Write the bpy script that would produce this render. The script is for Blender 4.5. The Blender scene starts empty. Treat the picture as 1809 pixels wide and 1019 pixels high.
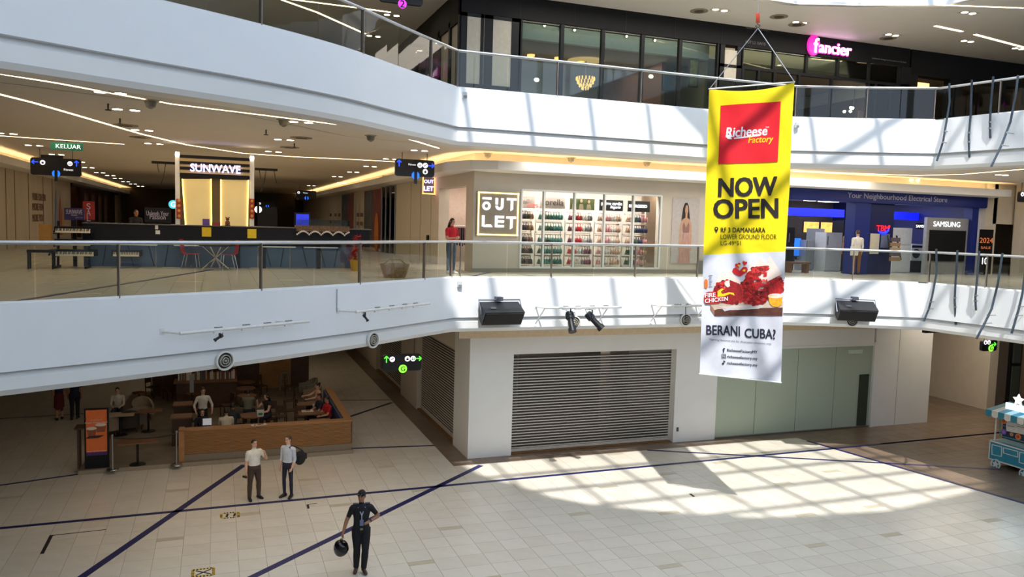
import bpy, bmesh, math, random
import numpy as np
from mathutils import Vector, Matrix

S = bpy.context.scene
C = S.collection
PI = math.pi
rnd = random.Random(7)

# ------------------------------------------------------------------ camera
CAMH = 7.735
FPX, PITCH, ROLL, YAW = 1403.8055586,0.0812627,0.0282600,-0.3565521
def _axes():
    c, s = math.cos, math.sin
    fw = Vector((-s(YAW)*c(PITCH), c(YAW)*c(PITCH), -s(PITCH)))
    rt = Vector((c(YAW), s(YAW), 0)); up = rt.cross(fw)
    return rt*c(ROLL)+up*s(ROLL), -rt*s(ROLL)+up*c(ROLL), fw
RT, UP, FW = _axes()
cam = bpy.data.objects.new('camera', bpy.data.cameras.new('camera'))
C.objects.link(cam)
m3 = Matrix((RT, UP, -FW)).transposed()
cam.matrix_world = Matrix.Translation((0, 0, CAMH)) @ m3.to_4x4()
cam.data.sensor_width = 36; cam.data.lens = FPX/1809*36
cam.data.clip_start = .1; cam.data.clip_end = 400
S.camera = cam

# ------------------------------------------------------------------ world, sun, big lights, exposure
S.view_settings.view_transform = 'Standard'
S.view_settings.look = 'None'
S.view_settings.gamma = 1; S.view_settings.exposure = 0.0
S.view_settings.use_curve_mapping = False
w = bpy.data.worlds.new('sky'); S.world = w; w.use_nodes = True
w.node_tree.nodes['Background'].inputs[0].default_value = (.66, .80, 1, 1)
w.node_tree.nodes['Background'].inputs[1].default_value = 2.9
S.cycles.use_denoising = True
S.cycles.max_bounces = 8; S.cycles.diffuse_bounces = 4; S.cycles.glossy_bounces = 3
S.cycles.transparent_max_bounces = 16; S.cycles.transmission_bounces = 4
S.cycles.sample_clamp_indirect = 6; S.cycles.caustics_reflective = False; S.cycles.caustics_refractive = False

SUN_EL, SUN_AZ = math.radians(56.5), math.radians(74)
sd = Vector((math.cos(SUN_AZ)*math.cos(SUN_EL), math.sin(SUN_AZ)*math.cos(SUN_EL), -math.sin(SUN_EL)))
def light(name, typ, loc, energy, color=(1, 1, 1), d=(0, 0, -1), size=1.0, size_y=None, spread=None):
    l = bpy.data.lights.new(name, typ); l.energy = energy; l.color = color
    o = bpy.data.objects.new(name, l); C.objects.link(o); o.location = loc
    o.rotation_euler = Vector(d).to_track_quat('-Z', 'Y').to_euler()
    if typ == 'AREA':
        l.size = size
        if size_y: l.shape = 'RECTANGLE'; l.size_y = size_y
        if spread: l.spread = spread
    elif typ == 'POINT': l.shadow_soft_size = size
    return o
sun = light('sun', 'SUN', (0, -20, 40), 5.5, (1, .97, .92), sd); sun.data.angle = math.radians(.75)
WARM = (1, .79, .55)
for y in (24, 33, 44, 58):                       # first floor mall downlights
    light('mall_downlights', 'AREA', (-.2, y, 9.85), 130, WARM, size=6, size_y=7)
light('shopfront_downlights', 'AREA', (16, 22.9, 9.85), 230, (1, .93, .82), size=14, size_y=1.2)
light('shopfront_downlights', 'AREA', (28, 21.5, 9.85), 140, (1, .9, .78), size=8, size_y=2)
for y in (21, 29, 40):                           # ground floor downlights
    light('cafe_downlights', 'AREA', (1.5, y, 4.6), 115 if y < 25 else 48, WARM, size=8, size_y=6)
light('lobby_fill', 'AREA', (29, 23.6, 4.6), 190, (1, .85, .66), size=6, size_y=5)  # unseen area lamp added to brighten the lobby walls
light('upper_downlights', 'AREA', (16, 22.9, 14.8), 260, (1, .9, .75), size=14, size_y=1.2)
light('upper_downlights', 'AREA', (1, 27, 14.7), 60, WARM, size=8, size_y=8)

# ------------------------------------------------------------------ pixel rays onto real planes (photo frame 1809 x 1019)
def ray(x, y): return FW + RT*((x-904.5)/FPX) - UP*((y-509.5)/FPX)
def pZ(x, y, z):
    d = ray(x, y); return d*((z-CAMH)/d.z)+Vector((0, 0, CAMH))
def pY(x, y, Y):
    d = ray(x, y); return d*(Y/d.y)+Vector((0, 0, CAMH))
def pX(x, y, X):
    d = ray(x, y); return d*(X/d.x)+Vector((0, 0, CAMH))
def pN(x, y, p, n):
    d = ray(x, y); p = Vector(p); n = Vector(n)
    return d*((p-Vector((0, 0, CAMH))).dot(n)/d.dot(n))+Vector((0, 0, CAMH))

# ------------------------------------------------------------------ materials
def lin(c): return tuple(((v/255)/12.92 if v/255 <= .04045 else ((v/255+.055)/1.055)**2.4) for v in c)
MATS = {}
def mat(name, rgb, rough=.6, metal=0, spec=.5, emit=0, ecol=None, var=.06, scale=8, bump=0, bscale=60, coords='Object', stretch=None):
    if name in MATS: return MATS[name]
    m = bpy.data.materials.new(name); m.use_nodes = True; nt = m.node_tree; b = nt.nodes['Principled BSDF']
    c = lin(rgb); b.inputs['Roughness'].default_value = rough; b.inputs['Metallic'].default_value = metal
    b.inputs['Specular IOR Level'].default_value = spec
    if var or bump:
        tc = nt.nodes.new('ShaderNodeTexCoord'); mp = nt.nodes.new('ShaderNodeMapping')
        nt.links.new(tc.outputs[coords], mp.inputs[0])
        if stretch: mp.inputs['Scale'].default_value = stretch
    if var:
        n = nt.nodes.new('ShaderNodeTexNoise'); n.inputs['Scale'].default_value = scale; n.inputs['Detail'].default_value = 4
        nt.links.new(mp.outputs[0], n.inputs['Vector'])
        r = nt.nodes.new('ShaderNodeValToRGB'); nt.links.new(n.outputs['Fac'], r.inputs[0])
        r.color_ramp.elements[0].position = .3; r.color_ramp.elements[1].position = .7
        r.color_ramp.elements[0].color = (*[max(0, v*(1-var)) for v in c], 1)
        r.color_ramp.elements[1].color = (*[min(1, v*(1+var)) for v in c], 1)
        nt.links.new(r.outputs[0], b.inputs['Base Color'])
    else: b.inputs['Base Color'].default_value = (*c, 1)
    if bump:
        n2 = nt.nodes.new('ShaderNodeTexNoise'); n2.inputs['Scale'].default_value = bscale
        nt.links.new(mp.outputs[0], n2.inputs['Vector'])
        bp = nt.nodes.new('ShaderNodeBump'); bp.inputs['Strength'].default_value = bump; bp.inputs['Distance'].default_value = .01
        nt.links.new(n2.outputs['Fac'], bp.inputs['Height']); nt.links.new(bp.outputs[0], b.inputs['Normal'])
    if emit:
        b.inputs['Emission Color'].default_value = (*lin(ecol or rgb), 1); b.inputs['Emission Strength'].default_value = emit
    MATS[name] = m; return m
def glass(name, tint, refl=1.0, rough=.02, ior=1.45, dens=0, dcol=(120, 140, 120)):
    if name in MATS: return MATS[name]
    m = bpy.data.materials.new(name); m.use_nodes = True; nt = m.node_tree; nt.nodes.clear()
    o = nt.nodes.new('ShaderNodeOutputMaterial'); mx = nt.nodes.new('ShaderNodeMixShader')
    t = nt.nodes.new('ShaderNodeBsdfTransparent'); g = nt.nodes.new('ShaderNodeBsdfGlossy'); f = nt.nodes.new('ShaderNodeFresnel')
    t.inputs[0].default_value = (*lin(tint), 1); g.inputs['Roughness'].default_value = rough; f.inputs[0].default_value = ior
    g.inputs[0].default_value = (refl, refl, refl, 1)
    nt.links.new(f.outputs[0], mx.inputs[0]); nt.links.new(t.outputs[0], mx.inputs[1]); nt.links.new(g.outputs[0], mx.inputs[2])
    last = mx
    if dens:
        d = nt.nodes.new('ShaderNodeBsdfDiffuse'); d.inputs[0].default_value = (*lin(dcol), 1)
        m2 = nt.nodes.new('ShaderNodeMixShader'); m2.inputs[0].default_value = dens
        nt.links.new(mx.outputs[0], m2.inputs[1]); nt.links.new(d.outputs[0], m2.inputs[2]); last = m2
    nt.links.new(last.outputs[0], o.inputs[0]); MATS[name] = m; return m

WHITE = mat('white_paint', (232, 233, 232), .55, var=.015, scale=2)
FASCIA = mat('white_fascia_panel', (236, 238, 240), .38, var=.012, scale=1.5)
LFASCIA = mat('white_lower_fascia', (230, 231, 230), .3, var=.012, scale=1.5)
CEIL = mat('ceiling_plaster', (220, 214, 203), .8, var=.02, scale=2)
BEIGE = mat('beige_wall', (208, 199, 184), .6, var=.03, scale=3)
BEIGE2 = mat('beige_hoarding', (190, 178, 160), .55, var=.05, scale=2, stretch=(1, 1, .2))
GREIGE = mat('greige_store_wall', (202, 192, 178), .6, var=.02, scale=3)
TILES = [mat('cream_tile', (219, 212, 198), .22, var=.03, scale=3), mat('cream_tile_pale', (222, 215, 201), .22, var=.03, scale=3),
         mat('cream_tile_dull', (216, 208, 193), .24, var=.04, scale=3)]
BARM = mat('olive_tile_strip', (190, 180, 158), .4, var=.05, scale=5)
GROUT = mat('tile_grout', (138, 128, 112), .9, var=.05)
BROWN = mat('brown_tile', (124, 106, 90), .33, var=.1, scale=2.5)
BROWN2 = mat('brown_tile_dark', (117, 100, 85), .35, var=.1, scale=2.5)
BGROUT = mat('brown_grout', (88, 74, 60), .9)
NAVY = mat('navy_inlay', (28, 32, 88), .4, var=.08)
STEEL = mat('brushed_steel', (176, 176, 178), .3, 1, var=.05, stretch=(1, 1, 30))
DSTEEL = mat('bronze_steel', (150, 138, 130), .4, .5, var=.05)
BLACK = mat('black_paint', (20, 20, 24), .45, var=.1)
BLACKP = mat('black_panel', (16, 16, 20), .5, spec=.3, var=.1, scale=2)
DARK = mat('dark_void', (24, 21, 19), .8, var=.1)
GLASS = glass('railing_glass', (216, 224, 217), .9)
WGLASS = glass('window_glass', (212, 221, 213), .9)
OGLASS = glass('clear_shop_glass', (246, 247, 245), .6)
GGLASS = glass('green_glass', (176, 206, 186), .9, dens=.6, dcol=(218, 230, 210))
LED = mat('led_strip', (255, 236, 205), .5, emit=7, ecol=(255, 226, 180), var=0)
COVE = mat('cove_led', (255, 224, 160), .5, emit=13, ecol=(255, 216, 158), var=0)
LAMP = mat('lamp_face', (255, 248, 235), .5, emit=14, ecol=(255, 240, 215), var=0)
PEN = mat('white_glow', (250, 250, 255), .5, emit=3, var=0)
CHROME = mat('chrome', (205, 205, 208), .15, 1, var=0)
WOOD = mat('oak_slat', (160, 114, 66), .5, var=.2, scale=6, stretch=(.3, .3, 6))
DWOOD = mat('dark_wood', (74, 48, 32), .5, var=.2, scale=6)
TWOOD = mat('table_wood', (120, 82, 54), .4, var=.2, scale=5, stretch=(1, 8, 1))
CARPET = mat('cafe_floor', (126, 114, 98), .55, var=.18, scale=1.8)

# ------------------------------------------------------------------ mesh builder
class MB:
    def __init__(s): s.v = []; s.f = []; s.m = []; s.mats = []
    def mi(s, mt):
        if mt not in s.mats: s.mats.append(mt)
        return s.mats.index(mt)
    def add(s, vs, fs, mt):
        b = len(s.v); i = s.mi(mt)
        s.v += [tuple(v) for v in vs]
        for f in fs: s.f.append(tuple(k+b for k in f)); s.m.append(i)
        return s
    def box(s, x0, x1, y0, y1, z0, z1, mt):
        return s.hexa([(x0, y0, z0), (x1, y0, z0), (x1, y1, z0), (x0, y1, z0), (x0, y0, z1), (x1, y0, z1), (x1, y1, z1), (x0, y1, z1)], mt)
    def hexa(s, vs, mt):
        return s.add(vs, [(0, 3, 2, 1), (4, 5, 6, 7), (0, 1, 5, 4), (1, 2, 6, 5), (2, 3, 7, 6), (3, 0, 4, 7)], mt)
    def bar(s, p, q, wd, h, mt, upv=(0, 0, 1)):          # rectangular bar from p to q
        p = Vector(p); q = Vector(q); d = (q-p).normalized(); u = Vector(upv)
        if abs(d.dot(u)) > .99: u = Vector((0, 1, 0))
        sx = d.cross(u).normalized()*wd/2; su = sx.cross(d).normalized()*h/2
        a = [p-sx-su, p+sx-su, p+sx+su, p-sx+su]; b = [q-sx-su, q+sx-su, q+sx+su, q-sx+su]
        return s.add(a+b, [(3, 2, 1, 0), (4, 5, 6, 7), (0, 1, 5, 4), (1, 2, 6, 5), (2, 3, 7, 6), (3, 0, 4, 7)], mt)
    def prism(s, poly, z0, z1, mt):
        n = len(poly); vs = [(x, y, z0) for x, y in poly]+[(x, y, z1) for x, y in poly]
        return s.add(vs, [tuple(range(n))[::-1], tuple(range(n, 2*n))]+[(i, (i+1) % n, (i+1) % n+n, i+n) for i in range(n)], mt)
    def extr(s, pts, d, mt):                              # polygon of 3d points extruded by vector d
        n = len(pts); d = Vector(d); vs = [Vector(p) for p in pts]; vs = vs+[p+d for p in vs]
        return s.add(vs, [tuple(range(n))[::-1], tuple(range(n, 2*n))]+[(i, (i+1) % n, (i+1) % n+n, i+n) for i in range(n)], mt)
    def poly(s, pts, mt): return s.add(pts, [tuple(range(len(pts)))], mt)
    def tube(s, pts, r, mt, n=8, cap=True):
        pts = [Vector(p) for p in pts]; k = len(pts); rs = r if isinstance(r, (list, tuple)) else [r]*k
        vs = []; prev = None
        for i, p in enumerate(pts):
            d = (pts[min(i+1, k-1)]-pts[max(i-1, 0)]).normalized()
            if prev is None:
                u = Vector((0, 0, 1)) if abs(d.z) < .9 else Vector((1, 0, 0)); a = d.cross(u).normalized()
            else: a = (prev-d*prev.dot(d)).normalized()
            prev = a; b = d.cross(a)
            vs += [p+(a*math.cos(2*PI*j/n)+b*math.sin(2*PI*j/n))*rs[i] for j in range(n)]
        fs = [(i*n+j, i*n+(j+1) % n, (i+1)*n+(j+1) % n, (i+1)*n+j) for i in range(k-1) for j in range(n)]
        if cap: fs += [tuple(range(n))[::-1], tuple(range((k-1)*n, k*n))]
        return s.add(vs, fs, mt)
    def lathe(s, prof, c, mt, n=16, ax='z', cap=True):
        vs = []
        for r, h in prof:
            for j in range(n):
                a = 2*PI*j/n; x, y = r*math.cos(a), r*math.sin(a)
                vs.append({'z': (c[0]+x, c[1]+y, c[2]+h), 'y': (c[0]+x, c[1]+h, c[2]+y), 'x': (c[0]+h, c[1]+x, c[2]+y)}[ax])
        k = len(prof); fs = [(i*n+j, i*n+(j+1) % n, (i+1)*n+(j+1) % n, (i+1)*n+j) for i in range(k-1) for j in range(n)]
        if cap: fs += [tuple(range(n))[::-1], tuple(range((k-1)*n, k*n))]
        return s.add(vs, fs, mt)
    def ell(s, c, r, mt, n=12, k=8, M=None):
        vs = []; c = Vector(c)
        for i in range(1, k):
            t = PI*i/k
            for j in range(n):
                a = 2*PI*j/n; v = Vector((r[0]*math.sin(t)*math.cos(a), r[1]*math.sin(t)*math.sin(a), r[2]*math.cos(t)))
                vs.append(c+(M @ v if M else v))
        tp = Vector((0, 0, r[2])); vs.append(c+(M @ tp if M else tp)); vs.append(c-(M @ tp if M else tp))
        T, B = len(vs)-2, len(vs)-1
        fs = [(i*n+j, (i+1)*n+j, (i+1)*n+(j+1) % n, i*n+(j+1) % n) for i in range(k-2) for j in range(n)]
        fs += [(T, j, (j+1) % n) for j in range(n)]+[(B, (k-2)*n+(j+1) % n, (k-2)*n+j) for j in range(n)]
        return s.add(vs, fs, mt)
    def mesh(s, name, off=None):
        me = bpy.data.meshes.new(name); o = off or (0, 0, 0)
        me.from_pydata([(v[0]-o[0], v[1]-o[1], v[2]-o[2]) for v in s.v], [], s.f)
        for mt in s.mats: me.materials.append(mt)
        me.polygons.foreach_set('material_index', s.m); me.update(); return me
    def build(s, name, parent=None, local=False, smooth=False, kind=None):
        # world coordinates unless local; a child keeps its parent's (unrotated) location as origin
        off = None
        if parent is not None and not local:
            off = parent.location.copy(); p = parent.parent
            while p is not None: off = off+p.location; p = p.parent
        o = bpy.data.objects.new(name, s.mesh(name, off)); C.objects.link(o)
        if parent is not None: o.parent = parent
        if smooth: shade(o.data)
        if kind: o['kind'] = kind
        return o
def shade(me, ang=40):
    me.polygons.foreach_set('use_smooth', [True]*len(me.polygons))
    try: me.set_sharp_from_angle(angle=math.radians(ang))
    except Exception: pass
def tag(o, label=None, cat=None, group=None, kind=None):
    if label: o['label'] = label
    if cat: o['category'] = cat
    if group: o['group'] = group
    if kind: o['kind'] = kind
    return o
def thing(name, label, cat, loc=(0, 0, 0), rz=0, group=None):
    o = bpy.data.objects.new(name, None); C.objects.link(o); o.location = loc; o.rotation_euler = (0, 0, rz)
    o.empty_display_size = .1
    return tag(o, label, cat, group)
KIDS = {}
def dup(root, loc, rz=0, label=None, group=None):
    def cp(o, par):
        c = o.copy(); C.objects.link(c)
        if par is not None: c.parent = par
        for ch in [x for x in o.children]: cp(ch, c)
        return c
    r = cp(root, None); r.location = loc; r.rotation_euler = (0, 0, rz)
    if label: r['label'] = label
    if group: r['group'] = group
    return r
def struct(name, mb, label, smooth=False, parent=None):
    o = mb.build(name, parent, smooth=smooth)
    if parent is None: tag(o, label, None, None, 'structure')
    return o
TXS = bpy.data.scenes.new('type_setting'); TXC = TXS.collection; TXV = TXS.view_layers[0]
def text(body, width, mt, parent, loc, rot=(PI/2, 0, 0), height=None, name='lettering', extrude=.004, shear=0, bold=0, local=False, align='CENTER'):
    # lettering of a given overall width (m), centred on loc
    cu = bpy.data.curves.new(name, 'FONT'); cu.body = body; cu.extrude = extrude; cu.shear = shear
    cu.align_x = align; cu.align_y = 'CENTER'; cu.size = 1; cu.resolution_u = 3
    cu.materials.append(mt)
    t_ = bpy.data.objects.new(name, cu); TXC.objects.link(t_)
    TXV.update(); me = bpy.data.meshes.new_from_object(t_.evaluated_get(TXV.depsgraph), depsgraph=TXV.depsgraph)
    bpy.data.objects.remove(t_); bpy.data.curves.remove(cu); me.name = name
    co = np.empty(len(me.vertices)*3, dtype=np.float32); me.vertices.foreach_get('co', co); co = co.reshape(-1, 3)
    a_, b_ = co.min(0), co.max(0); dx, dy = b_[0]-a_[0], b_[1]-a_[1]
    k = width/dx; ky = (height/dy) if height else k
    co[:, 0] -= (a_[0]+b_[0])/2; co[:, 1] -= (a_[1]+b_[1])/2; co[:, 0] *= k; co[:, 1] *= ky
    me.vertices.foreach_set('co', co.ravel()); me.update()
    if bold:                                              # heavier strokes: shifted copies of the glyphs in one mesh
        bw = bold*k; fs_ = [tuple(p.vertices) for p in me.polygons]; nv = len(co); vs_ = []; ff = []
        for q, (sx_, sy_) in enumerate(((-1, -.6), (1, -.6), (1, .6), (-1, .6), (0, 0))):
            vs_ += [(a[0]+sx_*bw, a[1]+sy_*bw*(ky/k), a[2]+q*.0002) for a in co.tolist()]; ff += [tuple(i+q*nv for i in f) for f in fs_]
        m2 = bpy.data.meshes.new(name); m2.from_pydata(vs_, [], ff); m2.materials.append(mt); m2.update(); bpy.data.meshes.remove(me); me = m2
    o = bpy.data.objects.new(name, me); C.objects.link(o)
    o.rotation_euler = rot
    L = Vector(loc)
    if parent is not None:
        o.parent = parent
        if not local:
            L = L-parent.location; p = parent.parent
            while p is not None: L = L-p.location; p = p.parent
    o.location = L
    return o
def clip(poly, a, b, c):                                   # keep a*x+b*y<=c
    out = []
    for i in range(len(poly)):
        p, q = poly[i], poly[(i+1) % len(poly)]; dp = a*p[0]+b*p[1]-c; dq = a*q[0]+b*q[1]-c
        if dp <= 0: out.append(p)
        if dp*dq < 0:
            t = dp/(dp-dq); out.append((p[0]+(q[0]-p[0])*t, p[1]+(q[1]-p[1])*t))
    return out

# ================================================================== LARGE STRUCTURE
Z1, Z2, Z3 = 6.15, 11.32, 16.5
CE1, CE2 = 9.95, 14.97
YF, YW, XW, XL = 21.1, 24.4, 7.7, -7.9
E1 = [(-12, 10.9), (-8, 12.55), (-5.2, 13.95), (-3.29, 14.84), (-1.62, 15.72), (.95, 17.2), (3.2, 18.75), (4.95, 20.15), (6.17, 21.1), (17.2, 21.1), (19.1, 20.35), (21.3, 19.22), (21.65, 17.2), (22.0, 14.5), (22.6, 9), (22.8, -10)]
E2 = [(-12, 9.3), (-8, 11.3), (-5.2, 12.75), (-3.0, 13.95), (-1.15, 15.07), (.84, 16.24), (2.57, 17.5), (4.15, 19.1), (6.17, 21.1), (17.2, 21.1), (19.1, 20.35), (21.3, 19.22), (21.65, 17.2), (22.0, 14.5), (22.6, 9), (22.8, -10)]
def smooth_left(E):                       # subdivide the curved left part with a Catmull-Rom curve
    L = E[:9]; out = []
    for i in range(len(L)-1):
        p0, p1, p2, p3 = L[max(i-1, 0)], L[i], L[i+1], L[min(i+2, len(L)-1)]
        for k in range(4):
            t = k/4
            out.append(tuple(.5*(2*b+(c-a)*t+(2*a-5*b+4*c-d)*t*t+(3*b-a-3*c+d)*t**3) for a, b, c, d in zip(p0, p1, p2, p3)))
    return out+E[8:]
P1, P2 = smooth_left(E1), smooth_left(E2)
def offs(P, d):                           # offset a polyline by d towards the void (negative: under the slab)
    out = []
    for i, p in enumerate(P):
        n = Vector((0, 0))
        for a, b in ((i-1, i), (i, i+1)):
            if a < 0 or b >= len(P): continue
            t = Vector((P[b][0]-P[a][0], P[b][1]-P[a][1])).normalized(); n += Vector((t.y, -t.x))
        n.normalize(); out.append((p[0]+n.x*d, p[1]+n.y*d))
    return out
def slab_poly(P): return P+[(48, -10), (48, 92), (-14, 92), (-14, P[0][1])]
def strip(mb, P, Q, za, zb, mt):          # wall strip between plan curves P (height za) and Q (height zb)
    z = lambda v, i: v[i] if isinstance(v, list) else v
    n = len(P); vs = [(p[0], p[1], z(za, i)) for i, p in enumerate(P)]+[(q[0], q[1], z(zb, i)) for i, q in enumerate(Q)]
    mb.add(vs, [(i, i+1, n+i+1, n+i) for i in range(n-1)], mt)
def balcony(P, zt, zg, zb, ze, name, label):
    # fascia: upper panel, recessed groove, lower panel, rounded lip
    base = MB()
    n = len(P); g = zg if isinstance(zg, list) else [zg]*n
    I1, I2, I3 = offs(P, -.16), offs(P, -.05), offs(P, -.12)
    up = MB(); strip(up, P, P, zt+.05, g, FASCIA); strip(up, offs(P, -.25), P, zt+.05, zt+.05, WHITE); strip(up, P, I1, g, g, FASCIA)
    gr = MB(); strip(gr, I1, I1, [v+.02 for v in g], [v-.02 for v in g], LFASCIA)
    lo = MB(); strip(lo, I1, I2, [v-.02 for v in g], [v-.12 for v in g], LFASCIA); strip(lo, I2, I2, [v-.12 for v in g], zb+.1, LFASCIA)
    strip(lo, I2, I3, zb+.1, zb, LFASCIA); strip(lo, I3, offs(P, -.5), zb, zb-.03, LFASCIA)
    strip(lo, offs(P, -.5), offs(P, -.5), zb-.03, ze, CEIL)
    root = struct(name, up, label, smooth=True)
    lo.build('lower_panel', root, smooth=True); gr.build('groove', root)
    return root
def groove1(P):
    out = []
    for x, y in P:
        t = min(1, max(0, (6.17-x)/4.5)); out.append(5.09)
    return out
balcony(P1, Z1, groove1(P1), 4.68, 4.9, 'trim_1', 'white two-step fascia of the first floor balcony around the atrium')
balcony(P2, Z2, 10.33, 9.84, CE1, 'trim_2', 'white two-step fascia of the second floor balcony around the atrium')

# ------------------------------------------------------------------ floors of small square tiles
def in_view(x, y, z, m=60):
    d = Vector((x, y, z-CAMH)); dw = d.dot(FW)
    if dw < 1: return False
    u = 904.5+FPX*d.dot(RT)/dw; v = 509.5-FPX*d.dot(UP)/dw
    return -m < u < 1809+m and -m < v < 1019+m
def tile_floor(root, regions, z, xr, yr, x0, y0, tile_mats, grout, seed, n_parts, bar_at=()):
    r = random.Random(seed); T = .6; G = .004
    near, rest = [], MB()
    bars = {(round((x-x0)/T), round((y-y0)/T)) for x, y in bar_at}
    cells = []
    for i in range(int((xr[0]-x0)//T), int((xr[1]-x0)//T)+1):
        for j in range(int((yr[0]-y0)//T), int((yr[1]-y0)//T)+1):
            cx, cy = x0+(i+.5)*T, y0+(j+.5)*T
            if not in_view(cx, cy, z): continue
            k = r.random(); isbar = (i, j) in bars or (not any(abs(i-a) < 4 and abs(j-b) < 3 for a, b in bars) and (i*3+j*5) % 17 == 0 and r.random() < .75)
            mt = tile_mats[0 if k < .5 else (1 if k < .78 else 2)]
            for reg in regions:
                parts = [((x0+i*T, x0+(i+1)*T, y0+j*T, y0+(j+1)*T), mt)]
                if isbar and reg[1] is None:
                    parts = [((x0+i*T, x0+(i+1)*T, y0+j*T, y0+j*T+.41), mt), ((x0+i*T, x0+(i+1)*T, y0+j*T+.41, y0+(j+1)*T), BARM)]
                for (a, b, c, d), mm in parts:
                    p = [(a+G, c+G), (b-G, c+G), (b-G, d-G), (a+G, d-G)]
                    if callable(reg[0]): p = reg[0](p, cx, cy)
                    else:
                        for h in reg[0]:
                            p = clip(p, *h)
                            if not p: break
                    if len(p) < 3: continue
                    cells.append(((cx*cx+cy*cy), p, reg[1][int(k*len(reg[1]))] if reg[1] else mm))
    cells.sort(key=lambda c: c[0])
    cache = {}
    for n, (_, p, mt) in enumerate(cells):
        if n < n_parts:
            o = p[0]; key = (mt.name, tuple((round(a-o[0], 3), round(b-o[1], 3)) for a, b in p))
            if key not in cache: cache[key] = MB().prism([(a-o[0], b-o[1]) for a, b in p], -.012, 0, mt).mesh('tile')
            t = bpy.data.objects.new('tile', cache[key]); C.objects.link(t); t.parent = root
            t.location = (o[0]-root.location.x, o[1]-root.location.y, z-root.location.z)
        else: rest.prism(p, z-.012, z, mt)
    if rest.f: rest.build('tile_field', root, kind='stuff')
# ground floor: screed, cream tiles, brown borders
sx0, sy0, sx1, sy1 = 20.57, 23.3, 22.14, 16.0               # diagonal edge of the cream field
na, nb = (sy0-sy1), (sx1-sx0)                               # normal pointing to +x
nc = na*sx0+nb*sy0
gf = MB(); gf.box(-14, 48, -10, 92, -.3, -.006, GROUT)
floor = struct('floor', gf, 'ground floor of the atrium, cream square tiles with brown border tiles')
CREAM = None; BR = [BROWN, BROWN2, BROWN]
regs = [([(1, 0, 7.05)], CREAM), ([(-1, 0, -7.05), (0, 1, 23.78), (na, nb, nc)], CREAM),
        ([(-1, 0, -7.05), (0, -1, -23.78), (na, nb, nc)], BR), ([(-1, 0, -7.05), (-na, -nb, -nc)], BR)]
tile_floor(floor, regs, 0, (-12, 40), (12, 60), 7.04, 14.15, TILES, GROUT, 3, 300,
           [(9.1, 18.2), (15.0, 16.5), (13.8, 14.7), (16.2, 14.7), (17.4, 16.5), (-1.6, 23.1), (-1.6, 19.6), (5.15, 18.5), (4.1, 16.8), (5.15, 15.2), (-3.2, 21.5), (.2, 20.5)])
def inlay(p, q, wd, z, root, mt=NAVY):
    mb = MB(); p = Vector((*p, z)); q = Vector((*q, z)); mb.bar(p, q, wd, .006, mt); return mb.build('inlay_stripe', root)
for p, q, wd in (((-6.5, 21.87), (30.57, 22.33), .15), ((-3.6, 16.57), (.78, 25.6), .19), ((-1.4, 15.57), (7.91, 23.62), .18), ((-7.5, 24.92), (-3.8, 25.92), .1),
                 ((14.05, 23.78), (24.6, 18.64), .13), ((sx0, sy0), (23.2, 11.1), .15), ((4.28, 26.56), (7.05, 26.2), .12), ((4.8, 33.93), (7.03, 33.53), .08),
                 ((4.3, 30.4), (6.97, 32.99), .14), ((-9, 33.6), (-3.7, 33.9), .08), ((23, 22.24), (40, 22.45), .11)):
    inlay(p, q, wd, .002, floor)
# first floor
f1 = MB(); f1.prism(slab_poly(offs(P1, -.24)), Z1-.4, Z1-.006, GROUT)
floor1 = struct('floor_first', f1, 'first floor deck behind the balcony edge, cream square tiles')
def behind(P):
    Q = offs(P, -.26)
    def f(p, cx, cy):
        for a, b in zip(Q[:-1], Q[1:]):
            lo, hi = min(a[0], b[0])-.35, max(a[0], b[0])+.35
            if lo <= cx <= hi and (abs(b[1]-a[1]) < 1.5 or min(a[1], b[1])-.4 < cy < max(a[1], b[1])+.4):
                tx, ty = b[0]-a[0], b[1]-a[1]            # keep the left of a->b
                p = clip(p, ty, -tx, ty*a[0]-tx*a[1])
                if not p: return p
        if cx > 22.4 or cx < -11.5: return p
        for a, b in zip(Q[:-1], Q[1:]):
            if a[0] <= cx < b[0]:
                return p if cy > a[1]+(b[1]-a[1])*(cx-a[0])/(b[0]-a[0])-.5 else []
        return []
    return f
tile_floor(floor1, [(behind(P1), None)], Z1, (-9, 32), (14, 46), -.32, 17.38, TILES, GROUT, 5, 240)
for p, q, wd in (((-3.6, 14.95), (-.13, 24.75), .13), ((6.4, 21.4), (8.3, 24.3), .1)): inlay(p, q, wd, Z1+.002, floor1)

# ------------------------------------------------------------------ ceilings, upper slab, roof with skylight, outer walls
def ceiling(name, P, z0, z1, label, mt=None):
    mb = MB(); mb.prism(slab_poly(offs(P, -.45)), z0, z1, mt or CEIL); return struct(name, mb, label)
ceil_g = ceiling('ceiling_ground', P1, 4.9, 5.0, 'plaster ceiling over the ground floor under the balcony')
ceil_1 = ceiling('ceiling_first', P2, CE1, CE1+.1, 'warm lit plaster ceiling over the first floor mall')
f2 = MB(); f2.prism(slab_poly(offs(P2, -.24)), Z2-.4, Z2, mat('upper_floor', (205, 196, 180), .3))
struct('floor_second', f2, 'second floor deck behind the upper balcony edge')
ceil_2 = ceiling('ceiling_second', P2, CE2, CE2+.1, 'plaster ceiling over the second floor walkway', WHITE)
f3 = MB(); strip(f3, P2, P2, 16.6, 14.9, FASCIA); f3.prism(slab_poly(offs(P2, -.05)), CE2+.2, 16.5, WHITE)
struct('trim_3', f3, 'white edge of the third floor slab above the atrium')
RZ = 21.0
OPEN = [(4.6, 22), (4.6, 15.5), (3.6, 13), (3.3, 11.2), (3.9, 9), (4.54, 8.13), (5.08, 6.96), (5.99, 5.99), (8, 4.8), (10.05, 3.84), (13.8, 3.3), (17.6, 3.87), (20.5, 4.6), (20.5, 22)]
rf = MB()
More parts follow.
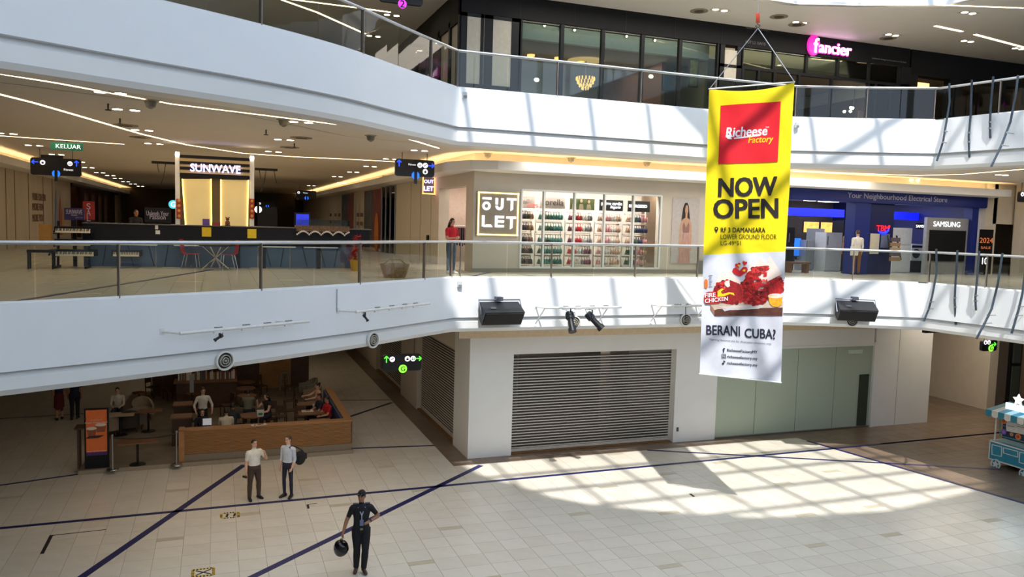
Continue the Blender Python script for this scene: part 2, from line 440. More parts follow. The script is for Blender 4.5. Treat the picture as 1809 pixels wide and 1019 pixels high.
rf.poly([(x, y, RZ) for x, y in [(-14, 92), (-14, -10)]+[(3.0, -10)]+[(3.0, 11)]+OPEN[3:3:-1]+OPEN[2::-1]+[(4.6, 92)]], WHITE)
rf.poly([(x, y, RZ) for x, y in [(3.0, -10), (48, -10), (48, 92), (20.5, 92)]+OPEN[:2:-1]+[(3.0, 11)]], WHITE)
rf.poly([(4.6, 22, RZ), (20.5, 22, RZ), (20.5, 92, RZ), (4.6, 92, RZ)], WHITE)
struct('ceiling_roof', rf, 'white roof slab with the curved skylight opening over the atrium')
sk = MB()
for x in (4.5, 6.37, 8.3, 10.2, 12.1, 14.1, 16.0, 17.9, 19.8): sk.box(x-.06, x+.06, 3, 22, RZ, RZ+.25, WHITE)
for k in range(13): y = 4.3+1.55*k; sk.box(3.2, 20.5, y-.06, y+.06, RZ+.02, RZ+.22, WHITE)
sk.bar((3.4, 19.6, RZ+.4), (12.5, 14.2, RZ+.4), .42, .3, WHITE)
struct('window_1', sk, 'skylight glazing bars over the atrium')
ow = MB(); ow.box(-14.2, 48, -10.2, -10, 0, 12.0, WHITE); ow.box(-14.2, 48, -10.2, -10, 20.4, RZ, WHITE); [ow.box(x, x+.4, -10.2, -10, 12.0, 20.4, WHITE) for x in range(-14, 48, 5)]; ow.box(48, 48.2, -10, 92, 0, RZ, BEIGE); ow.box(-14.2, -14, -10, 92, 0, RZ, BEIGE); ow.box(-14, 48, 92, 92.2, 0, RZ, BEIGE)  # unseen back wall, kept white and opened to throw extra daylight inside
struct('wall_outer', ow, 'plain unseen outer walls of the mall, the back one opened to let extra daylight in')

# led strips and joints in the ceilings
def path_strip(name, pts, wd, mt, label, z, kind='structure'):
    mb = MB(); P = [(p[0], p[1]) for p in pts]; strip(mb, offs(P, wd/2), offs(P, -wd/2), z, z, mt)
    o = mb.build(name); tag(o, label, None, None, kind); return o
def zp(pts, z): return [pZ(x, y, z) for x, y in pts]
z = CE1-.006
def ledstrip(pts, wd, label, z, g='led strips in the ceilings'):
    o = path_strip('led_strip', pts, wd, LED, label, z, None); tag(o, label, 'light', g)
ledstrip(zp([(-40, 128), (0, 131), (100, 147), (200, 165.5), (303, 184), (460, 203), (610, 222), (700, 239), (775, 262)], z), .07, 'thin led strip in the first floor ceiling following the balcony edge', z)
ledstrip(zp([(-40, 158), (0, 167), (60, 182), (112, 197), (250, 237), (330, 256), (430, 271), (520, 277), (610, 281), (700, 286)], z), .09, 'curved led strip running to the piano stand across the first floor ceiling', z)
ledstrip(zp([(-30, 238), (0, 240), (100, 247), (220, 255)], z), .07, 'short led strip near the green exit sign in the ceiling', z)
ledstrip(zp([(1400, 303), (1500, 306), (1620, 310), (1700, 308), (1809, 299)], z), .06, 'led strip in the first floor ceiling over the electrical store walkway', z)
z = CE2-.006
ledstrip(zp([(1340, -3), (1520, 4), (1809, 14.5)], z), .07, 'long led strip at the top edge of the second floor ceiling', z)
ledstrip(zp([(1652, 46), (1700, 56)], z), .12, 'short led bar in the second floor ceiling beside the recess', z)
ledstrip(zp([(1722, 61), (1809, 84)], z), .12, 'led bar running out beyond the pink shop sign in the second floor ceiling', z)
ledstrip(zp([(498, 0), (560, 22), (645, 60)], z), .1, 'led strip seen through the upper balcony glass', z)
ledstrip(zp([(505, -2), (640, 15), (690, 22)], z), .1, 'second led strip seen through the upper balcony glass beside the black shop', z)
jm = mat('ceiling_joint', (120, 110, 98), .8)
jt = path_strip('ceiling_joint', zp([(0, 145), (160, 166), (400, 196), (610, 240), (780, 257), (1000, 271), (1245, 292), (1400, 305), (1640, 316)], CE1), .03, jm, None, CE1-.005, None)
jt.parent = ceil_1

# coves: bulkhead with an uplight behind its lip
def cove(name, pts, label):
    # pts: plan polyline of the lip; the bulkhead lies to its left
    mb = MB(); P = pts; n = len(P); I = offs(P, -.5)
    strip(mb, P, P, 9.68, 9.4, WHITE); strip(mb, P, offs(P, -.9), 9.4, 9.36, WHITE); strip(mb, offs(P, -.12), P, 9.68, 9.68, WHITE); strip(mb, offs(P, -.12), offs(P, -.12), 9.5, 9.68, WHITE); strip(mb, offs(P, -.9), offs(P, -.12), 9.5, 9.5, WHITE)
    o = struct(name, mb, label)
    e = MB(); strip(e, offs(P, -.3), offs(P, -.2), 9.53, 9.53, COVE); e.build('cove_light', o); return o
cove('trim_4', [(7.0, 90), (7.0, 25.2), (7.4, 23.9), (8.2, 23.55), (30.4, 23.55)], 'white bulkhead with warm cove light over the first floor shopfronts')
cove('trim_5', [(-7.2, 20), (-7.2, 90)], 'white bulkhead with warm cove light along the hoarding wall')

# ------------------------------------------------------------------ ground floor walls
wg = MB()
wg.box(XW, 9.22, YW, 26.15, 0, 4.9, WHITE); wg.box(9.22, 15.47, YW, YW+.5, 3.42, 4.9, WHITE); wg.box(15.47, 17.25, YW, YW+.5, 0, 4.9, WHITE)
wg.box(17.25, 24.56, YW, YW+.4, 3.36, 4.9, WHITE); wg.box(24.66, 27.66, YW, YW+.4, 0, 4.9, WHITE); wg.box(27.5, 27.66, YW+.4, 30.4, 0, 4.9, WHITE)
wall_g = struct('wall_facade_ground', wg, 'white ground floor shop wall with pillars and a long lintel')
sm = MB(); sm.box(25.88, 25.9, YW-.004, YW, 0, 4.6, mat('wall_joint', (160, 155, 146), .7)); sm.build('wall_seam', wall_g)
fr = MB(); fr.box(24.56, 24.72, YW-.06, YW+.3, 0, 3.45, WHITE); fr.box(17.2, 24.6, YW-.02, YW+.1, 3.3, 3.38, WHITE); fr.build('window_frame', wall_g)
lip = MB(); lip.box(7.3, 27.66, YW-.05, YW, 4.0, 4.28, mat('beige_band', (226, 206, 176), .6)); lip.build('wall_band', wall_g)  # warm beige band along the top of the wall
ob = MB(); ob.box(15.6, 15.68, YW-.02, YW, .4, .55, mat('dark_socket', (70, 66, 60), .5)); ob.build('socket_plate', wall_g)
wc = MB()
wc.box(XW, 8.3, 31.6, 34.6, 0, 4.9, BEIGE); wc.box(XW, 8.3, 40.5, 42.4, 0, 4.9, BEIGE); wc.box(XW+.1, 8.3, 42.4, 60, 0, 4.9, BEIGE); wc.box(XW, 8.3, 26.15, 60, 3.35, 4.9, BEIGE)
wc.box(-14, 8.3, 60, 60.2, 0, 4.9, DWOOD); wc.box(-12, -11.8, 26, 60, 0, 4.9, DWOOD)
wall_c = struct('wall_corridor_ground', wc, 'beige pillars and wall along the ground floor corridor')
st = MB()                                                     # empty shop units behind the shutters and glass
st.box(9.0, 27.4, 31, 31.2, 0, 4.9, mat('unit_back', (120, 112, 102), .8)); st.box(17.05, 17.2, YW+.5, 31, 0, 4.9, WHITE)
st.box(9.22, 9.75, 25.3, 26.1, 0, 3.6, WHITE); st.box(13.9, 14.7, 26.5, 27.3, 0, 4.9, BEIGE)
st.box(17.25, 24.9, YW+2.2, YW+2.3, 0, 4.9, mat('green_back', (190, 206, 190), .7)); st.box(24.75, 24.9, YW+.4, YW+2.2, 0, 4.9, WHITE)
struct('wall_units', st, 'bare inner walls of the closed ground floor shops')
wr = MB()
wr.box(27.66, 37.3, 30.4, 30.6, 0, 4.9, BEIGE); wr.box(32.4, 32.9, 25.5, 29.5, 0, 4.9, BEIGE); wr.box(32.9, 34.6, 25.8, 26.0, 0, 4.9, mat('grey_lift_wall', (120, 112, 104), .6)); wr.box(34.6, 48, 25.7, 25.9, 0, 4.9, mat('tan_wall', (170, 150, 128), .6))
wr.box(37.3, 48, 32, 32.2, 0, 4.9, BEIGE)
wall_r = struct('wall_lobby_ground', wr, 'beige walls around the ground floor lift lobby')
bb = MB(); bb.box(27.66, 37.3, 30.36, 30.4, 0, .18, mat('brown_skirting', (92, 66, 46), .5)); tag(bb.build('baseboard_lobby'), 'brown skirting under the beige lobby wall', None, None, 'structure')
dr = MB(); dr.box(37.3, 37.5, 30.3, 30.45, 0, 2.6, WHITE); dr.box(37.5, 39.2, 30.42, 30.5, 0, 2.5, DARK); dr.box(37.3, 39.3, 30.3, 30.45, 2.5, 2.62, WHITE)
d1 = struct('door_1', dr, 'dark doorway at the end of the beige lobby wall')
dg = MB(); dg.box(33.9, 34.6, 25.66, 25.8, 0, 3.1, BLACK); dg.build('dark_column', wall_r)
g2 = MB(); g2.box(34.0, 34.5, 25.62, 25.66, .1, 1.9, mat('smoked_pane', (84, 92, 88), .2)); g2.box(34.0, 34.5, 25.62, 25.66, 2.05, 2.95, mat('smoked_pane', (84, 92, 88), .2)); g2.build('smoked_pane', wall_r)

def shutter(name, label, p, q, h, y_in, seedc=0):
    # roller grille between plan points p and q, opening height h
    t = thing(name, label, 'shutter', (p[0], p[1], 0)); p = Vector((*p, 0)); q = Vector((*q, 0)); d = (q-p).normalized(); L = (q-p).length
    n = Vector((-d.y, d.x, 0))
    sl = MB(); pf = MB()
    k = int((h-.2)/.098)
    for i in range(k):
        zz = .18+i*.098
        sl.bar(p+Vector((0, 0, zz)), q+Vector((0, 0, zz)), .024, .03, mat('shutter_slat', (208, 206, 202), .4, .1))
        pf.add([p+n*.006+Vector((0, 0, zz+.013)), q+n*.006+Vector((0, 0, zz+.013)), q+n*.006+Vector((0, 0, zz+.085)), p+n*.006+Vector((0, 0, zz+.085))], [(0, 1, 2, 3)], PERF)
    sl.build('slats', t, kind='stuff'); pf.build('perforated_strips', t, kind='stuff')
    b = MB(); b.bar(p+Vector((0, 0, .1)), q+Vector((0, 0, .1)), .05, .09, mat('shutter_rail', (206, 200, 190), .4, .2)); b.build('bottom_bar', t)
    for e in (p, q):
        g = MB(); g.bar(e, e+Vector((0, 0, h)), .06, .08, mat('shutter_rail', (206, 200, 190), .4, .2), (1, 0, 0)); g.build('guide_rail', t)
    sb = MB(); sb.bar(p+Vector((0, 0, .02)), q+Vector((0, 0, .02)), .3, .05, mat('wood_threshold', (120, 84, 44), .5)); sb.build('threshold', t)
    hb = MB(); hb.bar(p+n*.16+Vector((0, 0, h+.1)), q+n*.16+Vector((0, 0, h+.1)), .25, .25, mat('shutter_box', (150, 146, 140), .5)); hb.build('header_box', t)
PERF = glass('perforated_steel', (150, 146, 142), .3, .4, dens=.34, dcol=(104, 98, 92))
shutter('roller_shutter', 'wide steel roller grille closing the shop that faces the atrium', (9.25, YW+.25), (15.44, YW+.25), 3.42, 0)
shutter('roller_shutter', 'brown roller grille between the white corner pillar and the next beige pillar', (XW+.2, 31.6), (XW+.2, 26.18), 3.35, 0)
shutter('roller_shutter', 'roller grille farther down the ground floor corridor between two beige pillars', (XW+.2, 40.5), (XW+.2, 34.6), 3.35, 0)
# green glazed shop
gs = thing('glass_shopfront', 'empty shopfront of green tinted glass beside the roller grille', 'shopfront', (17.25, YW, 0))
for a, b in ((17.25, 19.0), (19.02, 20.9), (20.92, 22.7), (22.72, 24.56)):
    g = MB(); g.box(a, b, YW+.04, YW+.055, .06, 3.32, GGLASS); g.build('glass_pane', gs)
g = MB(); g.box(17.25, 24.56, YW, YW+.12, 0, .06, STEEL); g.build('sill', gs)
g = MB(); g.box(23.95, 24.42, YW+.01, YW+.035, .08, 2.15, mat('dark_green_door', (54, 66, 56), .4)); g.build('door', gs)
g = MB(); g.box(23.3, 24.0, YW-.0, YW+.03, 3.0, 3.16, mat('pale_notice', (200, 215, 200), .5)); g.build('notice', gs)
light('unit_fill', 'AREA', (12, 28, 4.7), 60, (1, .92, .82), size=4, size_y=2)  # unseen area lamp that brightens the closed shop behind the grille

# ================================================================== RAILINGS
RAILM = mat('rail_metal', (196, 198, 202), .32, .7, var=.03)
def rail(label, P, z, h, posts, label_handle=None):
    Q = offs(P, -.1)
    t = thing('glass_railing', label, 'railing', (*Q[0], z))
    hb = MB(); hb.tube([(x, y, z+h) for x, y in Q], .038, RAILM, 8); hb.build('handrail', t, smooth=True)
    base = MB(); strip(base, offs(P, -.07), offs(P, -.07), z-.0, z+.09, WHITE); strip(base, offs(P, -.07), offs(P, -.13), z+.09, z+.09, WHITE); base.build('base_channel', t)
    # arc length positions
    L = [0]
    for a, b in zip(Q[:-1], Q[1:]): L.append(L[-1]+math.hypot(b[0]-a[0], b[1]-a[1]))
    def at(s):
        for i in range(len(L)-1):
            if s <= L[i+1] or i == len(L)-2:
                k = (s-L[i])/(L[i+1]-L[i]); return Vector((Q[i][0]+(Q[i+1][0]-Q[i][0])*k, Q[i][1]+(Q[i+1][1]-Q[i][1])*k, 0))
    def near(p):
        best = min(range(int(L[-1]*20)), key=lambda k: (at(k/20).xy-Vector(p)).length); return best/20
    ss = sorted(near(p) for p in posts)
    for s in ss:
        p = at(s); d = (at(s+.05)-at(max(0, s-.05))).normalized(); nn = Vector((-d.y, d.x, 0))*.02
        m = MB(); m.bar(p+nn+Vector((0, 0, z)), p+nn+Vector((0, 0, z+h-.02)), .05, .018, DSTEEL, d); m.bar(p-nn+Vector((0, 0, z)), p-nn+Vector((0, 0, z+h-.02)), .05, .018, DSTEEL, d); m.build('post', t)
    ends = [0]+[v for a, b in zip(ss, ss[1:]) for v in (a, (a+b)/2)]+[ss[-1], L[-1]]
    for a, b in zip(ends, ends[1:]):
        if b-a < .1: continue
        k = max(1, int((b-a)/.5)); pts = [at(a+.012+(b-a-.024)*i/k) for i in range(k+1)]
        g = MB(); vs = [(p.x, p.y, z+.05) for p in pts]+[(p.x, p.y, z+h-.03) for p in pts]
        g.add(vs, [(i, i+1, k+1+i+1, k+1+i) for i in range(k)], GLASS); g.build('glass_pane', t)
    return t
posts1 = [(-9, 12), (-6.2, 13.4), (-4.0, 14.5), (-1.61, 15.75), (.94, 17.07), (3.24, 18.7), (5.2, 20.26), (6.1, 21.07), (6.35, 21.18), (9.1, 21.15), (11.84, 21.2), (14.04, 21.2), (17.03, 21.1), (19.34, 20.21), (21.3, 19.2), (21.6, 17.4), (21.9, 15)]
posts2 = [(-9, 11), (-6, 12.5), (-3.0, 13.95), (-1.15, 15.07), (.84, 16.25), (3.08, 18.02), (5.13, 20.2), (6.16, 21.08), (9.08, 21.02), (11.81, 21.1), (14.4, 21.1), (17.32, 21.0), (19.39, 20.15), (21.24, 19.28), (21.6, 17.4), (21.9, 15)]
rail('first floor glass balustrade with steel posts along the balcony edge', P1[:-2], Z1, 1.05, posts1)
rail('second floor glass balustrade with steel posts along the upper balcony edge', P2[:-2], Z2, 1.05, posts2)

# bent fins fixed to the right-hand balcony
FIN = mat('grey_fin', (64, 76, 88), .4, .3)
def fins(level, specs, grp):
    for k, pts in enumerate(specs):
        y0 = pN(*pts[0], (21.35, 18.8, 0), (.985, .17, 0)).y
        Y = y0-.05
        P3 = [pY(x, y, Y) for x, y in pts]
        lab = ['%s bent grey fin, the one next to the balcony corner', '%s straight grey fin, second from the balcony corner', '%s shortest grey fin, third from the balcony corner', '%s long curved grey fin, fourth from the balcony corner', '%s grey fin cut by the picture edge, fifth from the corner'][k] % level
        t = thing('balcony_fin', lab, 'fin', tuple(P3[-1]), 0, grp)
        m = MB(); m.tube(P3, .032, FIN, 8); m.build('bar', t, smooth=True)
        for f in (.62, .76):
            i = f*(len(P3)-1); a = P3[int(i)].lerp(P3[min(int(i)+1, len(P3)-1)], i-int(i))
            c = MB(); c.tube([a-Vector((0, 0, .025)), a+Vector((0, 0, .025))], .045, STEEL, 8); c.tube([a, a+Vector((.35, .05, 0))], .014, STEEL, 6); c.build('clamp', t)
fins('upper', [[(1677, 147), (1677.5, 180), (1672, 215), (1666, 250), (1655, 284)], [(1717, 141), (1715, 200), (1711.5, 240), (1712.5, 278)], [(1755, 135), (1750, 190), (1749, 220), (1749.5, 244)], [(1798.5, 133), (1794, 170), (1785, 215), (1770, 255), (1751, 294)]], 'fins on the upper balcony')
fins('lower', [[(1654, 440), (1655, 480), (1647, 522), (1641, 545), (1632, 567)], [(1691.5, 442), (1688, 500), (1686.5, 530), (1688.5, 573)], [(1730, 443), (1725.5, 500), (1723, 525), (1724, 548)], [(1771, 447), (1763, 500), (1752, 545), (1740, 570), (1725, 598)], [(1815, 455), (1806, 520), (1800, 545), (1787, 589)]], 'fins on the lower balcony')

# ------------------------------------------------------------------ gear on the first floor fascia
def plan_at(P, x):
    for a, b in zip(P[:-1], P[1:]):
        if a[0] <= x <= b[0]: k = (x-a[0])/(b[0]-a[0]); return a[1]+(b[1]-a[1])*k, math.atan2(b[1]-a[1], b[0]-a[0])
SPK = mat('speaker_black', (30, 32, 38), .6, bump=.1)
def loudspeaker(x, label):
    t = thing('loudspeaker', label, 'speaker', (x, YF-.05, 5.0), 0, 'loudspeakers on the balcony fascia')
    W2 = .58
    b = MB()                                                 # tilted wedge cabinet
    pts = [(-.66, .30), (-.1, .54), (-.04, .5), (-.04, .1), (-.36, -.08)]
    pr = [Vector((-W2, yy, zz)) for yy, zz in pts]; b.extr(pr, (2*W2, 0, 0), SPK); b.build('cabinet', t, local=True)
    g = MB(); g.hexa([(-W2+.03, -.66, .26), (W2-.03, -.66, .26), (W2-.03, -.64, .28), (-W2+.03, -.64, .28), (-W2+.03, -.4, -.05), (W2-.03, -.4, -.05), (W2-.03, -.37, -.04), (-W2+.03, -.37, -.04)], mat('speaker_grille', (20, 20, 24), .7, bump=.3, bscale=300)); g.build('grille', t, local=True)
    y = MB(); y.tube([(-W2-.03, -.4, .2), (-W2-.03, -.14, .6), (W2+.03, -.14, .6), (W2+.03, -.4, .2)], .022, mat('bracket_grey', (96, 100, 110), .4, .5), 6); y.build('yoke', t, local=True)
    k = MB(); k.box(-.09, .09, -.2, .03, .57, .68, mat('bracket_grey', (96, 100, 110), .4, .5)); k.build('wall_mount', t, local=True)
    c = MB(); c.hexa([(-.36, -.5, .38), (-.2, -.5, .38), (-.2, -.42, .415), (-.36, -.42, .415), (-.36, -.5, .392), (-.2, -.5, .392), (-.2, -.42, .427), (-.36, -.42, .427)], mat('connector_grey', (90, 92, 98), .5)); c.build('connector_plate', t, local=True)
    t['group'] = 'loudspeakers on the balcony fascia'; return t
pa = pY(884, 556, YF-.3); pb = pY(1518, 553, 20.6-.3)
loudspeaker(pa.x, 'black loudspeaker on the fascia under the corner of the glass balustrade')
s2 = loudspeaker(pb.x, 'black loudspeaker on the fascia above the white shop wall, beyond the banner')
yb, ab = plan_at(P1, pb.x)
for _ in range(5): pb = pY(1518, 553, yb-.3); yb, ab = plan_at(P1, pb.x)
s2.location = (pb.x, yb-.05, 5.02); s2.rotation_euler = (0, 0, ab)
PIPE = mat('white_pipe', (226, 224, 220), .4)
def lamp_rail(x0, x1, z, label, end_drop=0, clamps=()):
    y0, _ = plan_at(P1, x0); y1, _ = plan_at(P1, x1); a = Vector((x0, y0, z)); b = Vector((x1, y1, z)); d = (b-a).normalized(); n = Vector((d.y, -d.x, 0))
    t = thing('lighting_rail', label, 'rail', tuple(a), 0, 'white lighting rails on the fascia')
    o = .42
    m = MB(); m.tube([a+n*o+d*.12, b+n*o], .034, PIPE, 8); m.build('pipe', t, smooth=True)
    for s in (a, b-d*.55):
        k = MB(); k.tube([s, s+n*o+d*.12], .02, PIPE, 6); k.bar(s-Vector((0, 0, .06)), s+Vector((0, 0, .06)), .08, .02, PIPE, n)
        if end_drop: k.tube([s+n*o+d*.12, s+n*.02-Vector((0, 0, end_drop))], .018, PIPE, 6)
        k.build('bracket', t)
    for f in clamps:
        p = a.lerp(b, f)+n*o
        k = MB(); k.bar(p-d*.1-Vector((0, 0, .03)), p+d*.1-Vector((0, 0, .03)), .05, .06, PIPE); k.bar(p-d*.08+Vector((0, 0, .05)), p+d*.08+Vector((0, 0, .05)), .03, .015, mat('clamp_grey', (120, 118, 116), .5, .5)); k.build('socket', t)
    return t, a, b, d, n
l1 = pY(292, 590, 16.6); r1 = pY(527, 572, 18.4)
R = {}
R[1] = lamp_rail(-.97, 1.62, 5.54, 'white lighting rail on the curved fascia nearest the camera', 0, (.3, .5, .66, .83))
R[2] = lamp_rail(2.6, 4.85, 5.64, 'white lighting rail on the curved fascia close to the corner', 0, (.3, .48, .65, .8))
R[3] = lamp_rail(8.6, 11.15, 5.38, 'white lighting rail carrying two black stage lamps on the sunlit fascia', .5, (.3, .45, .63, .8))
R[4] = lamp_rail(12.4, 14.5, 5.4, 'white lighting rail half hidden behind the banner', .5, (.3, .5))
LMP = mat('stage_lamp', (58, 60, 66), .4, .4)
def stage_lamp(r, f, aim, label, s=1.0):
    _, a, b, d, n = R[r]; p = a.lerp(b, f)+n*.42
    t = thing('stage_lamp', label, 'lamp', (p.x, p.y, p.z-.06), 0, 'stage lamps hung from the rails')
    aim = Vector(aim).normalized(); c = Vector((0, 0, -.26*s)); sx = aim.cross(Vector((0, 0, 1))).normalized()
    k = MB(); k.tube([(0, 0, .03), (0, 0, -.08*s)], .02, BLACK, 6); k.tube([c-sx*.13*s, Vector((0, 0, -.08*s))-sx*.13*s, Vector((0, 0, -.08*s))+sx*.13*s, c+sx*.13*s], .012, BLACK, 6); k.build('yoke', t, local=True)
    m = MB(); m.tube([c-aim*.22*s, c-aim*.2*s, c, c+aim*.02*s], [.06*s, .115*s, .12*s, .1*s], LMP, 12)
    for q in (-.14, -.09, -.04): m.tube([c+aim*(q-.008)*s, c+aim*(q+.008)*s], .13*s, LMP, 12)
    m.build('lamp_body', t, local=True, smooth=True)
    m = MB(); m.tube([c+aim*.02*s, c+aim*.3*s, c+aim*.31*s, c+aim*.42*s], [.085*s, .09*s, .115*s, .12*s], BLACK, 12); m.build('lens_barrel', t, local=True, smooth=True)
    w_ = MB(); w_.tube([c-aim*.2*s, c-aim*.25*s+sx*.2*s+Vector((0, 0, .1)), Vector((0, 0, .02))+sx*.24*s], .008, BLACK, 5); w_.build('cable', t, local=True)
stage_lamp(3, .36, (-.05, -.55, -.83), 'black stage lamp pointing down beside the speaker')
stage_lamp(3, .63, (.55, -.35, -.62), 'long black stage lamp tilted toward the banner')
stage_lamp(1, .31, (-.85, -.3, -.55), 'small black lamp on the rail of the curved fascia', .3)
stage_lamp(2, .15, (.5, -.3, -.75), 'small black lamp at the end of the second curved rail', .3)
h = MB(); _, a, b, d, n = R[4]; p = a.lerp(b, .45)+n*.42
h.tube([p, p+Vector((.02, 0, -.3)), p+Vector((.0, 0, -.42))], .012, BLACK, 6); h.tube([p+Vector((-.25, 0, 0)), p+Vector((-.18, 0, .05)), p+Vector((-.1, 0, -.03)), p+Vector((.08, 0, .06)), p+Vector((.16, 0, -.02)), p], .012, BLACK, 6)
tag(h.build('hanging_cable'), 'black cable knotted on the rail beside the banner', 'cable')
def diffuser(x, z, label, r=.2):
    y, ang = plan_at(P1, x); n = Vector((math.sin(ang), -math.cos(ang), 0)); base = Vector((x, y, z))-n*.03
    t = thing('air_diffuser', label, 'vent', tuple(base), 0, 'round air diffusers in the lower fascia')
    t.rotation_euler = (0, 0, ang); z0 = (0, 0, 0); RM = mat('diffuser_ring', (222, 220, 214), .4); BLM = mat('diffuser_blade', (176, 170, 156), .4, .1)
    m = MB(); m.lathe([(r*1.2, 0), (r*1.16, -.045), (r*.98, -.05), (r*.93, 0)], z0, RM, 24, 'y', False); m.build('rim', t, local=True, smooth=True)
    m = MB(); m.lathe([(r*.97, -.008), (r*.97, 0)], z0, mat('diffuser_dark', (26, 25, 23), .6), 24, 'y'); m.build('back', t, local=True)
    for q0, q1 in ((.72, .6), (.42, .3), (.14, .02)):
        m = MB(); m.lathe([(r*q0, -.01), (r*q0*.98, -.05), (r*q1, -.055), (r*q1, -.01)], z0, BLM, 20, 'y', q1 < .1); m.build('blade', t, local=True)
for (x, y, Yg), lab in zip([(398, 637, 16.9), (660, 600.5, 19.0), (1015, 569.5, YF), (1212, 565, YF), (1505, 566.5, 20.9)],
        ['round diffuser in the curved fascia, the largest one above the cafe', 'round diffuser in the curved fascia above the hanging green sign', 'round diffuser under the pair of stage lamps', 'round diffuser beside the edge of the banner', 'round diffuser under the far loudspeaker']):
    p = pY(x, y, Yg)
    for _ in range(6): Yg = plan_at(P1, p.x)[0]; p = pY(x, y, Yg)
    diffuser(p.x, p.z, lab, .17)
for (x, y, P, lab) in [(821, 168, P2, 'small white sensor box at the corner of the upper fascia'), (812, 502, P1, 'small white sensor box at the corner of the lower fascia'), (1408, 221, P2, 'small grey sensor box on the upper fascia beside the banner')]:
    p = pY(x, y, YF-.04 if x < 1000 else 21.0-.04); m = MB(); m.box(p.x-.06, p.x+.06, p.y-.04, p.y+.05, p.z-.08, p.z+.08, mat('sensor_white', (200, 200, 200), .5)); m.box(p.x-.05, p.x+.05, p.y-.05, p.y-.03, p.z-.075, p.z-.01, mat('sensor_grey', (130, 132, 136), .4))
    tag(m.build('sensor_box'), lab, 'sensor')

p = pY(594.5, 530, plan_at(P1, 2.6)[0]); y_, a_ = plan_at(P1, p.x); m = MB(); m.bar((p.x+.006, y_-.008, 5.62), (p.x+.006, y_-.008, 6.14), .02, .01, mat('joint_grey', (150, 152, 156), .6), (1, 0, 0)); m.build('panel_joint', bpy.data.objects['trim_1'])

# ================================================================== FIRST FLOOR SHOPFRONTS
w1 = MB()
wx = [pY(x, 400, YW).x for x in (920, 960, 1014, 1067, 1118, 1166)]
WXL, WXR = wx[0], wx[-1]
w1.box(XW, WXL, YW, YW+.3, Z1, CE1, GREIGE); w1.box(WXL, WXR, YW, YW+.3, 8.86, CE1, GREIGE); w1.box(WXL, WXR, YW, YW+.3, Z1, 6.3, GREIGE); w1.box(WXR, 20.0, YW, YW+.3, Z1, CE1, GREIGE)
w1.box(XW, 8.1, YW+.3, 25.24, Z1, CE1, GREIGE); w1.box(XW, 8.1, 25.24, 28.67, 8.95, CE1, GREIGE); w1.box(XW, 8.1, 28.67, 36.2, Z1, CE1, BEIGE)
w1.box(XW, 8.0, 39.6, 92, Z1, CE1, BEIGE2)
wall_1 = struct('wall_facade_first', w1, 'greige wall of the underwear outlet at the mall corner on the first floor')
sk1 = MB(); sk1.box(XW-.02, 20, YW-.02, YW, Z1, Z1+.12, mat('stone_skirting', (150, 142, 130), .4)); tag(sk1.build('baseboard_first'), 'low stone skirting under the outlet wall', None, None, 'structure')
for yy in (29.8, 31.5, 33.2):
    j = MB(); j.box(XW-.004, XW, yy, yy+.03, Z1, 9.3, mat('wall_joint_dark', (90, 78, 64), .7)); j.build('wall_seam', wall_1)
# interior of the outlet
it = MB(); it.box(8.1, 20, 31.5, 31.6, Z1, CE1, mat('shop_inner', (236, 214, 200), .6)); it.box(8.1, 20, 24.7, 31.5, 9.5, 9.6, WHITE); it.box(19.9, 20, 24.7, 31.5, Z1, CE1, WHITE)
it.box(9.1, WXR+.3, 26.3, 26.4, Z1, 9.0, mat('shop_panel', (214, 204, 194), .6))
struct('wall_outlet_inner', it, 'pale inner walls and ceiling of the underwear outlet')
light('outlet_light', 'AREA', (12, 24.8, 9.3), 480, (1, .93, .86), size=6, size_y=.5)
light('outlet_light', 'AREA', (9.6, 28.5, 9.3), 90, (1, .88, .78), size=2.5, size_y=4)
wn = MB(); wn.box(WXL, WXR, YW-.03, YW+.1, 8.82, 8.88, WHITE); wn.box(WXL, WXR, YW-.03, YW+.1, 6.28, 6.34, WHITE)
win = struct('window_2', wn, 'long outlet display window in five bays with white mullions')
for x in wx: m = MB(); m.box(x-.03, x+.03, YW-.04, YW+.1, 6.3, 8.86, WHITE); m.build('mullion', win)
for a, b in zip(wx, wx[1:]): m = MB(); m.box(a+.03, b-.03, YW+.03, YW+.045, 6.34, 8.82, OGLASS); m.build('pane', win)
# shelving bays with rails of bras
BRACOL = [('black', (40, 36, 40)), ('teal', (70, 128, 120)), ('nude', (206, 170, 150)), ('red', (190, 40, 50)), ('white', (226, 220, 214)), ('plum', (120, 64, 86)), ('pink', (216, 150, 160)), ('navy', (46, 52, 96)), ('green', (60, 92, 76)), ('grey', (140, 140, 144)), ('brown', (120, 86, 70))]
plan = [[0, 0, 0, 10], [1, 8, 1, 1], [5, 3, 4, 9], [2, 6, 4, 2], [2, 8, 7, 6]]
def bra_mesh(mt):
    mb = MB()
    for sx in (-1, 1):
        mb.ell((sx*.052, -.02, 0), (.06, .05, .095), mt, 8, 5); mb.tube([(sx*.06, 0, .06), (sx*.045, .0, .17)], .009, mt, 4)
    mb.box(-.12, .12, -.005, .012, -.085, -.02, mt); mb.tube([(-.045, 0, .16), (0, .12, .19), (.045, 0, .16)], .005, mt, 4); return mb.mesh('bra')
bras = {k: bra_mesh(mat('lace_'+n, c, .7, var=.15, scale=30)) for k, (n, c) in enumerate(BRACOL)}
rows = [8.0, 7.62, 7.22, 6.84, 6.48]; rname = ['top', 'second', 'third', 'fourth', 'bottom']; bname = ['first', 'second', 'third', 'fourth', 'fifth']
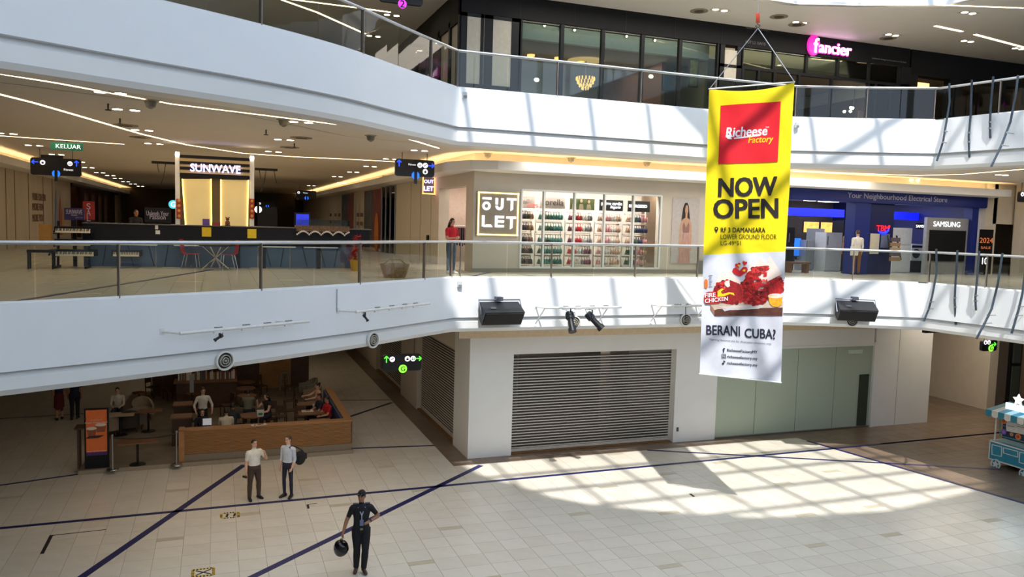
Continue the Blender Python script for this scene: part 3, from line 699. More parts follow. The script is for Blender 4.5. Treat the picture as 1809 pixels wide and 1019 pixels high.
for bi, (a, b) in enumerate(zip(wx, wx[1:])):
    u = thing('display_rack', 'white display rack with rails of bras in the %s bay of the outlet window' % bname[bi], 'rack', ((a+b)/2, 25.2, Z1), 0, 'display racks in the outlet window')
    for s in (a+.08, b-.08): m = MB(); m.box(s-.015, s+.015, 25.3, 25.33, Z1, 8.3, WHITE); m.build('upright', u)
    for ri, zz in enumerate(rows):
        m = MB(); m.tube([(a+.08, 25.24, zz+.19), (b-.08, 25.24, zz+.19)], .012, CHROME, 6); m.build('rail', u)
        m = MB(); m.box(a+.08, b-.08, 25.22, 25.3, zz-.16, zz-.13, mat('clear_shelf', (230, 226, 220), .3)); m.build('shelf', u)
        n = 8; seen = {}
        for k in range(n):
            c = plan[bi][(k*len(plan[bi])//n+(ri//3)) % 4]
            if bi == 2 and ri == 1 and k in (2, 3, 4): c = 3
            if bi == 4 and ri == 1 and k > 5: c = 7
            o = bpy.data.objects.new('bra', bras[c]); C.objects.link(o); o.location = (a+.16+(b-a-.32)*(k+.5)/n, 25.1, zz); o.rotation_euler = (0, 0, rnd.uniform(-.3, .3))
            seen[c] = seen.get(c, -1)+1
            tag(o, '%s %s bra along the %s rail of the %s window bay' % (['first', 'second', 'third', 'fourth', 'fifth', 'sixth', 'seventh', 'eighth'][seen[c]], BRACOL[c][0], rname[ri], bname[bi]), 'bra', 'bras in the outlet window')
# header boards inside the window
def header(i, mt, label, za=8.28, zb=8.66):
    a, b = wx[i]+.1, wx[i+1]-.1; t = thing('header_board', label, 'sign', ((a+b)/2, 25.0, za)); m = MB(); m.box(a, b, 24.98, 25.02, za, zb, mt); m.build('board', t); return t, (a+b)/2
GREYB = mat('grey_board', (186, 172, 164), .6); BLKB = mat('black_board', (26, 28, 30), .5)
t, cx = header(0, GREYB, 'grey header board in the first window bay with pale lettering'); text('ELANCY', .55, mat('pale_letter', (216, 208, 200), .5), t, (cx-.1, 24.965, 8.55)); text('OPS', .42, mat('pink_letter', (236, 120, 130), .5, emit=.4, var=0), t, (cx+.22, 24.96, 8.36), height=.12, bold=.02)
t, cx = header(1, GREYB, 'grey header board lettered in dark in the second window bay'); text('sorella', .8, mat('dark_letter', (60, 50, 50), .5), t, (cx, 24.965, 8.5))
t, cx = header(2, mat('forest_photo', (70, 82, 46), .6, var=.5, scale=9), 'photo board of people among green leaves in the third window bay')
m = MB()
for k, xx in enumerate((-.32, -.05, .24)):
    m.ell((cx+xx, 24.975, 8.56+.02*(k % 2)), (.05, .006, .065), mat('print_skin', (196, 156, 130), .6), 10, 6); m.ell((cx+xx, 24.978, 8.585), (.065, .006, .06), mat('print_hair', (44, 30, 26), .6), 10, 6)
    m.poly([(cx+xx-.1, 24.972, 8.29), (cx+xx+.1, 24.972, 8.29), (cx+xx+.06, 24.972, 8.48), (cx+xx-.06, 24.972, 8.48)], mat('print_dress', (150, 140, 110), .6))
m.build('photo_print', t)
t, cx = header(3, BLKB, 'black header board lettered in white in the fourth window bay'); text('pierre cardin', .8, PEN, t, (cx, 24.965, 8.52)); text('lingerie', .4, PEN, t, (cx+.15, 24.965, 8.4), shear=.3)
t, cx = header(4, BLKB, 'black header board with silver capitals in the fifth window bay'); text('ENERGIZED', .72, PEN, t, (cx-.05, 24.965, 8.48))
# ceiling spots inside
for k, (x, y) in enumerate([(930, 338), (958, 341), (975, 340), (983, 345), (1002, 343), (1022, 342), (1036, 348), (1056, 346), (1076, 346), (940, 343)]):
    p = pZ(x, y, 9.48); m = MB(); m.lathe([(.11, 0), (.11, .03)], (p.x, min(p.y, 31), 9.46), LAMP, 12); tag(m.build('outlet_spotlight'), '%s round white ceiling spot inside the outlet, counted from the lit sign' % ('first', 'third', 'fourth', 'fifth', 'sixth', 'seventh', 'eighth', 'ninth', 'tenth', 'second')[k], 'light', 'spots in the outlet ceiling')
# OUT LET sign
p0, p1 = pY(842, 337, YW), pY(914, 418, YW)
t = thing('outlet_sign', 'square grey lightbox with white block letters and a yellow edge beside the window', 'sign', ((p0.x+p1.x)/2, YW-.1, p1.z))
m = MB(); m.box(p0.x, p1.x, YW-.1, YW, p1.z, p0.z, mat('sign_grey', (142, 132, 116), .6)); m.build('panel', t)
m = MB(); YL = mat('yellow_neon', (255, 226, 110), .5, emit=6, ecol=(255, 222, 120), var=0)
a, b, c, d = p0.x+.03, p1.x-.03, p1.z+.03, p0.z-.03
for q in ((a, b, c, c+.035), (a, b, d-.035, d), (a, a+.035, c, d), (b-.035, b, c, d)): m.box(q[0], q[1], YW-.12, YW-.1, q[2], q[3], YL)
m.build('neon_border', t)
SL = mat('sign_letter', (248, 248, 250), .5, emit=1.4, var=0); cx = (p0.x+p1.x)/2
def blocks(t, rects, name='lettering'):
    m = MB()
    for q in rects: m.extr([(x, YW-.13, zz) for x, zz in q], (0, .03, 0), SL)
    m.build(name, t)
W2 = (b-a); H2 = d-c
def U(pts): return [(a+W2*x, c+H2*y) for x, y in pts]
ring = [[(.20+.10*math.cos(k*PI/8), .68+.10*math.sin(k*PI/8)), (.20+.10*math.cos((k+1)*PI/8), .68+.10*math.sin((k+1)*PI/8)), (.20+.05*math.cos((k+1)*PI/8), .68+.05*math.sin((k+1)*PI/8)), (.20+.05*math.cos(k*PI/8), .68+.05*math.sin(k*PI/8))] for k in range(16)]
blocks(t, [U(q) for q in ring]+[U([(.1, .83), (.32, .83), (.32, .88), (.1, .88)])])
blocks(t, [U([(.42, .87), (.42, .72), (.48, .72), (.48, .87)]), U([(.56, .87), (.56, .7), (.62, .7), (.62, .87)])]+[U([(.52+.1*math.cos(PI+k*PI/6), .69+.1*math.sin(PI+k*PI/6)), (.52+.1*math.cos(PI+(k+1)*PI/6), .69+.1*math.sin(PI+(k+1)*PI/6)), (.52+.04*math.cos(PI+(k+1)*PI/6), .69+.04*math.sin(PI+(k+1)*PI/6)), (.52+.04*math.cos(PI+k*PI/6), .69+.04*math.sin(PI+k*PI/6))]) for k in range(6)])
for dy, in ((0,), (-.43,)): blocks(t, [U([(.7, .83+dy), (.94, .83+dy), (.94, .88+dy), (.7, .88+dy)]), U([(.8, .58+dy), (.86, .62+dy), (.86, .83+dy), (.8, .83+dy)])])
blocks(t, [U([(.1, .2), (.16, .2), (.16, .46), (.1, .46)]), U([(.14, .19), (.36, .19), (.32, .25), (.2, .25)])])
blocks(t, [U([(.42, .19), (.48, .19), (.48, .46), (.42, .46)])]+[U([(.48, q), (.64, q), (.64, q+.055), (.48, q+.055)]) for q in (.19, .3, .405)])
# blade sign on the side wall
p = pX(764, 332, 7.6)
t = thing('blade_sign', 'small upright neon blade sign over the side entrance of the outlet', 'sign', (7.45, p.y, 8.7))
m = MB(); m.box(7.2, 7.68, p.y-.06, p.y+.06, 8.75, 9.45, mat('sign_grey', (142, 132, 116), .6)); m.build('panel', t)
m = MB()
for q in ((7.2, 7.68, 8.75, 8.78), (7.2, 7.68, 9.42, 9.45), (7.2, 7.23, 8.75, 9.45), (7.65, 7.68, 8.75, 9.45)): m.box(q[0], q[1], p.y-.08, p.y-.06, q[2], q[3], mat('orange_neon', (255, 190, 110), .5, emit=5, ecol=(255, 170, 80), var=0))
m.build('neon_border', t); BL = mat('blue_white_letter', (230, 230, 255), .5, emit=3, ecol=(190, 190, 255), var=0)
text('OUT', .36, BL, t, (7.44, p.y-.07, 9.22), bold=.01); text('LET', .36, BL, t, (7.44, p.y-.07, 8.96), bold=.01)
# woman poster
pa, pb = pY(1191, 349, YW), pY(1228, 465, YW)
t = thing('fashion_poster', 'tall poster of a long-haired woman in a pink satin slip dress on the outlet wall', 'poster', (pa.x, YW-.03, pb.z))
m = MB(); m.box(pa.x-.06, pb.x+.06, YW-.03, YW, pb.z, pa.z, mat('poster_grey', (188, 180, 178), .5)); m.build('backing', t)
cx = (pa.x+pb.x)/2+.02; zb, zt = pb.z, pa.z; hh = zt-zb
SK = mat('print_skin', (206, 168, 146), .6); HR = mat('print_hair', (58, 38, 32), .6); DS = mat('print_satin', (186, 146, 136), .5, var=.22, scale=6, stretch=(4, 4, .6)); DS2 = mat('print_lace', (150, 112, 104), .5)
def fl(name, pts, mt, k): m = MB(); m.poly([(cx+x, YW-.032-.0015*k, zb+hh*y) for x, y in pts], mt); m.build(name, t)
fl('hair_print', [(-.2, .55), (-.19, .7), (-.15, .85), (-.08, .925), (.02, .93), (.08, .88), (.13, .74), (.17, .6), (.1, .6), (0, .7), (-.1, .58)], HR, 1)
fl('body_print', [(-.27, .2), (-.2, .2), (-.17, .5), (-.1, .5), (.14, .5), (.19, .2), (.25, .2), (.25, .45), (.22, .62), (.12, .68), (.04, .7), (.04, .76), (-.04, .76), (-.04, .7), (-.16, .67), (-.24, .6), (-.26, .4)], SK, 2)
fl('face_print', [(.0+.065*math.cos(k*PI/8), .82+.075*math.sin(k*PI/8)) for k in range(16)], SK, 3)
fl('dress_print', [(-.3, .0), (.22, .0), (.2, .2), (.13, .46), (.15, .6), (.1, .64), (.0, .56), (-.1, .64), (-.15, .58), (-.12, .46), (-.22, .2)], DS, 4)
fl('lace_print', [(-.14, .58), (-.1, .63), (0, .55), (.1, .63), (.14, .59), (.13, .47), (-.12, .47)], DS2, 5)
fl('lips_print', [(-.015, .785), (.015, .785), (.01, .777), (-.01, .777)], mat('print_lips', (170, 50, 60), .5), 4)
m = MB(); p = pY(1238, 470, YW); m.box(p.x-.18, p.x+.12, YW-.12, YW, Z1, Z1+.45, mat('grey_box', (120, 120, 118), .5)); tag(m.build('floor_box'), 'low grey box at the foot of the outlet wall beside the banner', 'box')

# ---------------------------------------------- electrical store
BLUE = mat('store_blue', (24, 42, 118), .45, var=.05); BLUED = mat('store_blue_dark', (16, 28, 84), .45, var=.05)
BGLOW = mat('blue_glow', (20, 30, 240), .5, emit=2.0, ecol=(10, 20, 255), var=0)
X_ = lambda x, y=420: pY(x, y, YW).x
e = MB(); e.box(20.0, 29.95, YW-.15, YW+.3, 8.93, 9.4, BLUE); e.box(X_(1505), X_(1532), YW-.1, YW+.4, Z1, 8.95, BLUE); e.box(X_(1532), X_(1577), YW, YW+.3, Z1, 8.95, BLUED); e.box(X_(1711), X_(1722), YW-.1, YW+.3, Z1, 8.95, BLUE); e.box(20.0, 29.95, YW, YW+.3, 9.4, CE1, BEIGE)
e.box(20, 30, 33, 33.2, Z1, CE1, mat('store_inner', (60, 58, 66), .7)); e.box(20, 30, YW+.3, 33, 9.3, 9.4, mat('store_ceiling', (170, 170, 176), .7)); e.box(29.9, 30, YW+.3, 33, Z1, CE1, BLUED)
est = struct('wall_electrical_store', e, 'blue shopfront walls and interior of the electrical store')
light('store_light', 'AREA', (25, 27.5, 9.2), 330, (.9, .93, 1), size=8, size_y=4)
t = thing('fascia_sign', 'blue fascia sign lettered in grey along the top of the electrical store', 'sign', (24.9, YW-.16, 8.93))
m = MB(); m.box(20.0, 29.95, YW-.17, YW-.15, 8.97, 9.37, BLUE); m.build('panel', t)
text('Your Neighbourhood Electrical Store', X_(1667, 350)-X_(1491, 350), mat('grey_letter', (176, 176, 196), .5), t, ((X_(1667, 350)+X_(1491, 350))/2, YW-.18, 9.16), height=.27)
for x, lab in ((X_(1440), 'glowing blue ceiling band over the open half of the electrical store'), (X_(1620), 'glowing blue ceiling band behind the white fridge')):
    m = MB(); x *= 27.6/YW; m.box(x-1.6, x+1.5, 27.6, 27.7, 8.42, 8.75, BGLOW); tag(m.build('light_band'), lab, 'light')
for k, (x, y) in enumerate([(1408, 357), (1432, 354), (1445, 361), (1470, 356), (1598, 366), (1632, 371)]):
    p = pZ(x, y, 9.28); m = MB(); m.box(p.x-.3, p.x+.3, min(p.y, 32)-.15, min(p.y, 32)+.15, 9.26, 9.29, LAMP); tag(m.build('store_panel_light'), '%s flat light panel in the electrical store ceiling, counted from the banner' % ('first', 'second', 'third', 'fourth', 'fifth', 'sixth')[k], 'light', 'light panels in the electrical store')
t = thing('red_neon_sign', 'red neon sign with a blue smile on the dark blue wall', 'sign', (X_(1560), YW-.03, 7.9))
RN = mat('red_neon', (255, 30, 40), .5, emit=2.5, ecol=(255, 20, 30), var=0)
text('TBM', X_(1568)-X_(1546), RN, t, ((X_(1568)+X_(1546))/2, YW-.04, pY(1557, 403, YW).z), height=.22)
p = [pY(x, y, YW-.04) for x, y in ((1552, 408), (1557, 411.5), (1563, 411.5), (1568, 408), (1571, 403))]; m = MB(); m.tube(p, [.02, .05, .06, .04, .02], mat('blue_neon', (40, 50, 255), .5, emit=3, ecol=(20, 40, 255), var=0), 6); m.build('smile', t)
m = MB(); p = pY(1571, 400, YW-.04); m.ell(p, (.05, .02, .05), RN, 8, 6); m.build('dot', t)
t = thing('brand_kiosk', 'silver display wall with a white brand name over a black screen', 'display', (X_(1675), YW+.1, Z1))
m = MB(); a, b = X_(1638), X_(1711); m.box(a, b, YW+.05, YW+.2, Z1, pY(1675, 385, YW).z, mat('silver_panel', (166, 168, 172), .4, .3)); m.build('panel', t)
m = MB(); m.box(a+.15, b-.15, YW+.0, YW+.05, 6.7, pY(1675, 407, YW).z, BLACKP); m.build('screen', t)
text('SAMSUNG', X_(1696)-X_(1649), SL, t, ((X_(1696)+X_(1649))/2, YW+.04, pY(1673, 396, YW).z), height=.21)
m = MB(); a = X_(1590, 398); t2 = thing('hanging_brand_plate', 'small dark plate with the same brand name hung inside the electrical store', 'sign', (X_(1632), 26, 7.9)); m.box(X_(1617)*26/YW, X_(1640)*26/YW, 26, 26.05, 8.0, 8.25, BLACKP); m.build('plate', t2); text('SAMSUNG', .8, SL, t2, (X_(1629)*26/YW, 25.98, 8.12))
def fridge(x0, x1, y, z0, z1, label, mt, dep=.65, handle=True, grp=None):
    x0 *= y/YW; x1 *= y/YW; t = thing('refrigerator', label, 'fridge', ((x0+x1)/2, y, z0), 0, grp)
    m = MB(); m.box(x0, x1, y+.04, y+dep, z0, z1, mt); m.build('body', t)
    zz = z0+(z1-z0)*.62
    m = MB(); m.box(x0, x1, y, y+.04, z0+.04, zz-.01, mt); m.build('door', t)
    m = MB(); m.box(x0, x1, y, y+.04, zz+.01, z1, mt); m.build('door', t)
    if handle:
        m = MB(); m.box(x0+.04, x0+.07, y-.04, y-.01, zz+.08, zz+.45, CHROME); m.build('handle', t)
    return t
WHT = mat('appliance_white', (222, 226, 230), .35); SLV = mat('appliance_silver', (150, 154, 160), .35, .4); BLA = mat('appliance_black', (30, 30, 34), .3)
fridge(X_(1573), X_(1611), 25.4, Z1, 8.02, 'big white fridge standing in the middle opening of the electrical store', WHT)
fridge(X_(1460), X_(1488), 26.0, Z1, 7.75, 'white fridge beside the couple at the electrical store', mat('appliance_grey', (190, 194, 200), .35))
fridge(X_(1425), X_(1440), 26.6, Z1, 7.4, 'narrow silver cooler near the open left part of the electrical store', SLV)
fridge(X_(1391), X_(1404), 26, Z1, 7.9, 'tall black fridge right beside the edge of the banner', BLA)
fridge(X_(1443), X_(1456), 27.5, Z1, 7.9, 'tall grey fridge behind the silver cooler', SLV)
fridge(X_(1489), X_(1502), 26.2, Z1, 8.25, 'tall black fridge standing against the blue column', BLA, handle=False)
def tv(x0, x1, y, z0, z1, label, col, grp='televisions on show'):
    x0 *= y/YW; x1 *= y/YW; t = thing('television', label, 'tv', ((x0+x1)/2, y, z0), 0, grp)
    m = MB(); m.box(x0, x1, y, y+.05, z0, z1, BLA); m.build('frame', t)
    m = MB(); m.box(x0+.03, x1-.03, y-.01, y, z0+.03, z1-.03, col); m.build('screen', t)
    m = MB(); m.box((x0+x1)/2-.15, (x0+x1)/2+.15, y, y+.2, z0-.12, z0-.1, BLA); m.box((x0+x1)/2-.04, (x0+x1)/2+.04, y+.02, y+.06, z0-.1, z0, BLA); m.build('stand', t)
SCB = mat('screen_blue', (40, 110, 220), .3, emit=1.2, var=.5, scale=4); SCO = mat('screen_amber', (230, 170, 80), .3, emit=1.2, var=.5, scale=4); SCG = mat('screen_dark', (30, 40, 60), .2)
tv(X_(1402), X_(1416), 27, 6.7, 7.5, 'television with a blue picture low in the electrical store', SCB)
tv(X_(1418), X_(1446), 30.5, 7.7, 8.25, 'amber lit television on the back wall of the electrical store', SCO)
tv(X_(1448), X_(1476), 30.5, 7.7, 8.25, 'second amber lit television on the back wall of the electrical store', SCO)
tv(X_(1615), X_(1637), 28.5, 7.45, 8.0, 'television with a dark screen behind the white fridge', SCG)
m = MB(); bx0 = X_(1392)*25.1/YW; m.box(bx0, bx0+1.0, 24.9, 25.3, Z1+.35, Z1+.42, TWOOD); m.box(bx0+.05, bx0+.15, 24.95, 25.25, Z1, Z1+.35, TWOOD); m.box(bx0+.85, bx0+.95, 24.95, 25.25, Z1, Z1+.35, TWOOD); tag(m.build('low_bench'), 'low oak bench on the electrical store floor', 'bench')
t = thing('washing_machine', 'white washing machine with a round dark door beside the big white fridge', 'washer', (X_(1622)*25.8/YW, 25.8, Z1)); XO = X_; X_ = lambda x, y=420: XO(x, y)*25.8/YW; m = MB(); m.box(X_(1612), X_(1634), 25.8, 26.5, Z1+.5, 7.35, WHT); m.build('body', t); m = MB(); p = Vector((X_(1620), 25.8, 6.95)); m.tube([p, p-Vector((0, .03, 0))], .2, BLA, 16); m.build('door', t); m = MB(); m.box(X_(1612), X_(1634), 25.79, 25.8, 7.2, 7.3, SCG); m.build('control_panel', t); m = MB(); m.box(X_(1611), X_(1635), 25.8, 26.5, Z1, Z1+.5, BLA); m.build('plinth', t)
X_ = XO
for x0, x1, z0, z1, mt, lab in ((1537, 1553, 6.95, 7.75, mat('cream_paper', (206, 200, 180), .6), 'cream notice sheet on the dark blue store wall'), (1556, 1571, 7.2, 7.75, mat('grey_paper', (110, 120, 150), .6), 'grey notice sheet on the dark blue store wall')):
    m = MB(); m.box(X_(x0), X_(x1), YW-.02, YW, z0, z1, mt); tag(m.build('notice_sheet'), lab, 'poster')
t = thing('brochure_rack', 'dark tilted rack of brochures before the white fridge', 'rack', (X_(1573), YW-.4, Z1))
m = MB(); xx = X_(1573); m.bar((xx-.25, YW-.3, Z1+.6), (xx-.35, YW-.2, 7.7), .05, .05, BLACK); m.bar((xx+.3, YW-.3, Z1+.6), (xx+.1, YW-.2, 7.7), .05, .05, BLACK); m.build('frame', t)
for k in range(5):
    m = MB(); m.box(xx-.3, xx+.25-.02*k, YW-.34, YW-.28, 6.7+.19*k, 6.85+.19*k, mat('brochure_%d' % (k % 3), [(150, 120, 90), (90, 80, 90), (170, 150, 120)][k % 3], .6)); m.build('brochure', t)
t = thing('year_standee', 'black standee with orange figures beside the blue store column', 'sign', (X_(1733), YW-.2, Z1))
m = MB(); m.box(X_(1722), X_(1745), YW-.25, YW-.2, Z1+.05, 8.05, BLACKP); m.build('board', t)
OR_ = mat('orange_letter', (232, 130, 80), .5, emit=.3, var=0); text('2024', .75, OR_, t, (X_(1733), YW-.26, 7.6), height=.22); text('10', .3, PEN, t, (X_(1733), YW-.26, 6.75)); text('SALE', .55, OR_, t, (X_(1733), YW-.26, 7.3), height=.1)
# right end of the first floor
r1 = MB(); r1.box(29.95, 30.6, YW-.1, YW+.3, Z1+.0, CE1, BEIGE); r1.box(30.6, 31.6, 27.5, 27.7, Z1, CE1, mat('amber_recess', (206, 176, 116), .6)); r1.box(31.5, 34.0, YW-.6, YW-.2, Z1, CE1, BEIGE); r1.box(34.0, 48, YW-.4, YW, Z1, CE1, mat('tan_wall', (170, 150, 128), .6)); r1.box(30.4, 31.7, 24.3, 24.6, 8.3, CE1, BEIGE)
wr1 = struct('wall_end_first', r1, 'beige piers and tan wall beyond the electrical store on the first floor')
m = MB(); m.box(31.1, 31.3, 27.45, 27.5, 7.5, 7.9, DARK); m.build('switch_plate', wr1)
# clothes rails seen through the side entrance of the outlet
for k, (y, lab) in enumerate(((27.0, 'clothes rail with red and pink garments just inside the side entrance'), (30.8, 'clothes rail with dark garments at the back of the side entrance'))):
    t = thing('clothes_rail', lab, 'rail', (9.4, y, Z1), 0, 'clothes rails in the outlet')
    m = MB(); m.tube([(8.6, y, Z1), (8.6, y, Z1+1.45), (10.2, y, Z1+1.45), (10.2, y, Z1)], .02, CHROME, 6); m.build('frame', t)
    r = random.Random(30+k); n = 14
    for i in range(n):
        x = 8.7+1.4*i/n; c = r.choice([(180, 40, 50), (214, 140, 150), (226, 214, 206), (60, 50, 56)] if k == 0 else [(60, 56, 66), (120, 80, 90), (200, 190, 186), (150, 44, 52)])
        m = MB(); h = r.uniform(.6, .85); m.hexa([(x, y-.2, Z1+1.4-h), (x+.05, y-.2, Z1+1.4-h), (x+.05, y+.2, Z1+1.4-h), (x, y+.2, Z1+1.4-h), (x+.01, y-.14, Z1+1.38), (x+.04, y-.14, Z1+1.38), (x+.04, y+.14, Z1+1.38), (x+.01, y+.14, Z1+1.38)], mat('garment_%d' % c[0], c, .8)); m.build('garment', t)
t = thing('wall_picture', 'framed photo of a torso on the pale wall inside the side entrance', 'picture', (10.2, 31.45, 8.0)); m = MB(); m.box(9.7, 10.9, 31.44, 31.5, 8.0, 8.9, mat('print_back', (196, 190, 190), .6)); m.build('print', t); m = MB(); m.extr([(10.05, 31.43, 8.0), (10.55, 31.43, 8.0), (10.6, 31.43, 8.5), (10.5, 31.43, 8.85), (10.1, 31.43, 8.85), (10.0, 31.43, 8.5)], (0, .008, 0), mat('print_skin', (206, 168, 146), .6)); m.build('figure_print', t)

# ================================================================== SECOND FLOOR SHOP
w2 = MB(); BP = mat('black_cladding', (15, 15, 18), .6, spec=.25, var=.1, scale=2)
w2.box(XW-.55, 25.4, YW-.02, YW+.4, 14.27, CE2, BP); w2.box(XW-.55, XW-.15, YW, 40, 14.27, CE2, BP)
wall_2 = struct('wall_facade_second', w2, 'black clad fascia band over the second floor shop')
X2 = lambda x, y=60: pY(x, y, YW).x
fx = [7.2, 9.1, 11.0, 12.9, 14.8, 16.7, 18.6, 20.5, 22.4, 24.3]
for x in fx[1:]:
    m = MB(); m.box(x-.01, x+.01, YW-.03, YW-.02, 14.3, 14.95, mat('joint_black', (6, 6, 8), .6)); m.build('panel_joint', wall_2)
wb = MB(); wb.box(7.15, 7.35, YW, YW+.2, Z2, 14.27, BLACKP); wb.box(X2(856), X2(871), YW, YW+.2, Z2, 14.27, BLACKP); wb.box(X2(904), X2(920), YW, YW+.2, Z2, 14.27, BLACKP); wb.box(7.15, X2(920), YW, YW+.2, 14.16, 14.27, BLACKP); wb.box(7.15, X2(920), YW-.01, YW+.2, Z2, 12.1, BLACKP)
sfw = struct('window_3', wb, 'black framed shop windows of the second floor shop facing the atrium')
CRM = mat('cream_infill', (196, 190, 176), .6)
for a, b in ((818, 856), (871, 908)): m = MB(); m.box(X2(a), X2(b), YW+.02, YW+.12, 12.1, 14.16, CRM); m.build('infill_panel', sfw)
mx = [X2(x) for x in (920, 994, 1066.5, 1137, 1204, 1272)]
for x in mx: m = MB(); m.box(x-.06, x+.06, YW, YW+.15, Z2, 14.27, BLACKP); m.build('mullion', sfw)
m = MB(); m.box(mx[0], mx[-1], YW, YW+.15, Z2, Z2+.12, BLACKP); m.build('bottom_rail', sfw)
for a, b in zip(mx, mx[1:]): m = MB(); m.box(a+.06, b-.06, YW+.06, YW+.075, Z2+.12, 14.25, WGLASS); m.build('pane', sfw)
# entrance bay
ds = MB(); ds.box(mx[-1], X2(1281, 90), YW, YW+.15, Z2, 14.27, BLACKP); ds.box(X2(1303, 90), X2(1312, 90), YW, YW+.15, Z2, 14.27, BLACKP); ds.box(mx[-1], 25.5, YW, YW+.15, 13.5, 13.6, BLACKP); ds.box(25.03, 25.5, YW, YW+.15, Z2, 14.27, BLACKP); ds.box(X2(1278, 90), X2(1305, 90), YW+.02, YW+.1, Z2, 13.05, BLACKP)
door2 = struct('door_2', ds, 'black framed glazed entrance of the second floor shop under a transom')
m = MB(); m.box(X2(1281, 90), X2(1303, 90), YW+.02, YW+.1, 13.08, 14.1, CRM); m.build('infill_panel', door2)
tx = [X2(x, 90) for x in (1312, 1369, 1427, 1483, 1538, 1591)]
for a, b in zip(tx, tx[1:]): m = MB(); m.box(a+.05, b-.05, YW+.06, YW+.075, 13.6, 14.25, WGLASS); m.build('transom_pane', door2)
for x in tx: m = MB(); m.box(x-.05, x+.05, YW, YW+.12, 13.58, 14.27, BLACKP); m.build('transom_bar', door2)
lx = [X2(x, 150) for x in (1312, 1340, 1368, 1412, 1470, 1535, 1548, 1575, 1597)]
for x in lx: m = MB(); m.box(x-.05, x+.05, YW, YW+.12, Z2, 13.5, BLACKP); m.build('door_stile', door2)
for a, b in ((lx[0], lx[1]), (lx[1], lx[2]), (lx[5], lx[6]), (lx[6], lx[7]), (lx[7], lx[8])): m = MB(); m.box(a+.05, b-.05, YW+.05, YW+.065, Z2, 13.5, WGLASS); m.build('door_pane', door2)
# dark continuation to the corner
w2b = MB(); w2b.box(25.5, 36, YW+.0, YW+.4, 14.0, CE2, BP); xs = [25.5, 26.6, 27.8, 28.2, 29.6, 30.0, 31.5]
for a, b in ((25.5, 25.9), (27.6, 28.3), (30.2, 30.7)): w2b.box(a, b, YW, YW+.3, Z2, 14.0, BLACKP)
w2b.box(25.4, 36, 30, 30.2, Z2, CE2, mat('brown_inner', (110, 86, 62), .7)); w2b.box(31.5, 48, YW, YW+.3, Z2, 14.0, mat('taupe_panel', (120, 108, 96), .6))
struct('wall_end_second', w2b, 'black piers and fascia beside the shop entrance on the second floor')
# interior
bx = pY(995, 77.5, 25.5).z
i2 = MB(); PG = mat('pale_bulkhead', (202, 207, 198), .7)
i2.box(9.0, 16.9, 25.4, 25.6, bx, CE2, PG); i2.box(7.9, 25.4, 25.6, 32, bx, bx+.1, mat('shop_ceiling', (150, 138, 122), .8)); i2.box(7.9, 25.4, 31.9, 32, Z2, bx, mat('shop_back', (170, 166, 156), .7)); i2.box(15.6, 15.75, 26.5, 32, Z2, bx, mat('rose_wall', (150, 100, 92), .7)); i2.box(16.9, 17.0, 25.6, 32, Z2, CE2, mat('cream_side', (196, 186, 164), .6))
i2.box(7.9, 9.1, 25.0, 25.1, Z2, 14.3, DARK); i2.box(17, 25.4, 25.5, 32, 14.9, 15, PG); i2.box(25.35, 25.45, YW+.4, 32, 13.4, CE2, PG); i2.box(25.35, 25.45, YW+.4, 32, Z2, 13.4, mat('brown_side', (96, 84, 72), .6)); i2.box(7.8, 7.9, YW, 32, Z2, CE2, DARK)
struct('wall_shop_inner', i2, 'pale inner walls, bulkhead and ceiling of the second floor shop')
light('shop_light', 'AREA', (12.5, 28, bx-.05), 110, (1, .86, .66), size=6, size_y=3)
light('shop_light', 'AREA', (13, 24.95, 14.7), 34, (1, 1, .96), size=7, size_y=.4)
light('shop_light', 'AREA', (21, 27.5, 14.8), 200, (1, .92, .8), size=6, size_y=3)
# chandelier under a round ceiling medallion
pc = pY(1034, 146, 27.5)
t = thing('chandelier', 'round tiered chandelier of glowing glass drops under a lit medallion', 'lamp', (pc.x, 27.5, pc.z))
AMB = mat('amber_glass', (255, 200, 130), .4, emit=3.2, ecol=(255, 190, 110), var=0)
m = MB(); m.tube([(pc.x, 27.5, pc.z+.3), (pc.x, 27.5, bx)], .02, DSTEEL, 6); m.build('rod', t)
for r_, h in ((.34, .2), (.3, .08), (.22, -.04), (.12, -.14)):
    m = MB(); m.lathe([(r_, 0), (r_, .03)], (pc.x, 27.5, pc.z+h), DSTEEL, 16); m.build('ring', t)
    m = MB(); n = int(40*r_)+3
    for k in range(n): a = 2*PI*k/n; m.tube([(pc.x+r_*math.cos(a), 27.5+r_*math.sin(a), pc.z+h), (pc.x+r_*math.cos(a), 27.5+r_*math.sin(a), pc.z+h-.12)], .025, AMB, 5)
    m.build('glass_drops', t, kind='stuff')
m = MB(); m.lathe([(.7, -.03), (.55, -.06), (.1, -.05)], (pc.x, 27.5, bx), mat('medallion', (230, 200, 150), .5, emit=.8, ecol=(255, 210, 150), var=0), 24); m.build('ceiling_medallion', t)
for x, y, lab in ((938, 97, 'ring shaped downlight at the left end of the shop ceiling'), (986, 102, 'ring shaped downlight beside the first black mullion'), (1026, 107, 'ring shaped downlight over the chandelier')):
    p = pZ(x, y, bx-.01); m = MB(); m.lathe([(.14, -.06), (.14, 0), (.07, 0), (.07, -.06)], (p.x, p.y, bx), AMB, 16); tag(m.build('ring_downlight'), lab, 'light', 'ring downlights in the shop')
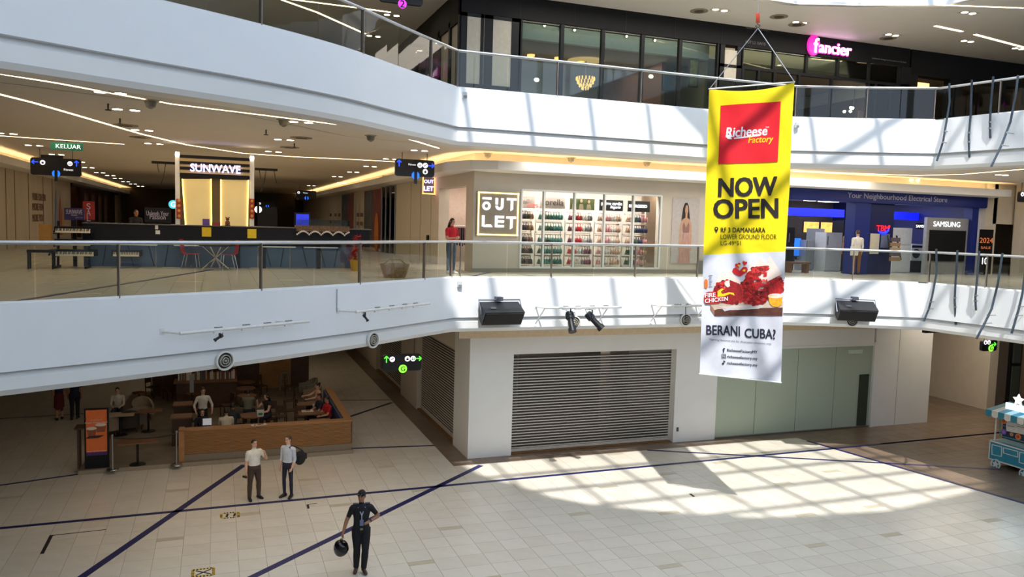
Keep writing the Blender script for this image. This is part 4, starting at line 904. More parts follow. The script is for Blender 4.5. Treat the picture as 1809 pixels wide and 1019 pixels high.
for x, y, lab in ((962, 45, 'small bulkhead spot in the first window'), (991, 50, 'small bulkhead spot next to the first mullion'), (1015, 53, 'small bulkhead spot in the second window'), (1107, 64, 'bright bulkhead spot in the third window'), (1157, 71, 'bulkhead spot in the fourth window')):
    p = pY(x, y, 25.3); t = thing('bulkhead_spot', lab+' of the upper shop', 'light', tuple(p), 0, 'bulkhead spots in the upper shop'); m = MB(); m.tube([p+Vector((0, .1, .08)), p], .05, BLACK, 8); m.build('housing', t); m = MB(); m.ell(p, (.045, .03, .045), LAMP, 8, 6); m.build('bulb', t)
for x, y, lab in ((948, 141, 'round white wall lamp above the pale sofa'), (1150, 135, 'round warm wall lamp beside the rose wall')):
    p = pY(x, y, 26.5); m = MB(); m.ell(p, (.1, .06, .07), LAMP, 10, 6); tag(m.build('wall_lamp'), lab, 'light')
p = pY(1226, 130, 25.45); t = thing('framed_picture', 'tall framed picture of foliage on the cream wall of the upper shop', 'picture', (p.x, 25.4, p.z-.5)); m = MB(); m.box(p.x-.25, p.x+.15, 25.4, 25.45, p.z-.5, p.z+.5, BLACK); m.build('frame', t); m = MB(); m.box(p.x-.2, p.x+.1, 25.38, 25.4, p.z-.46, p.z+.46, mat('foliage_print', (150, 150, 80), .6, var=.7, scale=7)); m.build('print', t)
p = pY(1183, 144, 26.4); m = MB(); m.box(p.x-.25, p.x+.25, 26.4, 26.45, p.z-.35, p.z+.35, mat('blue_print', (50, 100, 160), .5, var=.3)); tag(m.build('blue_picture'), 'blue picture hung beside the rose wall of the upper shop', 'picture')
t = thing('display_sofa', 'dark backed sofa with a blue throw seen low in the first shop window', 'sofa', (pY(957, 160, 25.8).x, 25.8, Z2)); p = t.location
m = MB(); m.box(p.x-.55, p.x+.4, 25.8, 26.5, Z2+.3, Z2+.5, mat('sofa_dark', (52, 58, 66), .7)); m.build('seat', t); m = MB(); m.box(p.x-.55, p.x+.4, 26.4, 26.6, Z2+.5, Z2+1.0, mat('sofa_dark', (52, 58, 66), .7)); m.build('backrest', t); m = MB(); m.hexa([(p.x+.2, 25.78, Z2+.3), (p.x+1.0, 25.78, Z2+.3), (p.x+1.0, 26.4, Z2+.3), (p.x+.2, 26.4, Z2+.3), (p.x+.5, 25.85, Z2+.55), (p.x+.9, 25.85, Z2+.75), (p.x+.9, 26.3, Z2+.75), (p.x+.5, 26.3, Z2+.55)], mat('blue_throw', (60, 120, 150), .8)); m.build('throw', t); m = MB(); m.box(p.x-.5, p.x-.42, 25.85, 26.4, Z2, Z2+.3, CHROME); m.build('leg', t); m = MB(); m.box(p.x+.3, p.x+.38, 25.85, 26.4, Z2, Z2+.3, CHROME); m.build('leg', t)
# sputnik chandelier by the entrance and a pink draped stand
p = pY(1508, 190, 27); t = thing('sputnik_chandelier', 'branching chandelier of small warm bulbs behind the shop entrance', 'lamp', tuple(p))
m = MB(); m.tube([p, p+Vector((0, 0, 1.6))], .02, DSTEEL, 6); m.build('rod', t)
r = random.Random(4)
for k in range(9):
    q = p+Vector((r.uniform(-.8, .8), r.uniform(-.5, .5), r.uniform(-.4, .35))); m = MB(); m.tube([p, q], .012, DSTEEL, 5); m.build('arm', t); m = MB(); m.ell(q, (.06, .06, .06), LAMP, 8, 6); m.build('bulb', t)
p = pY(1612, 155, 27); t = thing('drop_chandelier', 'heart shaped warm crystal lamp under a gilded ceiling rose', 'lamp', tuple(p)); m = MB(); m.lathe([(.02, -.25), (.2, -.05), (.24, .08), (.1, .16)], p, AMB, 12); m.build('crystal_drop', t); m = MB(); m.tube([p, p+Vector((0, 0, .4))], .015, DSTEEL, 5); m.build('rod', t); q = pY(1612, 151, 27); m = MB(); m.box(q.x-.75, q.x+.85, 26.9, 27.1, q.z+.0, q.z+.14, AMB); m.build('ceiling_rose', t)
p = pY(1532, 205, 25.6); t = thing('fabric_stand', 'pink fabric draped over a curved stand inside the shop entrance', 'display', (p.x, 25.6, Z2)); m = MB(); cv = [(p.x-.35, Z2), (p.x+.6, Z2), (p.x+.58, Z2+.6), (p.x+.42, Z2+1.05), (p.x+.2, Z2+1.3), (p.x-.4, Z2+1.35)]; m.extr([(x, 25.6, zz) for x, zz in cv], (0, .12, 0), mat('pink_drape', (206, 166, 168), .8, var=.15, scale=8, stretch=(6, 1, .3))); m.build('drape', t); m = MB(); m.tube([(p.x-.3, 25.75, Z2), (p.x-.3, 25.75, Z2+1.4)], .02, DSTEEL, 6); m.build('pole', t)
# pink sign
PK = mat('pink_sign', (200, 40, 150), .5, emit=1.1, ecol=(220, 40, 170), var=0); PW = mat('pink_white', (255, 240, 255), .5, emit=2.6, ecol=(255, 210, 250), var=0)
pa = pY(1428, 80, YW-.1); pb = pY(1503, 91, YW-.1); pm = pY(1438, 80, YW-.1)
t = thing('shop_sign', 'glowing pink shop sign with a white letter in a magenta oval', 'sign', (pm.x, YW-.1, pm.z))
m = MB(); m.lathe([(.001, -.03), (.26, -.03), (.28, 0), (.28, .06)], (0, 0, 0), PK, 24, 'y'); o = m.build('oval', t, local=True); o.scale = (1, 1, 1.35)
text('f', .22, PW, t, (pm.x+.08, YW-.14, pm.z), height=.52, bold=.015)
q0 = pY(1446, 88, YW-.1).x; q1 = pY(1503, 91, YW-.1).x; text('ancier', q1-q0, PW, t, ((q0+q1)/2, YW-.13, pY(1475, 88, YW).z), height=.38, bold=.008, extrude=.02); text('ancier', q1-q0+.06, PK, t, ((q0+q1)/2, YW-.09, pY(1475, 88, YW).z), height=.42, bold=.03, extrude=.02)
GT = mat('grey_small_letter', (110, 108, 112), .5)
t = thing('unit_lettering', 'two small grey lines of unit lettering on the black fascia above the banner', 'sign', (pY(1337, 64, YW).x, YW-.04, 14.3))
p = pY(1338, 51, YW); text('FLOAT BY CASTROM', 1.0, GT, t, (p.x, YW-.03, p.z), height=.1); p = pY(1334, 76, YW); text('LOT L2 13A/15', .85, GT, t, (p.x, YW-.03, p.z), height=.1)
p = pY(1570, 107, YW); t = thing('tiny_lettering', 'long thin line of grey lettering at the end of the black fascia', 'sign', (p.x, YW-.03, p.z)); text('bathroom fittings and furniture of all kinds', 1.7, GT, t, (p.x, YW-.03, p.z), height=.07)
# side wall of the upper shop along the left mall
sv = MB(); sv.box(XW-.6, XW-.45, YW+.2, 40, Z2, Z2+.3, BLACKP); sv.box(XW-.6, XW-.45, YW+.2, 40, 14.0, CE2, BP)
for y in (YW+.15, 25.6, 26.9, 28.6, 30.4, 33, 36): sv.box(XW-.6, XW-.42, y-.08, y+.08, Z2, 14.2, BLACKP)
side2 = struct('window_4', sv, 'black framed side windows of the upper shop along the left-hand mall')
for k, (a, b) in enumerate(((24.65, 25.5), (25.7, 26.8), (27.0, 28.5), (28.7, 30.3), (30.5, 32.9), (33.1, 35.9))):
    m = MB(); m.box(XW-.53, XW-.5, a, b, Z2+.3, 14.0, CRM if k < 2 else WGLASS); m.build('infill_panel' if k < 2 else 'pane', side2)
w2l = MB(); w2l.box(XW-.4, XW-.3, 27, 40, Z2, CE2, mat('amber_inner', (130, 100, 60), .7)); w2l.box(-14, XW-.3, 44, 44.2, Z2, CE2, mat('brown_far', (104, 78, 44), .7)); struct('wall_far_second', w2l, 'brown far wall of the left-hand mall on the second floor')
# steps in the second floor ceiling
cp = MB(); pts = [pZ(x, y, CE2-.25) for x, y in ((1050, -40), (1180, 4), (1560, 40), (1662, 22), (1668, 26), (1620, 87), (1600, 86), (1500, 71), (900, -12))]

# ================================================================== FIRST FLOOR MALL ON THE LEFT
hl = MB(); hl.box(XL-.2, XL, 26, 46.6, Z1, CE1, BEIGE2); hl.box(XL-.2, XL, 75, 90, Z1, CE1, BEIGE2)
wall_l = struct('wall_hoarding', hl, 'beige hoarding wall along the mall with three lines of lettering')
for y in (34.9, 36.9, 38.4, 41.0, 44.2, 46.5):
    m = MB(); m.box(XL, XL+.015, y, y+.04, Z1, 9.6, mat('wall_joint_dark', (90, 78, 64), .7)); m.build('panel_joint', wall_l)
LET = mat('brown_letter', (120, 84, 70), .6)
tl = thing('hoarding_lettering', 'three lines of dark capitals on the beige hoarding wall', 'sign', (XL+.02, 42.8, 7.2))
for s_, yy in (('MORE COLOUR', 347), ('MORE FUN', 365), ('MORE YOU', 385)):
    p0, p1 = pX(57, yy, XL), pX(80 if s_ == 'MORE COLOUR' else 76, yy, XL); text(s_, abs(p1.y-p0.y), LET, tl, (XL+.02, (p0.y+p1.y)/2, p0.z), (PI/2, 0, PI/2), height=.33, bold=.01)
for k, (y, c, hh) in enumerate(((47.5, (120, 150, 190), 2.4), (48.6, (180, 90, 70), 2.0), (49.4, (200, 160, 110), 1.4))):
    m = MB(); m.add([(XL+.02, y-.5, Z1+.3), (XL+.02, y+.5, Z1+.3), (XL+.02, y+.3, Z1+.5+hh*.6), (XL+.02, y, Z1+.4+hh), (XL+.02, y-.3, Z1+.5+hh*.6)], [(0, 1, 2, 3, 4)], mat('graphic_%d' % k, c, .6)); m.build('graphic_print', wall_l)
h2 = MB(); h2.box(XL-.2, XL, 46.6, 52, Z1, CE1, BEIGE2); h2.build('hoarding_panel', wall_l)
# glossy brown shops farther down
bs = MB(); BRZ = mat('bronze_gloss', (92, 52, 28), .2, .5, var=.3, scale=2)
for k in range(7):
    y = 52+k*3.2; bs.box(XL-.3, XL+.05, y, y+1.5, Z1, 9.4, BRZ)
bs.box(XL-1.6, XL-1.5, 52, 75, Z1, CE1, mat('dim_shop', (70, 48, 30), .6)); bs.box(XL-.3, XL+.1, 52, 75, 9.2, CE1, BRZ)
struct('wall_shops_far', bs, 'glossy bronze shop piers farther down the mall')
for k in range(4):
    y = 56.7+k*3.2; m = MB(); m.box(XL-.5, XL-.4, y-.6, y+.6, Z1+.2, 8.9, mat('lit_display', (190, 215, 225), .5, emit=.45, var=.5, scale=3)); tag(m.build('lit_display_panel'), '%s pale lit display panel between the bronze piers of the mall' % ('first', 'second', 'third', 'fourth')[k], 'display', 'lit panels between the bronze piers')
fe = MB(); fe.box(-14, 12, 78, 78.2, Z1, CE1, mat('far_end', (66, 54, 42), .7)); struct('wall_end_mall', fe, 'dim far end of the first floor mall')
# right-hand mall wall: glass shop, posters
gp = MB()
rw = struct('wall_mall_posters', MB().box(XW+.3, XW+.4, 36.2, 39.6, Z1, CE1, mat('dim_glass_back', (120, 104, 78), .5)), 'recessed dim glazed unit on the mall wall')
m = MB(); m.box(XW-.02, XW, 36.2, 39.6, Z1+.05, 9.3, WGLASS); m.build('glass_pane', rw)
for y in (36.3, 37.4, 38.5, 39.5): m = MB(); m.box(XW-.05, XW+.02, y-.03, y+.03, Z1, 9.4, STEEL); m.build('mullion', rw)
def wallposter(y0, y1, col, label, var=.5):
    m = MB(); m.box(XW-.03, XW, y0, y1, Z1+.15, 9.3, mat('poster_'+str(col), col, .5, var=var, scale=1.6)); return tag(m.build('wall_poster'), label, 'poster', 'tall posters on the mall wall')
wallposter(39.7, 41.8, (120, 44, 40), 'tall red and orange poster beside the glazed unit'); wallposter(41.8, 44.5, (70, 72, 78), 'tall grey photo poster next to the red one'); wallposter(48.3, 50.4, (122, 52, 48), 'narrow dark red poster farther down the mall wall'); wallposter(50.4, 53.0, (66, 74, 86), 'narrow slate blue poster farther down the mall wall')
m = MB(); m.ell((XW-.06, 40.6, 7.1), (.02, .6, 1.0), mat('orange_print', (190, 110, 40), .6), 12, 8); tag(m.build('orange_figure_print'), 'orange figure printed on the red poster', 'poster')
for k, y in enumerate((45.4, 46.6, 54.2, 56.0, 58.5)):
    for j in range(3):
        t_ = text(('MORE COLOUR', 'MORE FUN', 'MORE YOU')[j], .9, LET, None, (XW-.012, y, 8.0-.5*j), (PI/2, 0, -PI/2), height=.22, name='wall_lettering'); tag(t_, 'small %s line of dark capitals on the mall wall, %s column' % (('upper', 'middle', 'lower')[j], ('first', 'second', 'third', 'fourth', 'fifth')[k]), 'sign', 'lettering on the mall wall')
    m = MB(); m.add([(XW-.012, y+.7, Z1+.6), (XW-.012, y+1.1, Z1+.6), (XW-.012, y+1.0, 8.2), (XW-.012, y+.9, 8.9), (XW-.012, y+.8, 8.1)], [(0, 1, 2, 3, 4)], mat('graphic_0', (120, 150, 190), .6)); tag(m.build('wall_graphic'), 'slim blue brush graphic beside the %s lettering column' % ('first', 'second', 'third', 'fourth', 'fifth')[k], 'graphic', 'brush graphics on the mall wall')
m = MB(); m.box(XW-.06, XW, 30.0, 30.25, 6.9, 7.2, DARK); tag(m.build('switch_box'), 'small dark switch box low on the beige mall wall', 'box')

# ------------------------------------------------------------------ ceiling lights, sprinklers, dome cameras
def twin(x, y, z, label, grp, kmin=0):
    p = pZ(x, y, z-.005)
    t = thing('twin_downlight', label, 'light', (p.x, p.y, z), 0, grp)
    for s in (-.17, .17):
        m = MB(); m.lathe([(.1, -.012), (.1, 0)], (s, 0, 0), LAMP, 10); m.build('lamp_face', t, local=True)
    m = MB(); m.box(-.32, .32, -.15, .15, -.006, .0, mat('light_trim', (206, 200, 188), .5)); m.build('trim', t, local=True)
G1 = 'twin downlights in the first floor ceiling'
desc = [((195, 164), 'next to the led strip over the near left ceiling'), ((223, 194), 'just behind the nearest one on the near left'), ((251, 230), 'in front of the long curved led strip'), ((272, 254), 'beyond the curved led strip'), ((532, 216), 'over the middle of the balcony next to a dome camera'), ((502, 247), 'second in the row above the pillar of the piano stand'), ((483, 268), 'third in the row above the pillar of the piano stand'), ((741, 266), 'above the hanging black sign near the corner'), ((690, 281), 'to the side of the hanging black sign'), ((654, 294), 'over the mall wall before the neon sign'), ((624, 304), 'farther down the mall ceiling past the neon sign'), ((596, 312), 'midway down the mall ceiling along the cove'), ((604, 323), 'below the cove midway down the mall'), ((550, 328), 'far down the mall ceiling near the small sign'), ((12, 236), 'at the picture edge over the hoarding'), ((60, 257), 'close to the green exit sign'), ((100, 273), 'behind the hanging sign by the hoarding'), ((138, 286), 'just past the hanging sign by the hoarding'), ((156, 296), 'second past the sign by the hoarding'), ((176, 305), 'third past the sign by the hoarding'), ((195, 310), 'fourth past the sign by the hoarding'), ((208, 315), 'fifth past the sign by the hoarding'), ((222, 321), 'sixth past the sign by the hoarding'), ((235, 325), 'seventh past the sign by the hoarding'), ((248, 329), 'eighth past the sign by the hoarding'), ((962, 278.5), 'in front of the outlet window'), ((1119, 287.5), 'in front of the fashion poster'), ((1472, 309), 'over the walkway of the electrical store'), ((1615, 317), 'before the brand wall of the electrical store'), ((1770, 309), 'at the right-hand end of the walkway'), ((1749, 325.5), 'behind the one at the end of the walkway')]
for (x, y), d in desc: twin(x, y, CE1, 'twin downlight '+d, G1)
G2 = 'twin downlights in the second floor ceiling'
for (x, y), d in [((1272, 18), 'nearest the banner rope'), ((1413, 40), 'over the black fascia left of the pink sign'), ((1576, 62), 'beyond the pink sign'), ((1711, 23), 'near the top of the stepped ceiling'), ((1709, 73), 'between the two led bars'), ((1799, 86), 'at the end of the led bar'), ((692, 27), 'seen above the upper handrail on the curved side'), ((660, 64), 'seen through the upper glass on the curved side')]: twin(x, y, CE2, 'twin downlight '+d, G2)
SPR = mat('sprinkler_dark', (60, 54, 48), .4, .5)
for k, ((x, y), d) in enumerate([((191, 183), 'near the nearest downlights'), ((212, 209), 'in line behind the first'), ((470, 229), 'before the tower of the piano stand'), ((520, 253), 'left of the hanging sign'), ((1065, 287), 'over the outlet window'), ((1403, 308), 'beside the banner'), ((1560, 317), 'over the electrical store sign')]):
    p = pZ(x, y, CE1); t = thing('sprinkler', 'small dark ceiling sprinkler '+d, 'sprinkler', tuple(p), 0, 'sprinklers in the first floor ceiling'); m = MB(); m.tube([p, p-Vector((0, 0, .12))], .02, SPR, 6); m.build('stem', t); m = MB(); m.lathe([(.06, -.14), (.06, -.12)], p, SPR, 8); m.build('deflector', t)
for k, ((x, y), d) in enumerate([((266, 177), 'between the led strip and the ceiling joint'), ((501, 211), 'beside a pair of downlights over the balcony'), ((862, 270), 'over the corner of the outlet'), ((1009, 278), 'over the outlet window'), ((1143, 286), 'over the outlet beside the banner'), ((655, 239), 'near the corner of the upper fascia')]):
    p = pZ(x, y, CE1); t = thing('dome_speaker', 'small grey ceiling dome '+d, 'dome', tuple(p), 0, 'grey ceiling domes'); m = MB(); m.lathe([(.16, -.02), (.16, 0)], p, mat('dome_ring', (170, 164, 152), .4), 14); m.build('ring', t); m = MB(); m.lathe([(.02, -.17), (.09, -.13), (.12, -.02)], p, mat('dome_grey', (120, 116, 110), .3), 14); m.build('dome', t, smooth=True)
VNT = mat('vent_grey', (150, 142, 128), .5)
for k, ((x, y, z), d) in enumerate([((222, 221, CE1), 'by the curved led strip'), ((248, 242, CE1), 'behind the curved led strip'), ((532, 243, CE1), 'before the piano stand tower'), ((512, 260, CE1), 'near the piano stand tower'), ((1235, 19, CE2), 'beside the banner rope'), ((1376, 29, CE2), 'right of the banner rope'), ((1408, 43, CE2), 'left of the pink sign'), ((1569, 67, CE2), 'right of the pink sign'), ((1166, 292, CE1), 'in front of the fashion poster')]):
    p = pZ(x, y, z); t = thing('ceiling_vent', 'round flush ceiling vent '+d, 'vent', tuple(p), 0, 'round ceiling vents'); m = MB(); m.lathe([(.3, -.02), (.3, 0)], p, VNT, 18); m.build('ring', t); m = MB(); m.lathe([(.16, -.03), (.16, -.02)], p, mat('vent_dark', (80, 74, 66), .5), 18); m.build('core', t)

# ------------------------------------------------------------------ hanging signs
SGN = mat('sign_black', (22, 22, 28), .3); IW = mat('icon_white', (240, 240, 245), .5, emit=1.2, var=0)
def hang_sign(c, w_, h_, ztop, label, arrows, icons, badge, words_, rz=0, acol=None, bcol=None, bname='1'):
    t = thing('hanging_sign', label, 'sign', (c[0], c[1], c[2]), rz, 'black hanging wayfinding signs')
    m = MB(); n = 5; r = .09; pts = []
    for cx, cz, a0 in ((w_/2-r, h_/2-r, 0), (-w_/2+r, h_/2-r, 90), (-w_/2+r, -h_/2+r, 180), (w_/2-r, -h_/2+r, 270)):
        for k in range(n): a = math.radians(a0+90*k/(n-1)); pts.append((cx+r*math.cos(a), -.06, cz+r*math.sin(a)))
    m.extr(pts, (0, .12, 0), SGN); m.build('sign_box', t, local=True)
    for s in (-.32, .32):
        m = MB(); m.tube([(s*w_, 0, h_/2), (s*w_, 0, ztop-c[2])], .012, BLACK, 5); m.build('rod', t, local=True)
    for x, z, d in arrows:
        m = MB(); a = .1
        if d == 'u': seg = [((0, -a), (0, a)), ((0, a), (-a*.7, a*.3)), ((0, a), (a*.7, a*.3))]
        elif d == 'r': seg = [((-a, 0), (a, 0)), ((a, 0), (a*.3, a*.7)), ((a, 0), (a*.3, -a*.7))]
        else: seg = [((a, 0), (-a, 0)), ((-a, 0), (-a*.3, a*.7)), ((-a, 0), (-a*.3, -a*.7))]
        for p, q in seg: m.bar((x+p[0], -.065, z+p[1]), (x+q[0], -.065, z+q[1]), .03, .03, acol)
        m.build('arrow', t, local=True)
    for x, z, g in icons:
        m = MB(); m.tube([(x, -.062, z), (x, -.07, z)], .085, IW, 16); m.build('icon', t, local=True)
        k = MB()
        if g == 'wc':
            for s in (-.03, .03): k.ell((x+s, -.072, z+.035), (.013, .004, .013), SGN, 6, 4); k.box(x+s-.013, x+s+.013, -.074, -.071, z-.05, z+.015, SGN)
        elif g == 'lift': k.box(x-.035, x+.035, -.074, -.071, z-.045, z+.02, SGN); k.box(x-.015, x+.015, -.074, -.071, z+.03, z+.05, SGN)
        elif g == 'esc': k.bar((x-.05, -.073, z-.03), (x+.05, -.073, z+.04), .004, .022, SGN)
        else: k.box(x-.055, x+.055, -.074, -.071, z-.015, z+.02, SGN)
        k.build('pictogram', t, local=True)
    bx_, bz = badge
    m = MB(); m.tube([(bx_, -.062, bz), (bx_, -.075, bz)], .13, bcol, 20); m.build('level_badge', t, local=True)
    text(bname, .075 if bname == '1' else .13, SGN, t, (bx_, -.079, bz), local=True, bold=.02, extrude=.002)
    for s_, x, z, wd in words_: text(s_, wd, IW, t, (x, -.064, z), local=True, extrude=.001)
    return t
BA = mat('blue_arrow', (40, 80, 255), .5, emit=1.6, var=0); BB = mat('blue_badge', (30, 110, 255), .5, emit=1.6, var=0)
GA = mat('green_arrow', (90, 230, 60), .5, emit=1.4, var=0); GB = mat('green_badge', (140, 240, 70), .5, emit=1.6, ecol=(130, 250, 60), var=0)
p = pY(732.5, 297, 25.7); hang_sign(p, 1.3, .55, CE1, 'black hanging sign with a blue badge at the mall corner near the neon sign', [(-.53, .13, 'u'), (.53, .1, 'r')], [(.16, .1, 'wc'), (.34, .1, 'esc'), (.34, -.1, 'lift')], (.02, -.24), [('Fitness', -.1, .11, .24)], 0, BA, BB)
p = pY(99.5, 295, 33); hang_sign(p, 1.62, .62, CE1, 'black hanging sign with a blue badge in front of the hoarding wall', [(-.66, .15, 'l'), (.66, .15, 'u')], [(-.42, .14, 'lift'), (.45, .14, 'wc')], (0, -.24), [('Fitness', .4, -.08, .3)], 0, BA, BB)
p = pY(541, 344, 55); hang_sign(p, 1.3, .55, CE1, 'small looking black sign hung halfway down the mall', [], [(-.5, .13, 'lift')], (.02, -.22), [('Fitness', -.05, .12, .3)], 0, BA, BB)
p = pY(470, 362, 70); hang_sign(p, 1.5, .5, CE1, 'black sign with a blue badge at the far end of the mall', [], [(-.5, .1, 'wc')], (.1, -.12), [], 0, BA, BB)
p = pY(710, 640, 24.2); hang_sign(p, 1.22, .52, 4.9, 'black hanging sign with a green G badge before the brown shutters', [(-.5, .12, 'u'), (.5, .12, 'r')], [(-.32, .12, 'esc'), (.16, .12, 'lift'), (.34, .12, 'wc')], (.02, -.19), [], 0, GA, GB, 'G')
p = pY(1746, 610, 22); hang_sign(p, .78, .42, 4.9, 'black sign with a green G badge above the lift lobby', [(.2, .05, 'r')], [(-.24, .13, 'lift'), (-.06, .13, 'wc')], (.07, -.1), [], 0, GA, GB, 'G')
p = pY(1812, 348, 23); hang_sign(p, .8, .42, CE1, 'black hanging sign cut off by the edge beyond the electrical store', [], [(-.28, .1, 'lift'), (-.08, .1, 'wc'), (.12, .1, 'esc')], (.1, -.12), [], 0, BA, BB)
p = pY(709, -8, 24); hang_sign(p, 1.3, .5, CE2, 'black hanging sign with a pink badge at the top of the second floor', [], [], (.02, -.26), [], 0, BA, mat('pink_badge', (230, 60, 230), .5, emit=1.6, var=0), '2')
m = MB(); m.box(24.1, 27, 21.6, 21.75, 4.2, 4.55, SGN); tag(m.build('sign_beam'), 'long black sign beam above the lift lobby', 'sign')
p = pZ(118, 254, 9.85); t = thing('exit_sign', 'green exit sign under the first floor ceiling', 'sign', (p.x, p.y, 9.6)); m = MB(); m.box(p.x-.45, p.x+.45, p.y-.03, p.y+.03, 9.65, 9.88, mat('exit_green', (40, 120, 90), .5, emit=.35, var=0)); m.build('panel', t); text('KELUAR', .7, IW, t, (p.x+.05, p.y-.035, 9.765), height=.13); m = MB(); m.tube([(p.x, p.y, 9.88), (p.x, p.y, CE1)], .02, BLACK, 5); m.build('rod', t)
m = MB(); p = pY(92, 279, 33.2); m.box(p.x-.35, p.x+.35, 33.15, 33.25, p.z-.08, p.z+.1, BLACK); tag(m.build('sign_bracket'), 'dark bracket above the hanging sign by the hoarding', 'bracket')

# ------------------------------------------------------------------ piano stand
KX0, KX1, KY, KT = -4.2, 4.05, 25.6, 7.4
NB = mat('stand_black', (18, 17, 20), .5, spec=.25, var=.1); NBL = mat('stand_blue', (62, 86, 112), .6, var=.15, scale=1.5)
t = thing('piano_stand_counter', 'long black sales counter with slate blue lower panels on the first floor', 'counter', (0, KY, Z1))
m = MB(); m.box(KX0+.6, KX1+.55, KY, KY+.12, 6.85, KT, NB); m.build('upper_panel', t)
m = MB(); m.box(KX0+.6, KX1+.6, KY-.05, KY+.55, KT, KT+.03, mat('counter_top', (96, 90, 86), .25)); m.build('counter_top', t)
for k in range(8):
    a = KX0+.6+k*(KX1-KX0-.6)/8; b = KX0+.6+(k+1)*(KX1-KX0-.6)/8; m = MB(); m.box(a+.01, b-.01, KY+.04, KY+.12, Z1+.02, 6.85, NBL); m.build('lower_panel', t)
for k in range(14):
    a = KX0+1.2+k*.55; dx = .16 if k % 3 else -.1
    if 1.0 < a < 3.9 or a < -1: m = MB(); m.bar((a, KY+.03, 6.84), (a+dx, KY+.03, Z1+.05), .02, .02, NB); m.build('dark_strip', t)
for a, b in ((-2.9, -1.65), (-1.2, -.4), (1.2, 2.3), (2.55, 3.6)): m = MB(); m.box(a, b, KY-.02, KY, 6.8, 6.83, mat('led_dim', (190, 190, 186), .5, emit=.35, var=0)); m.build('light_line', t)
for x in (1.35, 3.0, .6): m = MB(); m.box(x-.06, x+.06, KY-.01, KY+.03, Z1, 6.85, NB); m.build('post', t)
YN = mat('yellow_notice', (226, 192, 20), .6)
for x, y, lab in ((365, 409, 'yellow notice taped to the black counter below the tower'), (445, 412, 'second yellow notice taped to the counter under the tower pillar')):
    p = pY(x, y, KY-.01); m = MB(); m.box(p.x-.13, p.x+.13, KY-.02, KY-.002, p.z-.15, p.z+.13, YN); tag(m.build('yellow_notice'), lab, 'notice', 'yellow notices on the counter')
p = pY(278, 405, KY-.01); m = MB(); m.box(p.x-.05, p.x+.07, KY-.02, KY-.002, p.z-.14, p.z-.03, mat('white_label', (220, 216, 210), .6)); m.box(p.x-.06, p.x+.02, KY-.02, KY-.002, p.z+.0, p.z+.13, mat('white_label', (220, 216, 210), .6)); tag(m.build('counter_label'), 'white label stuck on the black counter', 'notice')
# tower
t = thing('stand_tower', 'tall tower with two glowing cream panels between white pillars behind the counter', 'tower', (0, 27.0, Z1))
TW = 27.0
def tx_(x, y): return pY(x, y, TW)
for x0, x1 in ((309.5, 317.5), (441, 449)):
    a, b = tx_(x0, 330).x, tx_(x1, 330).x; m = MB(); m.box(a, b, TW, TW+.2, Z1, 9.62, WHITE); m.build('pillar', t); m = MB(); m.box(a+.01, b-.01, TW-.03, TW+.1, 9.55, 9.66, LAMP); m.build('pillar_light', t)
CG = mat('cream_glow_panel', (240, 218, 150), .5, emit=.16, ecol=(255, 222, 150), var=.1, scale=1.2)
EG = mat('edge_glow', (255, 230, 150), .5, emit=4.0, ecol=(255, 214, 110), var=0)
for q in ([(322, 316), (373, 316), (374, 402), (328, 402)], [(390, 317), (439, 318), (437, 402), (390, 402)]):
    P_ = [tx_(x, y) for x, y in q]; m = MB(); m.extr(P_, (0, .08, 0), CG); m.build('glow_panel', t)
    for i, j in ((0, 3), (1, 2)): m = MB(); m.bar(P_[i]-Vector((0, .012, 0)), P_[j]-Vector((0, .012, 0)), .03, .03, EG, (0, 1, 0)); m.build('edge_light', t)
m = MB(); a, b = tx_(318, 350).x, tx_(441, 350).x; m.box(a, b, TW+.12, TW+.25, Z1, 9.5, mat('tower_back', (70, 62, 54), .6)); m.build('back_panel', t)
for yy in (279, 290, 299.5, 312): p = tx_(380, yy); m = MB(); m.box(a, b, TW-.06, TW, p.z-.045, p.z+.045, NB); m.build('black_bar', t)
for yy in (284.5, 294.8, 305): p = tx_(380, yy); m = MB(); m.box(a, b, TW-.03, TW-.01, p.z-.05, p.z+.05, mat('tower_band', (166, 140, 92), .5, emit=.25, var=0)); m.build('band', t)
LL = mat('lilac_letter', (235, 235, 255), .5, emit=3.5, ecol=(190, 185, 255), var=0)
p = tx_(381, 298); text('SUNWAVE', tx_(425, 298).x-tx_(337, 298).x, LL, t, (p.x, TW-.09, p.z), height=.24, bold=.012, extrude=.02)
# tassels on the pillars
TAS = mat('red_tassel', (170, 56, 40), .7, var=.3, scale=20)
for x, lab in ((316, 'red hanging couplet on the pillar facing the hoarding'), (445, 'red hanging couplet on the other tower pillar')):
    p0, p1 = pY(x, 351, TW-.03), pY(x, 386, TW-.03); tt = thing('red_couplet', lab, 'decoration', tuple(p1), 0, 'red couplets on the tower pillars'); m = MB(); m.box(p0.x-.075, p0.x+.075, TW-.03, TW-.005, p1.z, p0.z, TAS); m.build('banner', tt)
    for k in range(4): m = MB(); zz = p1.z+.08+k*.16; m.ell((p0.x, TW-.035, zz), (.045, .006, .05), mat('gold_print', (214, 160, 70), .5), 8, 5); m.build('gold_character', tt)
